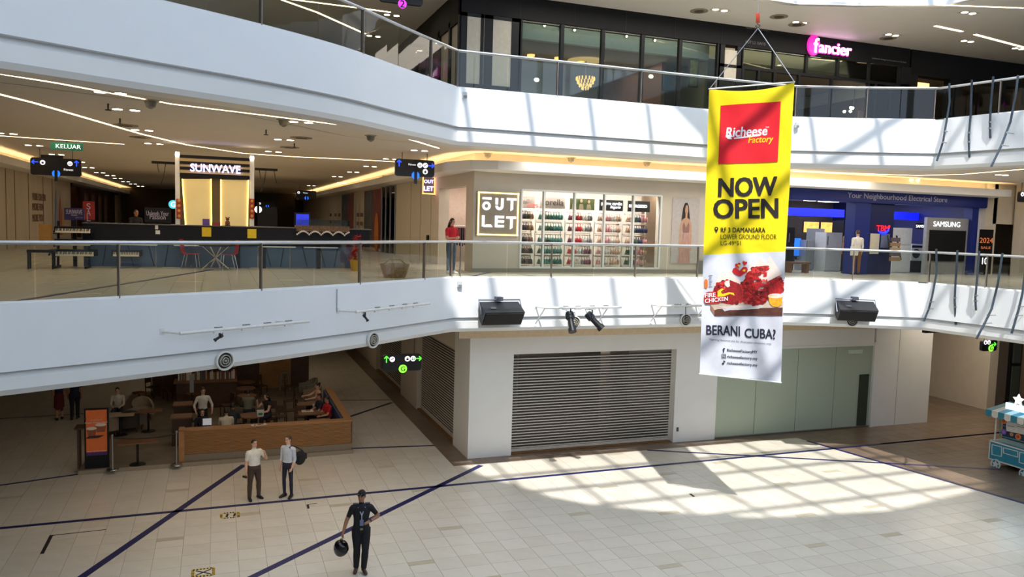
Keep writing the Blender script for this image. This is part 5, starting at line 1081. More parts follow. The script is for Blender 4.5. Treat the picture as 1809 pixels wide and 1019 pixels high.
# items on the counter
p = pY(364, 393, KY+.3); m = MB(); m.box(p.x-.1, p.x+.1, KY+.25, KY+.32, KT+.03, KT+.22, mat('purple_card', (104, 74, 150), .6)); tag(m.build('purple_card'), 'small purple card standing on the counter under the tower', 'card')
p = pY(382, 396, KY+.3); m = MB(); m.box(p.x-.12, p.x+.12, KY+.25, KY+.4, KT+.03, KT+.13, mat('red_box', (150, 50, 46), .6)); tag(m.build('red_box'), 'small red box on the counter under the tower', 'box')
p = pY(402, 392, KY+.3); t = thing('teddy_figure', 'small brown teddy figure sitting on the counter', 'toy', (p.x, KY+.3, KT+.03)); TB = mat('teddy_brown', (120, 80, 50), .9); m = MB(); m.ell((0, 0, .08), (.07, .06, .09), TB, 10, 6); m.build('body', t, local=True); m = MB(); m.ell((0, 0, .2), (.055, .05, .05), TB, 10, 6); m.build('head', t, local=True)
for s in (-1, 1): m = MB(); m.ell((s*.045, 0, .25), (.02, .015, .02), TB, 8, 5); m.build('ear', t, local=True)
for s in (-1, 1): m = MB(); m.ell((s*.05, -.05, .02), (.03, .05, .025), TB, 8, 5); m.build('foot', t, local=True)
# glass case with a scalloped skirt
a, b = pY(524, 405, KY-.2).x, pY(618, 405, KY-.2).x
t = thing('display_case', 'glass display case with a white scalloped skirt on the end of the counter', 'case', ((a+b)/2, KY-.1, KT))
m = MB(); m.box(a, b, KY-.15, KY+.5, 7.32, 7.5, mat('snack_mix', (110, 84, 62), .8, var=.5, scale=24)); m.build('tray', t)
m = MB(); n = 36; pts = [(a, 7.24)]
for k in range(n+1): u = k/n; pts.append((a+(b-a)*u, 7.2+.1*abs(math.sin(u*4.5*PI))))
for k in range(n): m.box(pts[k+1][0], pts[k+2][0] if k+2 < len(pts) else b, KY-.18, KY-.16, pts[k+1][1], pts[k+1][1]+.05, mat('scallop_white', (216, 210, 200), .6))
m.build('scalloped_skirt', t)
for q in ((a, b, KY-.15, KY-.14, 7.5, 7.68), (b-.01, b, KY-.15, KY+.5, 7.5, 7.68), (a+.6, b, KY-.15, KY+.5, 7.68, 7.69)): m = MB(); m.box(*q, WGLASS); m.build('glass_panel', t)
p = pY(525, 390, KY+.6); t = thing('monitor', 'glowing blue monitor on the counter beside the display case', 'screen', (p.x, KY+2, KT)); p = pY(535, 391, KY+2); m = MB(); m.box(p.x-.27, p.x+.27, KY+2, KY+2.05, p.z-.3, p.z+.3, BLACKP); m.build('case', t); m = MB(); m.box(p.x-.22, p.x+.2, KY+1.99, KY+2, p.z-.24, p.z+.24, mat('blue_screen', (40, 50, 190), .4, emit=1.2, var=.7, scale=5)); m.build('screen', t); m = MB(); m.box(p.x-.15, p.x+.15, KY+1.9, KY+2.1, Z1, p.z-.3, BLACKP); m.build('pedestal', t)
# standees and boards behind
def board(x0, y0, x1, y1, Y, mt, label, txt=(), name='sign_board', th=.05):
    p, q = pY(x0, y0, Y), pY(x1, y1, Y); t = thing(name, label, 'sign', ((p.x+q.x)/2, Y, Z1)); m = MB(); m.box(p.x, q.x, Y, Y+th, q.z, p.z, mt); m.build('board', t); m = MB(); c = (p.x+q.x)/2; m.box(c-.05, c+.05, Y+.02, Y+.08, Z1, q.z, NB); m.build('pole', t)
    for s_, fx_, fy, fw_, mm, hh in txt: text(s_, (q.x-p.x)*fw_, mm, t, (p.x+(q.x-p.x)*fx_, Y-.01, q.z+(p.z-q.z)*fy), height=hh)
    return t
GW = mat('grey_white_letter', (190, 180, 196), .6)
board(113, 367, 149, 389, KY+.3, mat('purple_board', (44, 30, 78), .5), 'purple sign board lettered SUNWAVE above the keyboards', [('SUNWAVE', .5, .68, .8, GW, .13), ('music', .5, .42, .3, GW, .05), ('pianos', .75, .2, .35, GW, .04)])
board(146, 355, 167, 388, 30, mat('sale_red', (150, 34, 36), .6), 'red upright SALE board behind the keyboards', [('S', .5, .72, .34, GW, .2), ('A', .5, .37, .36, GW, .2), ('L', .5, .06, .3, GW, .18)])
board(255, 366, 302, 394, KY+.8, NB, 'black board with white script behind the counter', [('Unleash Your', .5, .62, .85, GW, .14), ('Passion', .5, .38, .6, GW, .14)])
p = pY(306, 361, 40); t = thing('round_sign', 'round turquoise lit shop sign far down the mall', 'sign', (p.x, 40, p.z)); m = MB(); m.tube([p, p-Vector((0, .05, 0))], .2, mat('turquoise_glow', (70, 190, 205), .5, emit=1.2, var=0), 16); m.build('disc', t); text('G', .2, PEN, t, p-Vector((0, .07, 0)))
p = pY(456, 370, 34); t = thing('level_totem', 'black totem with a round white level number beside the tower', 'sign', (p.x+.4, 34, Z1)); m = MB(); m.box(p.x+.0, p.x+.75, 34, 34.15, Z1, p.z+.12, NB); m.build('panel', t); m = MB(); m.tube([p-Vector((0, .02, 0)), p-Vector((0, .05, 0))], .14, PEN, 16); m.build('badge', t); text('1', .07, NB, t, p-Vector((0, .06, 0)), bold=.02)
# keyboards
IV = mat('ivory_keys', (214, 206, 186), .4)
def keyboard(x0, x1, y, Y, label, thick=.1):
    p, q = pY(x0, y, Y), pY(x1, y, Y); L = q.x-p.x
    t = thing('keyboard', label, 'piano', ((p.x+q.x)/2, Y, p.z), 0, 'keyboards at the stand'); m = MB(); m.box(p.x-.05, q.x+.05, Y+.1, Y+.42, p.z-.07, p.z+.1, NB); m.box(p.x-.05, q.x+.05, Y-.02, Y+.1, p.z-.07, p.z-.02, NB); m.build('case', t)
    n = 36
    m = MB()
    for k in range(n): a_, b_ = p.x+L*k/n+.002, p.x+L*(k+1)/n-.002; m.hexa([(a_, Y-.07, p.z-.075), (b_, Y-.07, p.z-.075), (b_, Y+.04, p.z+.03), (a_, Y+.04, p.z+.03), (a_, Y-.08, p.z-.065), (b_, Y-.08, p.z-.065), (b_, Y+.03, p.z+.045), (a_, Y+.03, p.z+.045)], IV)
    m.build('white_keys', t, kind='stuff'); m = MB()
    for k in range(n):
        if k % 7 in (2, 6): continue
        a_, b_ = p.x+L*(k+.74)/n, p.x+L*(k+1.26)/n; m.hexa([(a_, Y-.035, p.z-.02), (b_, Y-.035, p.z-.02), (b_, Y+.035, p.z+.046), (a_, Y+.035, p.z+.046), (a_, Y-.045, p.z-.01), (b_, Y-.045, p.z-.01), (b_, Y+.025, p.z+.056), (a_, Y+.025, p.z+.056)], NB)
    m.build('black_keys', t, kind='stuff'); return t, p, q
keyboard(98, 160, 406, KY-.5, 'topmost of the stacked keyboards at the end of the stand'); keyboard(98, 160, 428.5, KY-.5, 'middle one of the stacked keyboards behind the handrail'); t, p, q = keyboard(89, 166, 447, KY-.7, 'lowest and longest of the stacked keyboards, seen through the glass')
keyboard(200, 246, 448, KY-.4, 'keyboard lying low behind the first steel post of the railing')
t = thing('keyboard_rack', 'dark sloping rack carrying the stacked keyboards at the end of the stand', 'rack', (p.x+.5, KY-.3, Z1))
for s in (p.x+.1, q.x-.2):
    m = MB(); m.bar((s, KY-.2, Z1), (s-.0, KY+.0, 7.45), .06, .06, NB); m.build('upright', t)
    m = MB(); m.bar((s, KY-.8, Z1+.03), (s, KY+.1, Z1+.03), .06, .06, NB); m.build('foot', t)
    for zz in (p.z-.1, pY(98, 428.5, KY-.5).z-.09, pY(98, 406, KY-.5).z-.09): m = MB(); m.bar((s, KY-.75, zz), (s, KY, zz), .04, .03, NB); m.build('arm', t)
m = MB(); m.box(p.x-.3, p.x+.0, KY-.5, KY-.45, 6.9, 7.35, mat('amber_panel', (170, 120, 40), .5)); m.build('amber_label', t)
t = thing('piano_bench', 'black piano bench beside the lowest keyboard', 'bench', (p.x-.35, KY-.9, Z1)); m = MB(); m.box(-.15, .5, -.16, .16, .45, .52, NB); m.build('seat', t, local=True)
for sx in (-.12, .46):
    for sy in (-.13, .13): m = MB(); m.box(sx-.02, sx+.02, sy-.02, sy+.02, 0, .45, NB); m.build('leg', t, local=True)
# red chairs and a table with crossed steel legs
RED = mat('red_plastic', (176, 40, 44), .4)
def red_chair(x, Y, rz, label):
    t = thing('red_chair', label, 'chair', (x, Y, Z1), rz, 'red chairs at the steel table')
    m = MB(); prof = [(.22, .44), (-.14, .43), (-.22, .48), (-.27, .86)]
    m.add([(sx, y, z) for sx in (-.21, .21) for y, z in prof]+[(sx, y+.012, z-.012 if i < 2 else z) for sx in (-.21, .21) for i, (y, z) in enumerate(prof)], [(0, 1, 5, 4), (1, 2, 6, 5), (2, 3, 7, 6), (12, 13, 9, 8), (13, 14, 10, 9), (14, 15, 11, 10), (0, 8, 9, 1), (1, 9, 10, 2), (2, 10, 11, 3), (4, 5, 13, 12), (5, 6, 14, 13), (6, 7, 15, 14), (0, 4, 12, 8), (3, 11, 15, 7)], RED); m.build('seat_shell', t, local=True)
    for sx in (-1, 1):
        for y0, y1 in ((.17, .22), (-.13, -.22)): m = MB(); m.tube([(sx*.17, y0, .43), (sx*.21, y1, 0)], .012, CHROME, 6); m.build('leg', t, local=True)
c1 = pZ(337, 474, Z1); c2 = pZ(404, 475, Z1); red_chair(c1.x, c1.y, -PI/2-.2, 'red shell chair on the hoarding side of the steel table'); red_chair(c2.x, c2.y, PI/2+.2, 'red shell chair on the far side of the steel table')
c = pZ(381, 477, Z1); t = thing('crossed_leg_table', 'table with crossed steel tube legs between two red chairs', 'table', (c.x, c.y, Z1))
for k in range(4): a = k*PI/4+.4; m = MB(); m.tube([(math.cos(a)*.42, math.sin(a)*.42, 0), (0, 0, .36), (-math.cos(a)*.38, -math.sin(a)*.38, .7)], .018, CHROME, 6); m.build('leg', t, local=True)
m = MB(); m.lathe([(.46, 0), (.46, .03)], (0, 0, .7), NB, 20); m.build('table_top', t, local=True)
# festive red plant, then a basket shape for a reflection
p = pZ(629, 474, Z1)*.955; p.z = Z1; t = thing('potted_plant', 'red festive plant in a gold pot at the end of the stand', 'plant', tuple(p)); m = MB(); m.lathe([(.15, 0), (.2, .32), (.18, .34)], (0, 0, 0), mat('gold_pot', (196, 156, 60), .4, .4), 14); m.build('pot', t, local=True); m = MB(); r = random.Random(9)
for k in range(160): a = r.uniform(0, 2*PI); h = r.uniform(.34, 1.1); rr = r.uniform(.02, .27)*(1.2-h*.6); c = Vector((rr*math.cos(a), rr*math.sin(a), h)); d = Vector((r.uniform(-1, 1), r.uniform(-1, 1), r.uniform(-.3, 1))).normalized()*.09; e = d.cross(Vector((0, 0, 1))).normalized()*.035; m.add([c-d, c+e, c+d, c-e], [(0, 1, 2, 3)], mat('red_leaf', (180, 44, 46), .6, var=.3))
m.build('foliage', t, local=True, kind='stuff')
# basket solid added in place of a reflection in the railing glass
p = pZ(700, 478, Z1); t = thing('reflected_basket', 'brown basket shape standing in for a reflection in the glass railing', 'basket', tuple(pZ(697, 490, Z1))); m = MB(); m.lathe([(.3, 0), (.42, .38), (.4, .38), (.28, .04)], (0, 0, 0), mat('reflection_brown', (150, 118, 74), .8, var=.3, scale=30), 18); m.build('body', t, local=True); m = MB(); m.tube([(-.3, 0, .38), (-.15, 0, .5), (.15, 0, .5), (.3, 0, .38)], .015, mat('reflection_brown', (150, 118, 74), .8), 6); m.build('handle', t, local=True)
# opened ceiling panels with hanging cables
for q, lab in ((((268, 286), (318, 288)), 'ceiling recess edge with loose cables on the hoarding side of the tower'), (((450, 298), (490, 300)), 'ceiling recess edge with loose cables on the far side of the tower')):
    a, b = pY(*q[0], 30), pY(*q[1], 30); t = thing('ceiling_opening', lab, 'ceiling opening', (a.x, 30, a.z)); m = MB(); m.box(min(a.x, b.x), max(a.x, b.x), 29.9, 30.05, a.z-.05, a.z+.03, DARK); m.build('opening_edge', t)
    for f, l, dx in ((.2, .35, .05), (.5, .8, -.18), (.85, .5, .1)):
        x = a.x+(b.x-a.x)*f; m = MB(); m.tube([(x, 29.95, a.z), (x+dx*.4, 29.95, a.z-l*.6), (x+dx, 29.95, a.z-l)], .012, BLACK, 5); m.build('cable', t)

# ================================================================== PEOPLE (one continuous body each)
EYE = mat('eye_dark', (30, 24, 22), .3, var=0); LIP = mat('lip', (150, 84, 76), .5, var=0)
SKINS = {'light': mat('skin_light', (214, 168, 142), .55, var=.05, scale=6), 'mid': mat('skin_mid', (190, 140, 112), .55, var=.05, scale=6), 'tan': mat('skin_tan', (168, 120, 92), .55, var=.05, scale=6)}
HAIRM = {'black': mat('hair_black', (26, 22, 22), .5, var=.2, scale=30), 'brown': mat('hair_brown', (62, 42, 30), .5, var=.2, scale=30)}
CLOTH = {}
def cloth(name, rgb): return mat('cloth_'+name, rgb, .85, var=.08, scale=9, bump=.15, bscale=40)
def person(name, label, loc, rz=0, H=1.7, lean=0, twist=0, armR=((-.12, .05, -1), (-.05, -.25, -1)), armL=((.12, .05, -1), (.05, -.25, -1)), legR=((-.03, 0, -1), (0, .03, -1)), legL=((.03, 0, -1), (0, .03, -1)),
           head=(0, 0), skin='mid', top=None, bottom=None, shoe=None, hair=('short', 'black'), sleeve=.55, girth=1.0, pants=1.0, skirt=False, group=None, lift=0.0, curl=.5, vox=.0095, palmR=None, palmL=None, z_sit=None):
    """front is local -Y, the person's right side is -X; directions are local"""
    s = H/1.72; root = thing(name, label, 'person', loc, rz, group); segs = []; mb = MB(); bodym = SKINS[skin]
    u = Vector((0, -math.sin(lean), math.cos(lean))); fr = Vector((0, -math.cos(lean), -math.sin(lean))); rt = Vector((1, 0, 0))
    th, sh = .43*s, .42*s
    hips = {}; low = 0
    for sd, lg in ((-1, legR), (1, legL)):
        h = Vector((sd*.09*s, 0, 0)); k = h+Vector(lg[0]).normalized()*th; a = k+Vector(lg[1]).normalized()*sh
        hips[sd] = (h, k, a); low = min(low, a.z)
    base = Vector((0, 0, -low+.085*s+lift))
    def tubeE(pts, rad, label_, n=12, flat=None):
        pts = [Vector(p) for p in pts]; k = len(pts); vs = []; prev = None
        for i, p in enumerate(pts):
            d = (pts[min(i+1, k-1)]-pts[max(i-1, 0)]).normalized()
            if prev is None:
                q = rt if abs(d.dot(rt)) < .9 else Vector((0, 1, 0)); a = (q-d*q.dot(d)).normalized()
            else: a = (prev-d*prev.dot(d)).normalized()
            prev = a; b = d.cross(a); ra, rb = rad[i] if isinstance(rad[i], tuple) else (rad[i], rad[i])
            vs += [p+a*math.cos(2*PI*j/n)*ra+b*math.sin(2*PI*j/n)*rb for j in range(n)]
        # rounded ends
        r0 = max(rad[0]) if isinstance(rad[0], tuple) else rad[0]; r1 = max(rad[-1]) if isinstance(rad[-1], tuple) else rad[-1]
        vs.append(pts[0]-(pts[1]-pts[0]).normalized()*r0*.6); vs.append(pts[-1]+(pts[-1]-pts[-2]).normalized()*r1*.6); A, B = k*n, k*n+1
        fs = [(i*n+j, i*n+(j+1) % n, (i+1)*n+(j+1) % n, (i+1)*n+j) for i in range(k-1) for j in range(n)]
        fs += [(A, (j+1) % n, j) for j in range(n)]+[(B, (k-1)*n+j, (k-1)*n+(j+1) % n) for j in range(n)]
        mb.add(vs, fs, bodym)
        if label_:
            for i in range(k-1):
                q0 = max(rad[i]) if isinstance(rad[i], tuple) else rad[i]; q1 = max(rad[i+1]) if isinstance(rad[i+1], tuple) else rad[i+1]
                segs.append((pts[i], pts[i+1], q0, q1, label_ if isinstance(label_, str) else label_[i]))
    # legs and shoes
    for sd in (-1, 1):
        h, k, a = [base+v for v in hips[sd]]; g = girth*pants
        kp = 'skin' if skirt else 'bottom'
        tubeE([h+Vector((0, 0, .03*s)), h.lerp(k, .35), h.lerp(k, .8), k], [.088*s*g, .084*s*g, .066*s*g, .06*s*g], 'bottom')
        tubeE([k, k.lerp(a, .3), k.lerp(a, .8), a+Vector((0, 0, .015))], [.058*s*g, .06*s*g, .05*s*g, .047*s*g], kp)
        f = Vector((sd*.25, -1, 0)).normalized(); fz = a.z-.085*s
        c0 = Vector((a.x, a.y, fz+.045))
        tubeE([c0-f*.055*s+Vector((0, 0, .012)), c0+f*.04*s+Vector((0, 0, .01)), c0+f*.12*s-Vector((0, 0, .01)), c0+f*.175*s-Vector((0, 0, .016))], [(.042, .05), (.045, .05), (.046, .036), (.034, .026)], 'shoe')
        tubeE([Vector((a.x, a.y, fz+.05)), a], [.045*s, .042*s], 'shoe' if not skirt else 'skin')
    P = base
    if skirt: tubeE([P+u*.06, P-u*.1, P+(hips[1][1]-hips[1][0]+hips[-1][1]-hips[-1][0])*.5], [(.16*s*girth, .12*s), (.19*s*girth, .14*s), (.2*s*girth, .15*s)], 'bottom')
    gw = girth
    T = [(-.07, .12, .10), (.0, .165, .118), (.06, .162, .115), (.14, .15, .106), (.24, .15, .106), (.34, .168, .116), (.43, .176, .112), (.49, .15, .092), (.535, .09, .07)]
    tw = lambda h: Matrix.Rotation(twist*min(1, max(0, h/.45)), 3, 'Z')
    tubeE([P+u*h*s for h, _, _ in T], [(a*s*gw, b*s*gw*(1.0 if h > .3 else gw)) for h, a, b in T], None, 16)
    segs += [(P-u*.06*s, P+u*.035*s, .15*s*gw, .15*s*gw, 'bottom'), (P+u*.05*s, P+u*.46*s, .14*s*gw, .14*s*gw, 'top')]
    N0 = P+u*.5*s
    hu = (u+Vector((0, 0, .8))).normalized(); HC = N0+u*.06*s+hu*.155*s
    tubeE([N0, N0+u*.07*s, HC-hu*.04*s], [(.062*s, .06*s), (.055*s, .056*s), (.055*s, .058*s)], 'skin')
    for sd, ar, pl in ((-1, armR, palmR), (1, armL, palmL)):
        S0 = P+u*.465*s+tw(.45) @ Vector((sd*.185*s*(.9+.1*gw), 0, 0))
        d1 = Vector(ar[0]).normalized(); d2 = Vector(ar[1]).normalized(); E_ = S0+d1*.285*s; W_ = E_+d2*.25*s
        tubeE([P+u*.475*s+tw(.45) @ Vector((sd*.1*s, 0, 0)), S0, S0+d1*.03*s], [(.075*s, .07*s), .066*s*gw, .062*s*gw], 'top')
        q = min(sleeve, 1.0); m_ = S0.lerp(E_, q)
        segs.append((S0, m_, .062*s, .056*s, 'top'))
        tubeE([S0, S0.lerp(E_, .5), E_], [.062*s*gw, .05*s*gw, .043*s], None)
        if q < 1: segs.append((m_, E_, .05*s, .045*s, 'skin'))
        if sleeve <= 1: segs.append((E_, W_, .045*s, .03*s, 'skin' if sleeve < 1 else 'top'))
        else:
            c_ = E_.lerp(W_, min(1, sleeve-1)); segs.append((E_, c_, .05*s, .036*s, 'top')); segs.append((c_, W_, .036*s, .03*s, 'skin'))
        tubeE([E_, E_.lerp(W_, .35), W_], [.044*s, .041*s, .028*s], None)
        # hand: palm, four fingers with bends, thumb from the side of the palm
        hd = d2; nn = Vector(pl) if pl else Vector((-sd, 0, 0)); nn = (nn-hd*nn.dot(hd)).normalized(); sdv = hd.cross(nn)*1.0
        if sdv.dot(fr) < 0: sdv = -sdv
        tubeE([W_-hd*.01, W_+hd*.03*s, W_+hd*.085*s], [(.026*s, .02*s)]*1+[(.036*s, .017*s), (.038*s, .015*s)], None) if abs(sdv.dot(rt)) > .7 else tubeE([W_-hd*.01, W_+hd*.03*s, W_+hd*.085*s], [.024*s, .026*s, .024*s], None)
        segs.append((W_, W_+hd*.18*s, .04*s, .03*s, 'skin'))
        K = W_+hd*.08*s
        for f_, (off, ln) in enumerate(((.03, .068), (.011, .078), (-.009, .073), (-.028, .058))):
            b0 = K+sdv*off*s; d_a = (hd*math.cos(curl*.5)+nn*math.sin(curl*.5)+sdv*off*2).normalized(); d_b = (hd*math.cos(curl*1.6)+nn*math.sin(curl*1.6)).normalized()
            tubeE([b0-hd*.012, b0+d_a*ln*.5*s, b0+d_a*ln*.5*s+d_b*ln*.55*s], [.0105*s, .0098*s, .0088*s], None, 8)
        tb = W_+hd*.03*s+sdv*.026*s; td = (hd*.7+sdv*.6+nn*.25).normalized(); tubeE([tb-td*.01, tb+td*.035*s, tb+td*.04*s+(hd*.85+nn*.4).normalized()*.03*s], [.013*s, .0115*s, .01*s], None, 8)
    # head
    R = Matrix.Rotation(head[0], 3, 'Z') @ Matrix.Rotation(-head[1], 3, 'X'); hs = s*.98
    def hp(x, y, z): return HC+R @ Vector((x*hs, y*hs, z*hs))
    prof = [(-.112, .03, -.045, .028), (-.1, .046, -.04, .045), (-.07, .062, -.022, .07), (-.03, .071, -.008, .088), (.02, .076, .0, .098), (.06, .074, .004, .096), (.09, .058, .006, .076), (.112, .03, .006, .04)]
    vs = []; n = 16
    for z, rx, cy, ry in prof: vs += [hp(rx*math.cos(2*PI*j/n), cy+ry*math.sin(2*PI*j/n), z) for j in range(n)]
    k = len(prof); vs += [hp(0, -.045, -.118), hp(0, .006, .12)]
    fs = [(i*n+j, i*n+(j+1) % n, (i+1)*n+(j+1) % n, (i+1)*n+j) for i in range(k-1) for j in range(n)]+[(k*n, (j+1) % n, j) for j in range(n)]+[(k*n+1, (k-1)*n+j, (k-1)*n+(j+1) % n) for j in range(n)]
    mb.add(vs, fs, bodym)
    tubeE([hp(0, -.094, .012), hp(0, -.106, -.012), hp(0, -.108, -.026)], [.009*s, .013*s, .014*s], None, 8)
    for sd in (-1, 1): tubeE([hp(sd*.078, .005, .02), hp(sd*.08, .008, -.02)], [(.012*s, .02*s), (.01*s, .014*s)], None, 8)
    segs.append((hp(0, 0, -.05), hp(0, 0, .05), .085*s, .09*s, 'skin'))
    # fuse into one skin, smooth, colour by the nearest limb
    me0 = mb.mesh('body'); o = bpy.data.objects.new('body', me0); C.objects.link(o)
    rm = o.modifiers.new('r', 'REMESH'); rm.mode = 'VOXEL'; rm.voxel_size = vox
    sm_ = o.modifiers.new('s', 'SMOOTH'); sm_.factor = .5; sm_.iterations = 3
    bpy.context.view_layer.update(); dg = bpy.context.evaluated_depsgraph_get()
    me = bpy.data.meshes.new_from_object(o.evaluated_get(dg), depsgraph=dg); o.modifiers.clear(); o.data = me; bpy.data.meshes.remove(me0); me.name = 'body'
    cols = {'skin': bodym, 'top': top, 'bottom': bottom, 'shoe': shoe}; names = list(cols); me.materials.clear()
    for nme in names: me.materials.append(cols[nme])
    nf = len(me.polygons); cen = np.empty(nf*3, dtype=np.float32); me.polygons.foreach_get('center', cen); cen = cen.reshape(-1, 3)
    best = np.full(nf, 1e9, dtype=np.float32); idx = np.zeros(nf, dtype=np.int32)
    for a, b, r0, r1, lb in segs:
        a_ = np.array(a, dtype=np.float32); d_ = np.array(b, dtype=np.float32)-a_; t_ = np.clip(((cen-a_) @ d_)/max(1e-9, float(d_ @ d_)), 0, 1)
        dist = np.linalg.norm(cen-a_-t_[:, None]*d_, axis=1)-(r0+(r1-r0)*t_); mk = dist < best; best[mk] = dist[mk]; idx[mk] = names.index(lb)
    me.polygons.foreach_set('material_index', idx); me.polygons.foreach_set('use_smooth', [True]*nf); me.update(); o.parent = root
    # eyes, brows, mouth, hair
    for sd in (-1, 1): m = MB(); m.ell(hp(sd*.03, -.094, .012), (.011*s, .006*s, .007*s), EYE, 8, 5, R); m.build('eye', root, local=True)
    m = MB(); m.ell(hp(0, -.09, -.058), (.022*s, .007*s, .006*s), LIP, 8, 5, R); m.build('mouth', root, local=True)
    hm = HAIRM[hair[1]]
    for sd in (-1, 1): m = MB(); m.ell(hp(sd*.031, -.096, .03), (.018*s, .005*s, .004*s), hm, 8, 4, R); m.build('eyebrow', root, local=True)
    m = MB(); n = 18; kk = 12; vs = []; fs = []
    for i in range(kk+1):
        ph = PI*i/kk
        for j in range(n): a = 2*PI*j/n; vs.append((.083*math.sin(ph)*math.cos(a), .006+.104*math.sin(ph)*math.sin(a), .008+.118*math.cos(ph)))
    lowb = {'short': -.045, 'long': -.16, 'bun': -.05, 'crop': -.03}[hair[0]]
    for i in range(kk):
        for j in range(n):
            q = [i*n+j, i*n+(j+1) % n, (i+1)*n+(j+1) % n, (i+1)*n+j]; c = [sum(vs[v][d] for v in q)/4 for d in range(3)]
            lim = .05 if c[1] < -.03 else (.02 if c[1] < .02 else lowb)
            if hair[0] == 'long' and -.05 < c[1] < .02: lim = -.08
            if c[2] > lim: fs.append(tuple(q))
    vs2 = [hp(*v) for v in vs]; m.add(vs2, fs, hm)
    if hair[0] == 'long':
        rr = [(.072, .05), (.088, .05), (.09, .045), (.06, .03)]; pz = [(.0, .05, .02), (0, .062, -.08), (0, .07, -.2), (0, .07, -.3)]
        vs3 = []
        for (a, b), q in zip(rr, pz): vs3 += [hp(q[0]+a*math.cos(2*PI*j/12), q[1]+b*math.sin(2*PI*j/12), q[2]) for j in range(12)]
        m.add(vs3, [(i*12+j, i*12+(j+1) % 12, (i+1)*12+(j+1) % 12, (i+1)*12+j) for i in range(3) for j in range(12)]+[tuple(range(12))[::-1], tuple(range(36, 48))], hm)
    if hair[0] == 'bun': m.ell(hp(0, .1, .06), (.045, .04, .045), hm, 10, 6, R)
    ho = m.build('hair', root, local=True); sol = ho.modifiers.new('s', 'SOLIDIFY'); sol.thickness = .012; sol.offset = 1; shade(ho.data, 80)
    root['_w'] = 0; del root['_w']
    return root, dict(P=P, u=u, fr=fr, HC=HC, R=R, s=s, hp=hp, base=base)
def wrist(info, sd, ar):
    s = info['s']; S0 = info['P']+info['u']*.465*s+Vector((sd*.185*s, 0, 0)); return S0+Vector(ar[0]).normalized()*.285*s+Vector(ar[1]).normalized()*.25*s
BLK_T = cloth('black_uniform', (24, 25, 32)); BLK_P = cloth('black_trousers', (20, 20, 25)); SHO = mat('shoe_black', (24, 22, 22), .4); SHB = mat('shoe_brown', (64, 44, 36), .4)
WHT_T = cloth('white_tee', (226, 222, 212)); BRN_P = cloth('brown_trousers', (74, 58, 48)); STR_T = cloth('pale_shirt', (204, 210, 220)); NVY_P = cloth('navy_trousers', (34, 38, 54))
# guard
aR = ((-.42, .1, -1), (-.3, -.12, -1)); aL = ((.75, .25, -.95), (-.85, -.55, -.28))
loc = pZ(637, 1010, 0)
g, gi = person('person', 'person in a black short-sleeved uniform walking, holding a black helmet', loc, -.1, 1.8, .03, 0, aR, aL, ((.02, .0, -1), (-.02, .12, -1)), ((-.01, -.2, -1), (-.06, .1, -1)), (-.35, -.12), 'tan', BLK_T, BLK_P, SHB, ('short', 'brown'), .6, 1.06, 1.18, palmR=(1, .2, 0), curl=.9, vox=.008)
hp = gi['hp']; s = gi['s']
m = MB(); vs = []; n = 18
m.ell(hp(0, .008, .03), (.088*s, .11*s, .104*s), mat('cap_black', (22, 22, 26), .8), 18, 10, gi['R']); cap = MB()
keep = [f for f in m.f if sum((Vector(m.v[i])-gi['HC']).z for i in f)/len(f) > .035]
cap.add(m.v, keep, mat('cap_black', (22, 22, 26), .8)); cap.build('cap', g, local=True, smooth=True)
m = MB(); m.bar(hp(-.06, -.098, .078), hp(.06, -.098, .078), .02, .028, mat('sunglass', (14, 14, 16), .1)); m.build('sunglasses', g, local=True)
for sd in (-1, 1): m = MB(); m.ell(hp(sd*.03, -.104, .078), (.018, .008, .012), mat('lens_glint', (120, 124, 130), .1, .6), 8, 5); m.build('lens', g, local=True)
P, u, fr = gi['P'], gi['u'], gi['fr']; LAN = mat('lanyard', (176, 178, 186), .6)
m = MB(); tp = P+u*.5*s; m.bar(tp+Vector((-.075, -.08, .0)), tp+Vector((0, -.145, -.16)), .02, .006, LAN, fr); m.bar(tp+Vector((.075, -.08, .0)), tp+Vector((0, -.145, -.16)), .02, .006, LAN, fr); m.bar(tp+Vector((0, -.145, -.16)), tp+Vector((0, -.142, -.26)), .018, .006, LAN, fr); m.build('lanyard', g, local=True)
m = MB(); q = tp+Vector((0, -.145, -.3)); m.box(q.x-.04, q.x+.04, q.y-.006, q.y+.006, q.z-.09, q.z+.04, mat('id_card', (110, 120, 150), .4)); m.build('id_card', g, local=True)
for sd in (-1, 1): m = MB(); q = P+u*.52*s+Vector((sd*.13, 0, .035)); m.box(q.x-.055, q.x+.055, q.y-.03, q.y+.03, q.z-.006, q.z+.012, mat('epaulette', (70, 74, 92), .6)); m.build('epaulette', g, local=True)
m = MB(); q = P+u*.045*s; m.lathe([(.001, -.022), (.168, -.022), (.168, .022), (.001, .022)], (0, 0, 0), BLACK, 24); b_ = m.build('belt', g, local=True); b_.location = q; b_.scale = (1.04, .75, 1)
m = MB(); q2 = q+Vector((0, -.128, 0)); m.box(q2.x-.03, q2.x+.03, q2.y-.012, q2.y, q2.z-.022, q2.z+.022, mat('buckle', (170, 160, 130), .3, .8)); m.build('belt_buckle', g, local=True)
m = MB(); W_ = wrist(gi, 1, aL); d = Vector(aL[1]).normalized(); m.tube([W_-d*.05, W_-d*.02], .034, BLACK, 12); m.build('watch', g, local=True)
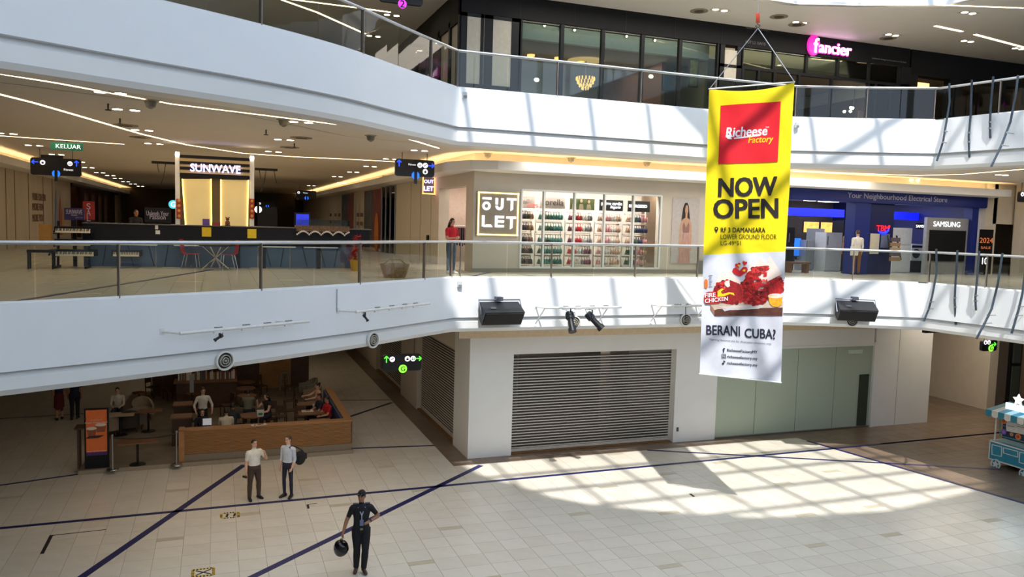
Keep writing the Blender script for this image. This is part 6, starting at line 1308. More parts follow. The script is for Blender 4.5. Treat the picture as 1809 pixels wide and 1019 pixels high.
# helmet in the right hand
W_ = wrist(gi, -1, aR); hw = g.matrix_basis @ (W_+Vector(aR[1]).normalized()*.15)
t = thing('helmet', 'glossy black motorcycle helmet hanging from the hand of the uniformed person', 'helmet', (hw.x-.0, hw.y, hw.z-.2), .5)
HB = mat('helmet_black', (14, 14, 17), .12); m = MB()
m.lathe([(.10, -.16), (.135, -.1), (.15, 0), (.14, .08), (.1, .135), (.02, .155)], (0, 0, 0), HB, 22); o = m.build('shell', t, local=True, smooth=True); o.scale = (1, 1.15, 1); o.rotation_euler = (.5, 0, 0)
m = MB(); m.lathe([(.138, -.08), (.156, -.02), (.152, .04)], (0, 0, 0), mat('visor', (40, 44, 52), .05), 22); vv = m.f; o = m.build('visor', t, local=True, smooth=True); o.scale = (1, 1.16, 1); o.rotation_euler = (.5, 0, 0)
m = MB(); m.tube([(-.04, 0, .12), (-.02, 0, .2), (.02, 0, .2), (.04, 0, .12)], .01, BLACK, 6); m.build('strap', t, local=True)
# white t-shirt
aR = ((-.14, .1, -1), (-.2, -.3, -1)); aL = ((.45, -.5, -.75), (-.45, -.35, .85))
loc = pZ(449, 882, 0)
g, gi = person('person', 'person in a white t-shirt and brown trousers raising a hand to the face', loc, .45, 1.63, -.02, 0, aR, aL, ((-.1, 0, -1), (-.02, .03, -1)), ((.12, 0, -1), (.02, .03, -1)), (.1, -.05), 'light', WHT_T, BRN_P, SHO, ('short', 'black'), .65, 1.16, 1.02, palmR=(1, 0, 0), curl=.8, vox=.008)
W_ = wrist(gi, -1, aR)+Vector(aR[1]).normalized()*.1; q = g.matrix_basis @ W_; m = MB(); m.box(-.07, .05, -.02, .01, -.035, .02, mat('phone_dark', (44, 32, 28), .3)); o = m.build('phone'); o.location = q+Vector((-.015, -.025, -.02)); o.rotation_euler = (0, .25, -.4); tag(o, 'dark phone held low by the person in the white t-shirt', 'phone')
# pale shirt with shoulder bag
aR = ((-.1, -.05, -1), (.0, -.3, -1)); aL = ((.1, .1, -1), (-.1, -.45, -1))
loc = pZ(508, 878, 0)
g, gi = person('person', 'person in a pale rolled-sleeve shirt and dark trousers with a black shoulder bag', loc, -.75, 1.69, -.04, 0, aR, aL, ((-.02, -.08, -1), (0, .06, -1)), ((.05, .02, -1), (0, .05, -1)), (-.15, -.1), 'light', STR_T, NVY_P, SHO, ('short', 'brown'), 1.35, 1.0, .88, curl=.7, vox=.008)
s = gi['s']; P, u = gi['P'], gi['u']
m = MB(); BAGM = mat('bag_black', (22, 22, 26), .8, bump=.2); m.ell((0, 0, 0), (.12, .2, .2), BAGM, 18, 10); m.box(-.1, .1, -.17, .17, -.05, .1, BAGM)
bag = thing('shoulder_bag', 'round black bag hanging behind the person in the pale shirt', 'bag', g.matrix_basis @ (P+Vector((.22, .26, .16))), -.75); o = m.build('body', bag, local=True, smooth=True)
m = MB(); top = P+u*.55*s; inv = Matrix.Rotation(0, 3, 'Z'); b0 = P+Vector((.22, .26, .16)); m.tube([Vector((0, -.1, .15)), top-b0+Vector((.1, -.09, -.02)), top-b0+Vector((.12, -.02, .02)), top-b0+Vector((.14, .08, -.02)), Vector((0, .12, .17))], .014, BAGM, 6); m.build('strap', bag, local=True)
# walkers under the balcony
g, gi = person('person', 'person in a dark top and wine red skirt walking away below the balcony edge', pZ(105, 741, 0), PI+.2, 1.62, .02, 0, ((-.12, .1, -1), (-.02, -.1, -1)), ((.12, -.1, -1), (.02, -.2, -1)), ((0, -.2, -1), (0, .12, -1)), ((0, .12, -1), (0, .2, -1)), (0, 0), 'mid', cloth('navy_top', (32, 32, 52)), cloth('wine_skirt', (96, 26, 34)), SHO, ('long', 'black'), .5, .95, 1, True)
g, gi = person('person', 'person in dark blue clothes walking away beside the one in the red skirt', pZ(132.5, 740, 0), PI+.1, 1.72, .02, 0, ((-.12, .1, -1), (-.02, -.1, -1)), ((.12, -.1, -1), (.02, -.2, -1)), ((0, -.18, -1), (0, .08, -1)), ((0, .08, -1), (0, .18, -1)), (0, 0), 'tan', cloth('navy_shirt', (30, 34, 60)), cloth('navy_slacks', (28, 30, 50)), SHO, ('short', 'black'), .6, 1.05, 1.15)
# first floor people
q = pZ(797, 478, Z1); q = pX(797, 478, 6.9)
g, gi = person('person', 'long-haired person in a red polo shirt looking at a phone at the outlet entrance', (6.75, pX(797, 440, 6.75).y, Z1), .35, 1.66, .04, 0, ((-.1, -.1, -1), (.45, -.8, .1)), ((.1, -.1, -1), (-.45, -.8, .15)), ((-.03, 0, -1), (0, .03, -1)), ((.03, -.05, -1), (0, .06, -1)), (.05, -.3), 'mid', cloth('red_polo', (190, 26, 40)), cloth('blue_jeans', (70, 86, 104)), mat('shoe_white', (210, 208, 204), .5), ('long', 'black'), .6, 1.0)
q = pZ(1509, 485, Z1)
g, gi = person('person', 'person in a white top and brown trousers with a white tote facing the electrical store', (pY(1509, 470, 24.1).x, 24.0, Z1), PI-.3, 1.68, .02, 0, ((-.1, .05, -1), (0, -.25, -1)), ((.1, .05, -1), (.0, -.3, -1)), ((-.03, 0, -1), (0, .03, -1)), ((.03, 0, -1), (0, .03, -1)), (0, -.1), 'light', cloth('white_blouse', (222, 218, 210)), cloth('tan_trousers', (140, 92, 52)), SHO, ('short', 'brown'), 1.3, .95, 1.05)
t = thing('tote_bag', 'white tote bag on the arm of the person facing the electrical store', 'bag', (g.location.x-.32, 23.8, Z1+.75)); m = MB(); m.hexa([(-.14, -.05, 0), (.14, -.05, 0), (.14, .05, 0), (-.14, .05, 0), (-.17, -.04, .34), (.17, -.04, .34), (.17, .04, .34), (-.17, .04, .34)], cloth('tote', (220, 216, 206))); m.build('body', t, local=True); m = MB(); m.tube([(-.1, 0, .33), (-.05, 0, .6), (.05, 0, .6), (.1, 0, .33)], .012, cloth('tote', (220, 216, 206)), 6); m.build('handle', t, local=True)
g, gi = person('person', 'taller person in tan behind the one with the white tote', (pY(1500, 470, 24.8).x, 24.9, Z1), PI-.2, 1.74, .02, 0, ((-.1, .05, -1), (0, -.25, -1)), ((.1, .05, -1), (.0, -.3, -1)), ((-.03, 0, -1), (0, .03, -1)), ((.03, 0, -1), (0, .03, -1)), (0, -.1), 'mid', cloth('tan_shirt', (150, 112, 84)), cloth('olive_trousers', (96, 84, 66)), SHO, ('short', 'brown'), .6, 1.0)
p = pY(237, 377, 33); g, gi = person('person', 'dark silhouetted person leaning on the far side of the piano stand', (p.x, 33, Z1), .4, 1.7, .35, 0, ((-.1, -.4, -1), (.3, -.8, -.2)), ((.1, -.4, -1), (-.3, -.8, -.2)), ((-.03, 0, -1), (0, .03, -1)), ((.03, 0, -1), (0, .03, -1)), (0, -.1), 'tan', cloth('dark_jacket', (30, 28, 30)), cloth('dark_jeans', (32, 32, 38)), SHO, ('short', 'black'), 1.9, 1.05)

# ================================================================== CAFE ON THE GROUND FLOOR
CZ = .12
pf = MB(); pf.prism([(-3.85, 25.85), (4.22, 26.0), (4.22, 36.95), (-3.4, 36.95)], 0, CZ, CARPET)
cafe_floor = struct('floor_cafe', pf, 'raised dark grey floor of the open cafe')
m = MB(); m.bar((-3.85, 25.83, .06), (4.22, 25.98, .06), .05, .13, mat('stone_kerb', (150, 136, 116), .5)); m.build('kerb', cafe_floor)
t = thing('cafe_partition', 'low oak slatted wall with a wooden cap around the cafe seating', 'partition', (1.6, 26.05, CZ))
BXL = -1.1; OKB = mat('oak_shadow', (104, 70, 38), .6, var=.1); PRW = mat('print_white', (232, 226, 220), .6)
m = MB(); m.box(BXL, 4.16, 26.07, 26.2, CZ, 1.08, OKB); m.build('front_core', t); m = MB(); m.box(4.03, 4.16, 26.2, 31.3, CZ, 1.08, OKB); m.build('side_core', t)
m = MB()
for k in range(17): zz = .34+k*.044; m.box(BXL-.01, 4.18, 26.04, 26.07, zz, zz+.03, WOOD)
m.build('front_slats', t, kind='stuff'); m = MB()
for k in range(17): zz = .34+k*.044; m.box(4.16, 4.19, 26.04, 31.3, zz, zz+.03, WOOD)
m.build('side_slats', t, kind='stuff')
CAPM = mat('oak_cap', (166, 118, 74), .4, var=.15, scale=4, stretch=(1, 6, 1))
m = MB(); m.box(BXL-.02, 4.2, 26.02, 26.3, 1.08, 1.12, CAPM); m.build('front_cap', t); m = MB(); m.box(3.95, 4.2, 26.3, 31.32, 1.08, 1.12, CAPM); m.build('side_cap', t); m = MB(); m.box(BXL-.02, BXL+.14, 26.02, 26.5, CZ, 1.1, CAPM); m.build('end_post', t)
m = MB(); m.box(BXL, 4.17, 26.05, 26.1, CZ-.12, .32, mat('grey_plinth', (134, 120, 100), .5)); m.build('plinth', t); m = MB(); m.box(4.14, 4.18, 26.1, 31.3, CZ-.12, .32, mat('grey_plinth', (134, 120, 100), .5)); m.build('plinth', t)
t = thing('bench_seat', 'long blue upholstered bench along the side of the cafe partition', 'bench', (3.8, 29, CZ)); BLV = mat('blue_vinyl', (44, 70, 112), .45); m = MB(); m.box(3.45, 3.95, 26.4, 31.2, .42, .56, BLV); m.build('seat', t); m = MB(); m.box(3.88, 4.02, 26.4, 31.2, .56, 1.06, BLV); m.build('backrest', t); m = MB(); m.box(3.5, 3.95, 26.45, 31.15, CZ, .42, DWOOD); m.build('base', t)
# back counter with books, panels
t = thing('cafe_back_counter', 'dark wooden back counter of the cafe with shelves of books', 'counter', (.6, 33.8, CZ)); m = MB(); m.box(-1.5, .72, 33.2, 33.98, CZ, 1.15, DWOOD); m.build('base_unit', t); m = MB(); m.box(-1.6, .75, 33.1, 33.98, 1.15, 1.2, TWOOD); m.build('worktop', t); m = MB(); m.box(-1.5, .72, 33.6, 33.98, 1.62, 1.65, TWOOD); m.build('shelf', t)
wcb = struct('wall_cafe_back', MB().box(-2.6, 3.9, 36.6, 36.9, 0, 3.2, DWOOD), 'dark wooden back wall of the cafe')
m = MB(); m.box(1.75, 3.1, 36.55, 36.6, CZ, 2.9, mat('ochre_panel', (150, 110, 60), .6, var=.25, scale=2)); m.build('ochre_panel', wcb)
bk = [mat('book_%d' % k, c, .7) for k, c in enumerate([(200, 190, 176), (120, 60, 50), (70, 80, 100), (170, 150, 110), (90, 90, 88), (214, 206, 196)])]
r = random.Random(12); x = -1.45; k = 0; BCN = ['cream', 'brick red', 'slate blue', 'tan', 'grey', 'ivory']; bct = {}
ORD = ['first', 'second', 'third', 'fourth', 'fifth', 'sixth', 'seventh', 'eighth', 'ninth', 'tenth', 'eleventh', 'twelfth', 'thirteenth', 'fourteenth', 'fifteenth', 'sixteenth']
while x < .68:
    wv = r.uniform(.035, .07); h = r.uniform(.24, .36); ci = r.randrange(6); bct[ci] = bct.get(ci, -1)+1; mb_ = MB().box(0, wv-.004, 0, .2, 0, h, bk[ci]); o = mb_.build('book'); o.location = (x, 33.5, 1.2); tag(o, '%s %s book in the row on the cafe back counter' % (ORD[bct[ci]], BCN[ci]), 'book', 'books on the cafe counter'); x += wv; k += 1
# furniture
def armchair(px, py, rz, mt, label, sc=1.0):
    p = pZ(px, py, CZ); t = thing('armchair', label, 'chair', (p.x, p.y, CZ), rz, 'upholstered cafe chairs'); n = 10
    m = MB(); m.box(-.3, .3, -.28, .24, .24, .44, mt); m.build('seat', t, local=True)
    out = []; 
    for k in range(n+1): a = PI+PI*k/n; out.append((.36*math.cos(a), .0-.36*math.sin(a)))
    m = MB(); P_ = [(-.36, -.3)]+out+[(.36, -.3)]; Q_ = [(-.28, -.3)]+[(x*.78, y*.78) for x, y in out]+[(.28, -.3)]; nn = len(P_)
    tops = [.6]+[.6+.22*math.sin(PI*k/n) for k in range(n+1)]+[.6]
    vs = [(x, y, .2) for x, y in P_]+[(x, y, .2) for x, y in Q_]+[(x, y, z) for (x, y), z in zip(P_, tops)]+[(x, y, z) for (x, y), z in zip(Q_, tops)]
    fs = []
    for i in range(nn-1): fs += [(i, i+1, 2*nn+i+1, 2*nn+i), (nn+i+1, nn+i, 3*nn+i, 3*nn+i+1), (2*nn+i, 2*nn+i+1, 3*nn+i+1, 3*nn+i), (i+1, i, nn+i, nn+i+1)]
    fs += [(0, 2*nn, 3*nn, nn), (nn-1, 2*nn-1, 4*nn-1, 3*nn-1)]; m.add(vs, fs, mt); m.build('shell_back', t, local=True, smooth=True)
    for sx in (-.25, .25):
        for sy in (-.22, .22): m = MB(); m.tube([(sx, sy, 0), (sx*.9, sy*.9, .22)], .02, DWOOD, 6); m.build('leg', t, local=True)
    return t
GRY = mat('grey_fabric', (134, 128, 118), .9, bump=.2); DGR = mat('charcoal_fabric', (66, 60, 56), .9, bump=.2); TPF = mat('taupe_fabric', (150, 136, 118), .9, bump=.2)
armchair(252, 741, .2, TPF, 'taupe tub chair behind the table of the man in the checked shirt'); armchair(238, 757, PI, GRY, 'grey tub chair turned toward the man in the checked shirt'); armchair(227, 762, PI+.2, DGR, 'charcoal tub chair just behind the orange sign board'); armchair(192, 768, PI, TPF, 'taupe tub chair half hidden by the orange sign board'); armchair(546, 702, -1.2, GRY, 'grey tub chair at the far corner of the cafe'); armchair(552, 716, -1.4, TPF, 'taupe tub chair across from the person in pink')
def wood_chair(px, py, rz, label, mt=DWOOD):
    p = pZ(px, py, CZ); t = thing('cafe_chair', label, 'chair', (p.x, p.y, CZ), rz, 'dark wooden cafe chairs'); m = MB(); m.box(-.2, .2, -.2, .2, .43, .46, mt); m.build('seat', t, local=True)
    for sx in (-.18, .18):
        m = MB(); m.bar((sx, -.18, 0), (sx, -.18, .43), .03, .03, mt); m.build('leg', t, local=True); m = MB(); m.bar((sx, .19, 0), (sx, .22, .88), .03, .03, mt); m.build('leg', t, local=True)
    m = MB(); m.box(-.18, .18, .2, .225, .62, .88, mt); m.build('backrest', t, local=True)
for px, py, rz, lab in [(461, 699, .6, 'dark wooden chair at the far round table'), (401, 735, -1.2, 'dark wooden chair behind the person in the cream shirt'), (511, 727, -1.5, 'dark wooden chair near the wooden table by the blue bench'), (513, 745, -1.5, 'dark wooden chair nearest the blue bench table'), (484, 739, 1.6, 'dark wooden chair beside the person in grey green'), (480, 752, 0, 'low dark chair tucked at the partition'), (497, 756, 3.0, 'dark wooden chair against the front partition'), (530, 757, 3.0, 'dark wooden chair between the bench and the front partition'), (300, 706, .5, 'dark wooden chair by the copper lamp'), (318, 700, 2.0, 'second dark wooden chair by the copper lamp'), (270, 702, 1.0, 'dark wooden chair behind the taupe tub chair'), (512, 700, 1.4, 'dark wooden chair beside the silver stool')]: wood_chair(px, py, rz, lab)
def table(px, py, label, rnd_=True, w_=.7, d_=.7, h=.74, mt=TWOOD, rz=0):
    p = pZ(px, py, CZ+h); t = thing('cafe_table', label, 'table', (p.x, p.y, CZ), rz, 'cafe tables'); m = MB()
    if rnd_: m.lathe([(w_/2, 0), (w_/2, .035)], (0, 0, h-.035), mt, 24)
    else: m.box(-w_/2, w_/2, -d_/2, d_/2, h-.035, h, mt)
    m.build('table_top', t, local=True); m = MB(); m.tube([(0, 0, .03), (0, 0, h-.035)], .035, BLACK, 8); m.build('column', t, local=True); m = MB(); m.lathe([(.24, 0), (.22, .02), (.05, .035)], (0, 0, 0), BLACK, 16); m.build('base', t, local=True); return t
table(444, 733, 'round wooden table between the person in grey green and the partition', w_=.85); table(436, 698, 'round wooden table in the middle of the cafe', w_=.72); table(434, 685, 'round wooden table toward the back counter', w_=.75); table(435, 674, 'round wooden table at the back counter', w_=.7); table(339, 694, 'round copper topped table catching a lamp reflection', w_=.55, mt=mat('copper_top', (168, 104, 58), .18, .7)); table(246, 693, 'round copper topped table under the balcony edge', w_=.5, mt=mat('copper_top', (168, 104, 58), .18, .7))
table(546, 712, 'rectangular wooden table before the person in pink', False, .9, .6); table(551, 728, 'rectangular wooden table with a tray before the person in red', False, .95, .65); table(566, 742, 'small wooden table at the front corner of the blue bench', False, .7, .5); table(243, 778, 'wide wooden table beside the orange sign board', False, 1.1, .6, rz=.1); table(212, 731, 'pale table in front of the person in the checked shirt', False, .9, .55, mt=mat('pale_top', (180, 160, 130), .4)); table(262, 725, 'long brown table behind the taupe tub chair', False, .9, .45)
def servery(px0, px1, py, h, label):
    a, b = pZ(px0, py, CZ+h), pZ(px1, py, CZ+h); t = thing('side_counter', label, 'counter', ((a.x+b.x)/2, a.y, CZ)); m = MB(); m.box(a.x, b.x, a.y-.25, a.y+.3, CZ, CZ+h-.04, mat('counter_brown', (70, 52, 40), .5)); m.build('body', t); m = MB(); m.box(a.x-.04, b.x+.04, a.y-.3, a.y+.33, CZ+h-.04, CZ+h, TWOOD); m.build('top', t)
servery(308, 338, 713, .95, 'brown side counter before the person in the dark apron'); servery(304, 337, 735, .95, 'second brown side counter closer to the cafe entrance')
p = pZ(339, 745, CZ); t = thing('counter_screen', 'slim grey screen on a post at the end of the side counters', 'screen', (p.x, p.y, CZ)); m = MB(); m.tube([(0, 0, 0), (0, 0, 1.2)], .025, BLACK, 8); m.build('post', t, local=True); m = MB(); m.box(-.07, .07, -.03, .03, 1.1, 1.75, mat('screen_grey', (140, 146, 150), .4)); m.build('panel', t, local=True); m = MB(); m.lathe([(.16, 0), (.14, .03)], (0, 0, 0), BLACK, 14); m.build('base', t, local=True)
p = pZ(503, 687, CZ); t = thing('step_stool', 'tall pale grey step stool near the ochre panel', 'stool', (p.x, p.y, CZ)); SG = mat('stool_grey', (140, 140, 138), .5)
for sx in (-1, 1):
    for sy in (-1, 1): m = MB(); m.tube([(sx*.22, sy*.2, 0), (sx*.13, sy*.11, .72)], .022, SG, 6); m.build('leg', t, local=True)
m = MB(); m.box(-.18, .18, -.16, .16, .72, .76, SG); m.build('seat', t, local=True)
for zz, q in ((.25, .19), (.48, .165)): m = MB(); m.bar((-q, -q*.9, zz), (q, -q*.9, zz), .05, .025, SG); m.build('rung', t, local=True)
p = pZ(436, 759, 1.12); t = thing('plate_of_food', 'white rectangular plate with food left on the partition cap', 'plate', tuple(pZ(457, 751, 1.12)), .2); m = MB(); m.hexa([(-.2, -.08, 0), (.2, -.08, 0), (.2, .08, 0), (-.2, .08, 0), (-.24, -.1, .02), (.24, -.1, .02), (.24, .1, .02), (-.24, .1, .02)], mat('plate_white', (220, 214, 204), .3)); m.build('plate', t, local=True); m = MB(); r = random.Random(2)
for k in range(9): m.ell((r.uniform(-.14, .14), r.uniform(-.05, .05), .03), (.035, .03, .02), mat('food_brown', (150, 100, 60), .7, var=.3, scale=20), 8, 5)
m.build('food', t, local=True, kind='stuff')
p = pZ(547, 726, CZ+.74); t = thing('food_tray', 'pale tray with food on the table before the person in red', 'tray', (p.x-.08, p.y, CZ+.74)); m = MB(); m.box(-.2, .2, -.13, .13, 0, .02, mat('plate_white', (220, 214, 204), .3)); m.build('tray', t, local=True); m = MB(); m.ell((.02, 0, .03), (.09, .07, .025), mat('food_brown', (150, 100, 60), .7), 10, 5); m.build('food', t, local=True)
for px, py, lab in ((554, 719, 'white cup on the table before the person in pink'), (561, 719, 'second white cup beside it on the table')):
    p = pZ(px, py, CZ+.74); m = MB(); m.lathe([(.03, 0), (.045, .11), (.04, .11), (.028, .01)], (0, 0, 0), mat('plate_white', (220, 214, 204), .3), 14); o = m.build('cup'); o.location = (p.x, p.y, CZ+.74); tag(o, lab, 'cup', 'cups on the cafe tables')
p = pZ(568, 743, CZ+.74); m = MB(); m.hexa([(-.2, -.1, 0), (.2, -.1, 0), (.2, .1, 0), (-.2, .1, 0), (-.14, -.06, .03), (.15, -.07, .025), (.12, .06, .03), (-.15, .07, .02)], mat('napkin_white', (216, 208, 200), .8)); o = m.build('napkin'); o.location = (p.x, p.y, CZ+.74); tag(o, 'crumpled white napkin on the small table at the bench corner', 'napkin')
p = pZ(460, 735, CZ+.74); t = thing('carrier_bag', 'pale green and white bag on the round table by the partition', 'bag', (p.x, p.y, CZ+.74)); m = MB(); m.hexa([(-.1, -.06, 0), (.1, -.06, 0), (.1, .06, 0), (-.1, .06, 0), (-.12, -.03, .22), (.12, -.03, .22), (.12, .03, .22), (-.12, .03, .22)], mat('bag_white', (200, 206, 200), .7)); m.build('body', t, local=True); m = MB(); m.box(-.07, .07, -.066, -.055, .05, .13, mat('bag_green', (80, 120, 90), .7)); m.build('label', t, local=True)
# sign board, rope posts
a, b = pZ(150, 832, CZ), pZ(192, 827, CZ); p0 = Vector((a.x, 25.98, CZ)); W3 = 1.0
def q_(x, y): return pY(x, y, 25.98)
x0, x1 = q_(149, 780).x, q_(192.5, 780).x; zt = q_(150, 722.5).z
t = thing('menu_board', 'tall black framed sign board with an orange drinks poster at the cafe entrance', 'sign', ((x0+x1)/2, 26, CZ))
m = MB(); m.box(x0, x1, 25.98, 26.06, CZ, zt, BLACKP); m.build('frame', t)
OR2 = mat('poster_orange', (196, 96, 44), .5, var=.06, emit=.12); m = MB(); zl = CZ+.5; m.box(x0+.05, x1-.05, 25.96, 25.98, zl, zt-.04, OR2); m.build('poster', t); m = MB(); m.box(x0+.05, x1-.05, 25.958, 25.98, zl-.1, zl, mat('poster_purple', (76, 44, 110), .5)); m.build('purple_band', t)
cx = (x0+x1)/2; text('Happy Happy Hour', .6, PRW, t, (cx, 25.955, zt-.42), height=.06); text('buy one free one', .3, PRW, t, (cx, 25.955, zt-.34), height=.035); text('every day from three', .5, PRW, t, (cx, 25.953, zl+.03), height=.035)
for dx, dz, sc in ((-.13, .62, 1), (.12, .72, 1.1)):
    m = MB(); cxx, czz = cx+dx, zl+dz; m.extr([(cxx-.1*sc, 25.955, czz-.12), (cxx+.1*sc, 25.955, czz-.12), (cxx+.13*sc, 25.955, czz+.1), (cxx-.13*sc, 25.955, czz+.1)], (0, .004, 0), mat('drink_brown', (150, 84, 60), .5, var=.3, scale=12)); m.build('cup_print', t); m = MB(); m.ell((cxx, 25.954, czz+.1), (.14*sc, .004, .05), mat('drink_cream', (226, 212, 196), .5), 14, 6); m.build('cream_print', t)
m = MB(); m.extr([(cx-.3, 25.956, zl+.42), (cx+.05, 25.956, zl+.42), (cx+.22, 25.956, zl+.5), (cx-.2, 25.956, zl+.5)], (0, .003, 0), mat('beans_print', (60, 34, 24), .6)); m.build('beans_print', t)
m = MB(); m.box(x0-.2, x0-.14, 26.0, 26.4, CZ, CZ+1.2, DWOOD); m.box(x0-.26, x0-.02, 25.95, 26.45, CZ+1.2, CZ+1.25, DWOOD); tag(m.build('side_stand'), 'dark side stand tucked behind the orange sign board', 'stand')
posts = []
for px, py, lab in ((199, 829, 'steel rope post beside the orange sign board'), (312, 821, 'steel rope post beside the slatted partition')):
    p = pZ(px, py, CZ); p.z = CZ; t = thing('rope_post', lab, 'post', tuple(p), 0, 'rope posts at the cafe entrance'); m = MB(); m.lathe([(.17, 0), (.16, .02), (.03, .04)], (0, 0, 0), STEEL, 18); m.build('base', t, local=True); m = MB(); m.tube([(0, 0, .03), (0, 0, 1.0)], .025, STEEL, 10); m.build('pole', t, local=True); m = MB(); m.lathe([(.035, 0), (.04, .04), (.01, .07)], (0, 0, 1.0), STEEL, 12); m.build('cap', t, local=True); posts.append(p)
a, b = posts; m = MB(); pts = [a.lerp(b, k/10)+Vector((0, 0, .96-.08*math.sin(PI*k/10))) for k in range(11)]; pts = [pts[0]+Vector((.03, 0, 0))]+pts[1:-1]+[pts[-1]-Vector((.03, 0, 0))]; m.tube(pts, .02, BLACK, 6); tag(m.build('barrier_rope'), 'black rope hung between the two steel rope posts', 'rope')
# guests
SEAT = dict(legR=((-.12, -1, -.08), (-.02, -.05, -1)), legL=((.12, -1, -.08), (.02, -.05, -1)))
TBL = dict(armR=((-.15, -.45, -1), (.3, -.9, -.15)), armL=((.15, -.45, -1), (-.3, -.9, -.15)))
def guest(px, py, rz, label, top, hair, skin='mid', lean=.12, hz=1.28, sleeve=.6, arms=TBL, girth=1.0, bottom=None, H=1.66, head=(0, -.25), stool=True):
    p = pZ(px, py, CZ+1.03); fwd = Vector((math.sin(rz), -math.cos(rz), 0)); q = Vector((p.x, p.y, CZ))
    q -= Vector((0, 0, 0))
    person('person', label, tuple(q), rz, H, lean, 0, arms['armR'], arms['armL'], SEAT['legR'], SEAT['legL'], head, skin, top, bottom or NVY_P, SHO, hair, sleeve, girth)
    if not stool: return
    st = thing('guest_stool', 'seat under the '+label.replace('person', 'guest', 1), 'seat', tuple(q)); zt = .40*H/1.72+.02
    m = MB(); m.box(-.19, .19, -.16, .19, zt-.05, zt, DWOOD); o = m.build('seat', st, local=True)
    for sx in (-.15, .15):
        for sy in (-.12, .15): m = MB(); m.box(sx-.02, sx+.02, sy-.02, sy+.02, 0, zt-.05, DWOOD); m.build('leg', st, local=True)
    st.rotation_euler = (0, 0, rz)
guest(208, 697, .0, 'person in a pale checked shirt seated at the pale table', cloth('pale_check', (196, 190, 176)), ('short', 'black'), 'light', sleeve=1.7, girth=1.08)
guest(357, 736, .1, 'person in black looking down at a white tablet behind the partition', cloth('black_top', (28, 28, 32)), ('long', 'black'), 'light', sleeve=1.6)
guest(400, 737, PI+.1, 'person in a cream shirt seen from behind the partition', cloth('cream_shirt', (206, 196, 172)), ('short', 'black'), 'mid', sleeve=.6, girth=1.12)
guest(410, 727, PI-.4, 'person in a dark shirt beside the one in cream', cloth('dark_teal', (44, 50, 54)), ('short', 'black'), 'tan', sleeve=.6, girth=1.1)
guest(438, 702, PI-.2, 'person in grey green seen from behind at a round table', cloth('grey_green', (112, 114, 96)), ('short', 'black'), 'mid', sleeve=1.6, girth=1.1)
guest(474, 708, -1.0, 'person in a black vest resting a cheek on a hand', cloth('black_vest', (34, 32, 32)), ('long', 'black'), 'light', sleeve=.1, arms=dict(armR=((-.3, -.7, -.6), (.3, -.3, .9)), armL=((.15, -.45, -1), (-.3, -.9, -.15))))
guest(564, 689, -1.3, 'person in a pink top reaching across the table by the blue bench', cloth('pink_top', (206, 160, 140)), ('bun', 'black'), 'light', sleeve=.4, arms=dict(armR=((-.15, -.8, -.5), (.1, -1, .0)), armL=((.15, -.7, -.6), (-.2, -1, -.1))), stool=False)
guest(567, 708, -1.3, 'person in dark blue on the bench between pink and red', cloth('midnight', (36, 38, 58)), ('short', 'black'), 'mid', stool=False)
guest(581, 714, -1.2, 'person in a red t-shirt on the blue bench', cloth('red_tee', (190, 30, 40)), ('short', 'black'), 'mid', girth=1.05, stool=False)
p = pZ(358, 690, CZ+1.6); person('person', 'person in a white shirt and dark apron standing by the copper table', (p.x, p.y, CZ), .2, 1.68, .1, 0, ((-.45, -.1, -1), (.1, -.5, -.6)), ((.45, -.1, -1), (-.1, -.5, -.6)), head=(0, -.3), skin='light', top=cloth('white_shirt', (214, 210, 204)), bottom=cloth('apron_dark', (36, 32, 32)), shoe=SHO, hair=('bun', 'brown'), sleeve=1.4)
p = pZ(360, 749, 1.12); m = MB(); m.hexa([(-.13, 0, 0), (.13, 0, 0), (.13, .1, .19), (-.13, .1, .19), (-.13, .012, -.004), (.13, .012, -.004), (.13, .112, .186), (-.13, .112, .186)], mat('tablet_white', (206, 214, 226), .3, emit=.2)); o = m.build('tablet'); o.location = (p.x+.1, 26.45, 1.12); tag(o, 'white tablet propped in front of the person in black', 'tablet')

# ================================================================== HANGING BANNER
BA_, BB_ = pZ(1236, 660, 3.87), pZ(1380, 674, 3.87)
bd = (BB_-BA_); bd.z = 0; bd.normalize(); bn = Vector((bd.y, -bd.x, 0))               # towards the camera
def wr(px, py):
    t = (py-145)/530
    x = (px-1240)/150
    return .035*math.sin(x*5.2+t*3.0)+.02*math.sin(x*11+t*9+1.3)*(.4+t)+.014*math.sin((px*.09-py*.05))*(1 if t > .55 else .5)+.05*math.exp(-((t-.03)/.05)**2)*math.sin(x*3.1)
def Bp(px, py, lay=0):
    return pN(px, py, BA_, bn)+bn*(wr(px, py)+lay*.004+(.012 if lay else 0))
LE = [(1253, 158), (1250, 250), (1246, 360), (1243, 450), (1240, 560), (1236, 660)]
RE = [(1403.5, 145), (1398, 240), (1395, 330), (1387.5, 444), (1383.5, 560), (1380, 674)]
def edge(E, v):
    v *= len(E)-1; i = min(int(v), len(E)-2); f = v-i; return E[i][0]+(E[i+1][0]-E[i][0])*f, E[i][1]+(E[i+1][1]-E[i][1])*f
YEL = mat('banner_yellow', (250, 222, 0), .7, var=.02); PWH = mat('banner_white', (214, 216, 226), .7, var=.03); BRED = mat('banner_red', (222, 16, 34), .7, var=.02); BBK = mat('banner_black', (34, 26, 24), .7)
bt = thing('hanging_banner', 'tall yellow and white advertising banner hung on cables in the atrium', 'banner', tuple(Bp(1310, 665)))
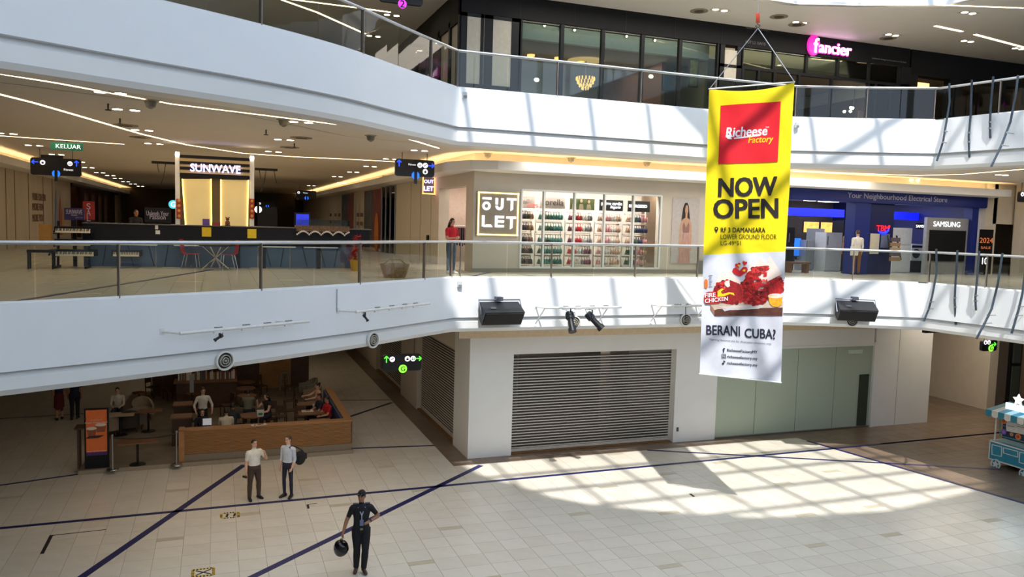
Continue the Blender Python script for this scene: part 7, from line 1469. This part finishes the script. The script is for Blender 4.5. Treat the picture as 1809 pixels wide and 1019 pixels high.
def grid(n, mrows, vt, vb, mt, name):
    m = MB(); vs = []
    for j in range(mrows+1):
        v = vt+(vb-vt)*j/mrows; a, b = edge(LE, v), edge(RE, v)
        sag = 6*math.sin(PI*0) 
        for i in range(n+1):
            x = a[0]+(b[0]-a[0])*i/n; y = a[1]+(b[1]-a[1])*i/n
            if vt == 0: y += 9*math.sin(PI*i/n)*max(0, 1-j/4)
            vs.append(Bp(x, y))
    m.add(vs, [(j*(n+1)+i, j*(n+1)+i+1, (j+1)*(n+1)+i+1, (j+1)*(n+1)+i) for j in range(mrows) for i in range(n)], mt); return m.build(name, bt, smooth=True)
grid(40, 70, 0, .6, YEL, 'yellow_cloth'); grid(40, 50, .6, 1, PWH, 'white_cloth')
def bpoly(pts, mt, lay, name, sub=6):
    # a printed patch lying on the cloth, cut into a fan fine enough to follow it
    m = MB(); n = len(pts)
    if n == 4:
        vs = []
        for j in range(sub+1):
            for i in range(sub+1):
                u, v = i/sub, j/sub; x = (pts[0][0]*(1-u)+pts[1][0]*u)*(1-v)+(pts[3][0]*(1-u)+pts[2][0]*u)*v; y = (pts[0][1]*(1-u)+pts[1][1]*u)*(1-v)+(pts[3][1]*(1-u)+pts[2][1]*u)*v; vs.append(Bp(x, y, lay))
        m.add(vs, [(j*(sub+1)+i, j*(sub+1)+i+1, (j+1)*(sub+1)+i+1, (j+1)*(sub+1)+i) for j in range(sub) for i in range(sub)], mt)
    else: m.add([Bp(x, y, lay) for x, y in pts], [tuple(range(n))], mt)
    return m.build(name, bt, smooth=True)
def btext(body, quad, mt, lay, bold=0, shear=0, name='lettering'):
    # quad: top-left, top-right, bottom-right, bottom-left in photo pixels
    o = text(body, 1.0, mt, bt, (0, 0, 0), extrude=0, bold=bold, shear=shear, name=name, height=1.0)
    me = o.data; ob = bt.location
    for v in me.vertices:
        u, w_ = v.co.x+.5, .5-v.co.y
        x = (quad[0][0]*(1-u)+quad[1][0]*u)*(1-w_)+(quad[3][0]*(1-u)+quad[2][0]*u)*w_; y = (quad[0][1]*(1-u)+quad[1][1]*u)*(1-w_)+(quad[3][1]*(1-u)+quad[2][1]*u)*w_
        v.co = Bp(x, y, lay)-ob
    o.location = (0, 0, 0); o.rotation_euler = (0, 0, 0); me.update(); return o
def Q(x0, y0, x1, y1, hl, hr): return [(x0, y0), (x1, y1), (x1, y1+hr), (x0, y0+hl)]
bpoly([(1273.6, 187), (1379.3, 179), (1373.8, 285.7), (1269.4, 290)], BRED, 1.0, 'red_square', 16)
BW = mat('banner_white_letter', (244, 244, 248), .7, var=0); BY = mat('banner_yellow_letter', (255, 214, 20), .7, var=0)
btext('Richeese', Q(1283, 226, 1355, 222, 17, 16.5), BW, 2, .022, .15)
bpoly([(1297, 243.5), (1342, 238), (1342, 240), (1297, 246)], BW, 2, 'underline', 4); bpoly([(1282, 240), (1289, 238), (1294, 246.5), (1286, 245.5)], BW, 2.3, 'underline', 2)
btext('TM', Q(1352, 223.5, 1358, 223, 2.6, 2.6), BW, 2); btext('Factory', Q(1322, 241.5, 1366, 239, 14.5, 15), BY, 2, .015, .25)
btext('NOW', Q(1270, 315.5, 1372, 312, 32, 33), BBK, 1, .035, .04); btext('OPEN', Q(1262, 353, 1374, 350.5, 33, 34), BBK, 1, .03)
btext('RF 3 DAMANSARA', Q(1274, 402, 1352, 402, 8.5, 8.5), BBK, 1, .015); btext('LOWER GROUND FLOOR', Q(1273.6, 413.8, 1372, 413.6, 8.6, 8.8), BBK, 1); btext('LG-49*51', Q(1273.6, 425, 1308.6, 425, 8.3, 8.3), BBK, 1)
pin = [(1266+3.6*math.cos(PI*(.12-k/10*1.24)), 404.2-3.6*math.sin(PI*(.12-k/10*1.24)*-1)*-1) for k in range(11)]
pin = [(1266+3.4*math.cos(a), 404-3.4*math.sin(a)) for a in [(-.35+k*(PI+.7)/10) for k in range(11)]]+[(1266, 411.5)]
bpoly(pin, BBK, 1, 'map_pin'); bpoly([(1266+1.4*math.cos(2*PI*k/8), 404-1.4*math.sin(2*PI*k/8)) for k in range(8)], YEL, 2, 'map_pin_dot')
# flames, board, chicken, dip
FLM = mat('print_flame', (236, 216, 204), .7, var=.05)
for q in ([(1262, 505), (1268, 492), (1276, 474), (1282, 485), (1290, 476), (1298, 488), (1312, 500), (1300, 512)], [(1318, 480), (1326, 464), (1333, 470), (1343, 455), (1352, 466), (1360, 452), (1372, 470), (1382, 484), (1350, 500)]): bpoly(q, FLM, .8, 'flame_print')
BWD = mat('print_board', (92, 52, 40), .7, var=.3, scale=6); BWT = mat('print_board_top', (206, 184, 166), .7)
bpoly([(1253, 535), (1383.5, 532), (1383, 544), (1262, 549)], BWT, .9, 'board_print', 8); bpoly([(1262, 546), (1383, 543), (1382.5, 557.5), (1262, 558)], BWD, 1.2, 'board_print', 8); bpoly([(1255, 538), (1262, 546), (1262, 557), (1255, 546)], mat('print_board_side', (150, 110, 90), .7), 1.2, 'board_print', 3); bpoly([(1276, 546), (1300, 544), (1282, 552)], PWH, 1.6, 'paper_print'); bpoly([(1268, 541), (1350, 538), (1345, 545), (1290, 548)], mat('print_paper', (222, 208, 200), .7), 1.4, 'paper_print', 6)
CRD = [mat('print_chicken_%d' % k, c, .55, var=.35, scale=18) for k, c in enumerate([(150, 22, 26), (186, 30, 32), (206, 54, 48), (112, 14, 20), (224, 92, 80)])]
r = random.Random(5)
def blobs(poly, n, rr, lay0, base, name):
    bpoly(poly, CRD[base], lay0, name)
    xs = [p[0] for p in poly]; ys = [p[1] for p in poly]; m = MB(); cnt = 0
    def inside(x, y):
        c = False
        for i in range(len(poly)):
            (x1, y1), (x2, y2) = poly[i], poly[i-1]
            if (y1 > y) != (y2 > y) and x < (x2-x1)*(y-y1)/(y2-y1)+x1: c = not c
        return c
    while cnt < n:
        x, y = r.uniform(min(xs), max(xs)), r.uniform(min(ys), max(ys))
        if not inside(x, y): continue
        s_ = r.uniform(.5, 1)*rr; a0 = r.uniform(0, PI); k = r.choice([0, 1, 1, 2, 2, 3, 4] if s_ < rr*.7 else [0, 1, 1, 2, 3])
        m.add([Bp(x+s_*math.cos(a0+2*PI*j/9)*(1+.2*math.sin(3*j)), y+s_*.8*math.sin(a0+2*PI*j/9), lay0+.3+cnt*.006) for j in range(9)], [tuple(range(9))], CRD[k]); cnt += 1
    m.build(name, bt, kind='stuff')
def ring(cx, cy, rx, ry, n, jit): return [(cx+rx*math.cos(2*PI*k/n)*(1+r.uniform(-jit, jit)), cy+ry*math.sin(2*PI*k/n)*(1+r.uniform(-jit, jit))) for k in range(n)]
blobs([(1309, 502), (1316, 492), (1322, 484), (1330, 474), (1342, 470), (1354, 469), (1364, 474), (1374, 486), (1382, 498), (1384, 512), (1376, 522), (1360, 527), (1352, 533), (1340, 522), (1322, 514), (1312, 510)], 190, 4.6, 1.5, 1, 'chicken_print')
blobs([(1261, 510), (1267, 500), (1276, 496), (1288, 494), (1300, 499), (1310, 506), (1318, 518), (1314, 530), (1300, 537), (1284, 537), (1268, 532), (1261, 522)], 120, 4.2, 2.6, 0, 'chicken_print')
blobs([(1312, 520), (1320, 514), (1336, 513), (1349, 515), (1353, 524), (1351, 534), (1338, 539), (1322, 537), (1312, 533)], 60, 4.0, 3.6, 0, 'chicken_print')
bpoly([(1357, 522), (1383, 521), (1381, 538), (1374, 542), (1365, 541), (1360, 536)], mat('print_dip', (240, 168, 40), .5, var=.2, scale=14), 4.5, 'dip_print'); bpoly([(1357+13.5+13.5*math.cos(2*PI*k/16), 522.5+4.3*math.sin(2*PI*k/16)) for k in range(16)], mat('print_dip_rim', (232, 216, 204), .5), 4.8, 'dip_rim_print'); bpoly([(1371+10*math.cos(2*PI*k/16), 523+3*math.sin(2*PI*k/16)) for k in range(16)], mat('print_dip_top', (250, 196, 70), .5), 5.0, 'dip_top_print')
def heart(cx, cy, s_, ang=0):
    out = []
    for k in range(24):
        a = 2*PI*k/24; x = 16*math.sin(a)**3; y = -(13*math.cos(a)-5*math.cos(2*a)-2*math.cos(3*a)-math.cos(4*a)); x, y = x*s_/16, y*s_/16; out.append((cx+x*math.cos(ang)-y*math.sin(ang), cy+x*math.sin(ang)+y*math.cos(ang)))
    return out
LR = mat('print_logo_red', (206, 30, 40), .7); LY = mat('print_logo_yellow', (250, 210, 30), .7)
bpoly([(1293, 480), (1295, 474), (1300, 472), (1306.5, 478), (1313, 471), (1318, 471), (1321, 475), (1320, 480), (1307, 488.5), (1296, 483)], LR, 1.2, 'logo_print'); bpoly([(1297, 478), (1300, 476), (1307, 482.5), (1314, 475.5), (1317, 476.5), (1316, 480), (1307, 486), (1298, 480.5)], LY, 1.6, 'logo_print')
bpoly(heart(1303.5, 468.5, 5.2, -.3), LR, 1.2, 'logo_print'); bpoly(heart(1305.5, 469.2, 2.6, -.1), LY, 1.6, 'logo_print'); bpoly(heart(1315.5, 464.5, 4.4, .25), LR, 1.2, 'logo_print')
FR = mat('print_label_red', (204, 40, 36), .7)
bpoly([(1245, 522), (1247, 516.5), (1252, 515), (1265, 515), (1266, 521), (1288, 522), (1288, 530), (1274, 532), (1270, 536), (1248, 536.5), (1244.5, 532)], FR, 5.2, 'label_print')
btext('FIRE', Q(1246.5, 517.5, 1264.5, 516.5, 7.5, 7.5), BW, 11, .02); btext('CHICKEN', Q(1246.5, 527.5, 1286, 523.5, 7.2, 7), BW, 11, .02)
bpoly([(1268, 524), (1268, 514), (1276, 509), (1279, 511), (1274, 515), (1276, 519), (1288, 516), (1296, 517), (1298, 522), (1290, 519), (1280, 523)], LY, 8, 'swoosh_print')
bpoly([(1244.5, 497), (1246, 493), (1249.5, 493), (1251, 497), (1251, 506), (1248.5, 509.5), (1245, 508)], mat('print_orange', (226, 120, 50), .7), 1.2, 'badge_print')
for k in range(7): bpoly([(1252.5+(k % 2), 486+3.3*k), (1259-(k % 3), 485.6+3.3*k), (1259-(k % 3), 486.6+3.3*k), (1252.5+(k % 2), 487.2+3.3*k)], mat('print_grey', (120, 124, 150), .7), 1, 'small_print', 2)
NVL = mat('banner_navy', (36, 34, 58), .7, var=0)
btext('BERANI', Q(1248.5, 574, 1307, 576.5, 16.5, 17), NVL, 1, .022); btext('CUBA?', Q(1316, 580, 1370, 582, 16, 17), NVL, 1, .022)
btext('*Serving featured are for illustration purposes only', Q(1253, 597.5, 1363, 605.5, 4.2, 4.2), NVL, 1, 0, .2)
for k, s_ in enumerate(('RicheeseFactoryMY', 'richeesefactory.my', 'richeesefactory.my')): btext(s_, Q(1284.5, 616+11.2*k, 1338, 619.5+11.5*k, 6.2, 6.4), NVL, 1, .02)
btext('f', Q(1276.5, 614.5, 1280.5, 615, 8, 8), NVL, 1, .02)
sq = lambda x0, y0, x1, y1: [(x0, y0), (x1, y0+.3), (x1, y1+.3), (x0, y1)]
for q in (sq(1274.8, 625.3, 1282.2, 626.3), sq(1274.8, 631.7, 1282.2, 632.7), sq(1274.8, 625.3, 1275.8, 632.7), sq(1281.2, 625.3, 1282.2, 632.7)): bpoly(q, NVL, 1, 'camera_icon', 2)
bpoly([(1278.5+1.9*math.cos(2*PI*k/10), 629.1+1.9*math.sin(2*PI*k/10)) for k in range(10)], NVL, 1, 'camera_icon'); bpoly([(1278.5+1.0*math.cos(2*PI*k/10), 629.1+1.0*math.sin(2*PI*k/10)) for k in range(10)], PWH, 1.6, 'camera_icon')
bpoly([(1278, 636.5), (1279.3, 636.5), (1281.5, 638.5), (1281.5, 639.8), (1279.3, 639), (1279.3, 643), (1277, 644), (1275, 642.5), (1276, 640.5), (1278, 641)], NVL, 1, 'note_icon')
# rods, cables, hook
m = MB(); m.tube([Bp(1252, 157.5), Bp(1404.5, 144.5)], .018, mat('rod_white', (230, 230, 232), .4), 8); m.build('top_rod', bt); m = MB(); m.tube([Bp(1235, 660), Bp(1381, 675)], .018, mat('rod_white', (230, 230, 232), .4), 8); m.build('bottom_rod', bt)
AP = Bp(1339, 50)-bn*wr(1339, 50); CB = mat('cable_grey', (170, 172, 178), .4, .6)
for q in ((1254, 157), (1403, 144)): m = MB(); m.tube([AP, Bp(*q)], .012, CB, 5); m.build('sling', bt)
t = thing('crane_hook', 'small orange hoist hook holding the banner cables', 'hook', tuple(AP)); HO = mat('hook_orange', (214, 70, 40), .5); a, b = Bp(1338.8, 40)-bn*wr(1338.8, 40), Bp(1338.5, 24)-bn*wr(1338.5, 24)
m = MB(); m.bar(a, b, .09, .07, HO, bn); m.build('block', t); m = MB(); c = (a+AP)/2; m.tube([a, a-Vector((0, 0, .05))]+[c+bd*(.05*math.cos(k*PI/5))+Vector((0, 0, -.05*math.sin(k*PI/5))) for k in range(6)], .014, mat('hook_steel', (90, 84, 80), .4, .7), 6); m.build('hook', t); m = MB(); m.tube([b, Vector((b.x, b.y, RZ))], .01, CB, 5); m.build('hoist_cable', t)

# ================================================================== TEAL SNACK CART
CX = 24.7; ca, cb = pX(1745.5, 820, CX), pX(1809, 846, CX); y1_ = ca.y; y0_ = y1_-2.5; ztop = pX(1747, 777, CX).z
TEAL = mat('cart_teal', (44, 140, 168), .5, var=.05); CW = mat('cart_white', (232, 230, 224), .5); NVB = mat('cart_navy', (40, 48, 78), .6, var=.2)
t = thing('snack_cart', 'teal snack cart shaped like a little bus with a striped awning and glowing sign', 'cart', (CX+.5, (y0_+y1_)/2, 0))
m = MB(); m.box(CX, CX+1.0, y0_, y1_, .22, ztop, TEAL); m.build('body', t)
m = MB()
for q in ((y0_, y1_, ztop-.03, ztop+.01), (y0_, y1_, .2, .235), (y1_-.03, y1_+.005, .2, ztop), (y0_-.005, y0_+.03, .2, ztop)): m.box(CX-.012, CX+.0, q[0], q[1], q[2], q[3], CW)
m.box(CX-.012, CX+1.01, y1_-.03, y1_+.012, ztop-.03, ztop+.01, CW); m.build('edge_trim', t, kind='stuff')
def cframe(q, name):
    P_ = [pX(x, y, CX-.01) for x, y in q]; m = MB()
    for i in range(4): m.bar(P_[i], P_[(i+1) % 4], .02, .02, CW, (1, 0, 0))
    m.build(name, t)
k_ = lambda x, y: (1730+x/6.367, 690+y/6.367)
cframe([k_(143, 605), k_(252, 632), k_(250, 740), k_(142, 716)], 'window_frame'); cframe([k_(270, 640), k_(434, 683), k_(434, 748), k_(272, 700)], 'window_frame'); cframe([k_(455, 690), k_(560, 716), k_(560, 836), k_(448, 806)], 'window_frame')
def wheel(q):
    c = pX(*q, CX-.03); R_ = .17; w_ = []
    tt = MB(); tt.lathe([(R_-.025, -.02), (R_, -.02), (R_, .03), (R_-.025, .03), (R_-.025, -.02)], c, CW, 24, 'x', False); o = tt.build('wheel', t, smooth=True)
    s_ = MB(); P_ = []
    for k in range(10): rr = R_*.88 if k % 2 == 0 else R_*.34; a = PI/2+2*PI*k/10; P_.append((c.x-.01, c.y+rr*math.cos(a), c.z+rr*math.sin(a)))
    s_.extr(P_, (.02, 0, 0), CW); s_.build('star', o)
    h = MB(); h.lathe([(R_*.98, .01), (R_*.98, .03)], c, TEAL, 24, 'x'); h.build('hub_disc', o)
wheel(k_(182, 826)); wheel((1809, 837.5)); 
wq = [pX(*k_(182, 826), CX-.03)]
m = MB(); 
for yy in (y1_-.3, y0_+.3): m.box(CX+.7, CX+.95, yy-.1, yy+.1, 0, .24, BLACK)
m.build('caster', t)
zaw = pX(1757, 728, CX+.15).z
for yy in (y1_-.08, y0_+.1):
    for xx in (CX+.12, CX+.9): m = MB(); m.tube([(xx, yy, ztop), (xx, yy, zaw+.12)], .025, CW, 8); m.build('post', t)
ns = 12; L_ = y1_+.15-(y0_-.1)
for k in range(ns):
    a, b = y1_+.15-L_*k/ns, y1_+.15-L_*(k+1)/ns; mt = TEAL if k % 2 == 0 else CW
    m = MB(); n = 8; c_ = (a+b)/2; hw = (a-b)/2
    m.add([(CX-.12, a, zaw+.1), (CX-.12, b, zaw+.1), (CX+1.0, b, zaw+.3), (CX+1.0, a, zaw+.3)], [(0, 1, 2, 3)], mt)
    P_ = [(CX-.12, a, zaw+.1), (CX-.12, b, zaw+.1)]+[(CX-.12, c_-hw*math.cos(PI*j/n), zaw-.06-hw*.6*math.sin(PI*j/n)) for j in range(n+1)]
    m.extr(P_, (.01, 0, 0), mt); m.build('awning_stripe', t)
# menu panel behind the posts
m = MB(); m.box(CX+.3, CX+.34, y0_+.1, y1_-.2, ztop+.12, zaw+.02, NVB); m.build('menu_panel', t)
def onp(x, y): return pX(*k_(x, y), CX+.28)
m = MB(); P_ = [onp(302, 318), onp(560, 372), onp(560, 506), onp(302, 452)]; m.extr(P_, (.015, 0, 0), mat('price_board', (222, 220, 214), .6)); m.build('price_board', t)
m = MB(); P_ = [onp(322, 266), onp(560, 306), onp(560, 345), onp(322, 302)]; m.extr(P_, (.015, 0, 0), CW); m.build('name_strip', t)
for q in (((330, 345), (420, 364)), ((320, 390), (392, 408)), ((430, 400), (540, 426)), ((420, 372), (500, 390))):
    a, b = onp(*q[0]), onp(*q[1]); m = MB(); m.bar(a-Vector((.012, 0, 0)), b-Vector((.012, 0, 0)), .008, .02, mat('sketch_grey', (130, 126, 120), .7), (1, 0, 0)); m.build('sketch_line', t)
for (x, y), c_, rr in (((282, 338), (226, 140, 60), .1), ((280, 462), (120, 90, 170), .1), ((440, 518), (226, 140, 60), .1), ((366, 490), (226, 170, 80), .06)):
    p = onp(x, y); m = MB(); m.lathe([(rr, -.02), (rr, .01)], p, mat('badge_%d_%d' % (c_[0], c_[2]), c_, .5), 16, 'x'); m.build('round_badge', t); m = MB(); m.lathe([(rr*.55, -.03), (rr*.55, -.02)], p, mat('badge_in_%d' % c_[2], (200, 70, 50) if c_[2] == 60 else (150, 120, 200), .5), 14, 'x'); m.build('badge_centre', t)
for x, y0, x1, y1 in ((235, 270, 235, 505), (235, 505, 560, 590), (235, 385, 300, 400), (245, 265, 322, 282)):
    m = MB(); m.bar(onp(x, y0)-Vector((.01, 0, 0)), onp(x1, y1)-Vector((.01, 0, 0)), .02, .02, mat('tube_teal', (70, 170, 180), .5), (1, 0, 0)); m.build('panel_tube', t)
GLO = mat('cart_glow', (190, 235, 255), .5, emit=3.2, ecol=(150, 225, 255), var=.25, scale=14)
p0, p1 = pX(*k_(303, 130), CX+.1), pX(*k_(303, 200), CX+.1); m = MB(); m.box(CX+.08, CX+.14, y0_+.3, p0.y, p1.z+.0, p0.z, GLO); m.build('glow_sign', t)
ps = pX(*k_(438, 105), CX+.06); P_ = []
for k in range(10): rr = .2 if k % 2 == 0 else .1; a = PI/2+2*PI*k/10; P_.append((ps.x, ps.y+rr*math.cos(a), ps.z+rr*math.sin(a)))
m = MB(); m.extr(P_, (.03, 0, 0), PEN); m.build('glow_star', t)

# ------------------------------------------------------------------ marks and tape on the ground floor
TAPE = mat('black_tape', (28, 24, 26), .6); YT = mat('yellow_tape', (226, 190, 40), .6)
def tape(p, q, wd, mt, name, label, group=None):
    a, b = pZ(*p, .004), pZ(*q, .004); m = MB(); m.bar(a, b, wd, .004, mt); return tag(m.build(name), label, 'tape', group)
tape((92, 945.5), (188, 935), .03, TAPE, 'floor_tape', 'thin black tape line on the floor near the picture corner'); tape((91, 945), (74, 978), .08, TAPE, 'floor_tape', 'thick black tape strip meeting the thin tape line'); tape((543.5, 891), (545, 898), .06, TAPE, 'floor_tape', 'short black tape piece near the long blue stripe'); tape((545, 890.5), (560, 889), .02, TAPE, 'floor_tape', 'thin tape line beside the short tape piece'); tape((1219, 872), (1226, 877), .07, TAPE, 'floor_tape', 'short black tape piece in the sunlit patch')
def sticker(cx, cy, label, cross):
    c = pZ(cx, cy, .004); t = thing('floor_sticker', label, 'sticker', tuple(c)); w_, d_ = .42, .36
    if cross:
        m = MB(); m.box(-w_/2, w_/2, -d_/2, d_/2, 0, .002, mat('sticker_white', (216, 208, 190), .6)); m.build('sheet', t, local=True)
        for a, b in (((-.15, -.12), (.15, .12)), ((-.15, .12), (.15, -.12))): m = MB(); m.bar((*a, .004), (*b, .004), .035, .003, TAPE); m.build('cross_stroke', t, local=True)
    n = 12
    for k in range(n):
        for (xa, ya), (xb, yb) in (((-w_/2, -d_/2), (w_/2, -d_/2)), ((-w_/2, d_/2), (w_/2, d_/2)), ((-w_/2, -d_/2), (-w_/2, d_/2)), ((w_/2, -d_/2), (w_/2, d_/2))):
            if not cross and (k+int(xa*10)) % 5 == 3: continue
            u0, u1 = k/n, (k+1)/n; m = MB(); m.bar((xa+(xb-xa)*u0, ya+(yb-ya)*u0, .003), (xa+(xb-xa)*u1, ya+(yb-ya)*u1, .003), .06, .003, YT if k % 2 else TAPE); m.build('border_dash', t, local=True)
    if not cross:
        for x in (-.08, .1): m = MB(); m.bar((x, -.1, .003), (x+.03, .1, .003), .05, .003, TAPE); m.build('worn_stroke', t, local=True)
sticker(359, 1011, 'yellow and black bordered square floor sticker with a black cross', True); sticker(406, 910, 'worn yellow and black floor sticker beside the crossing blue stripes', False)
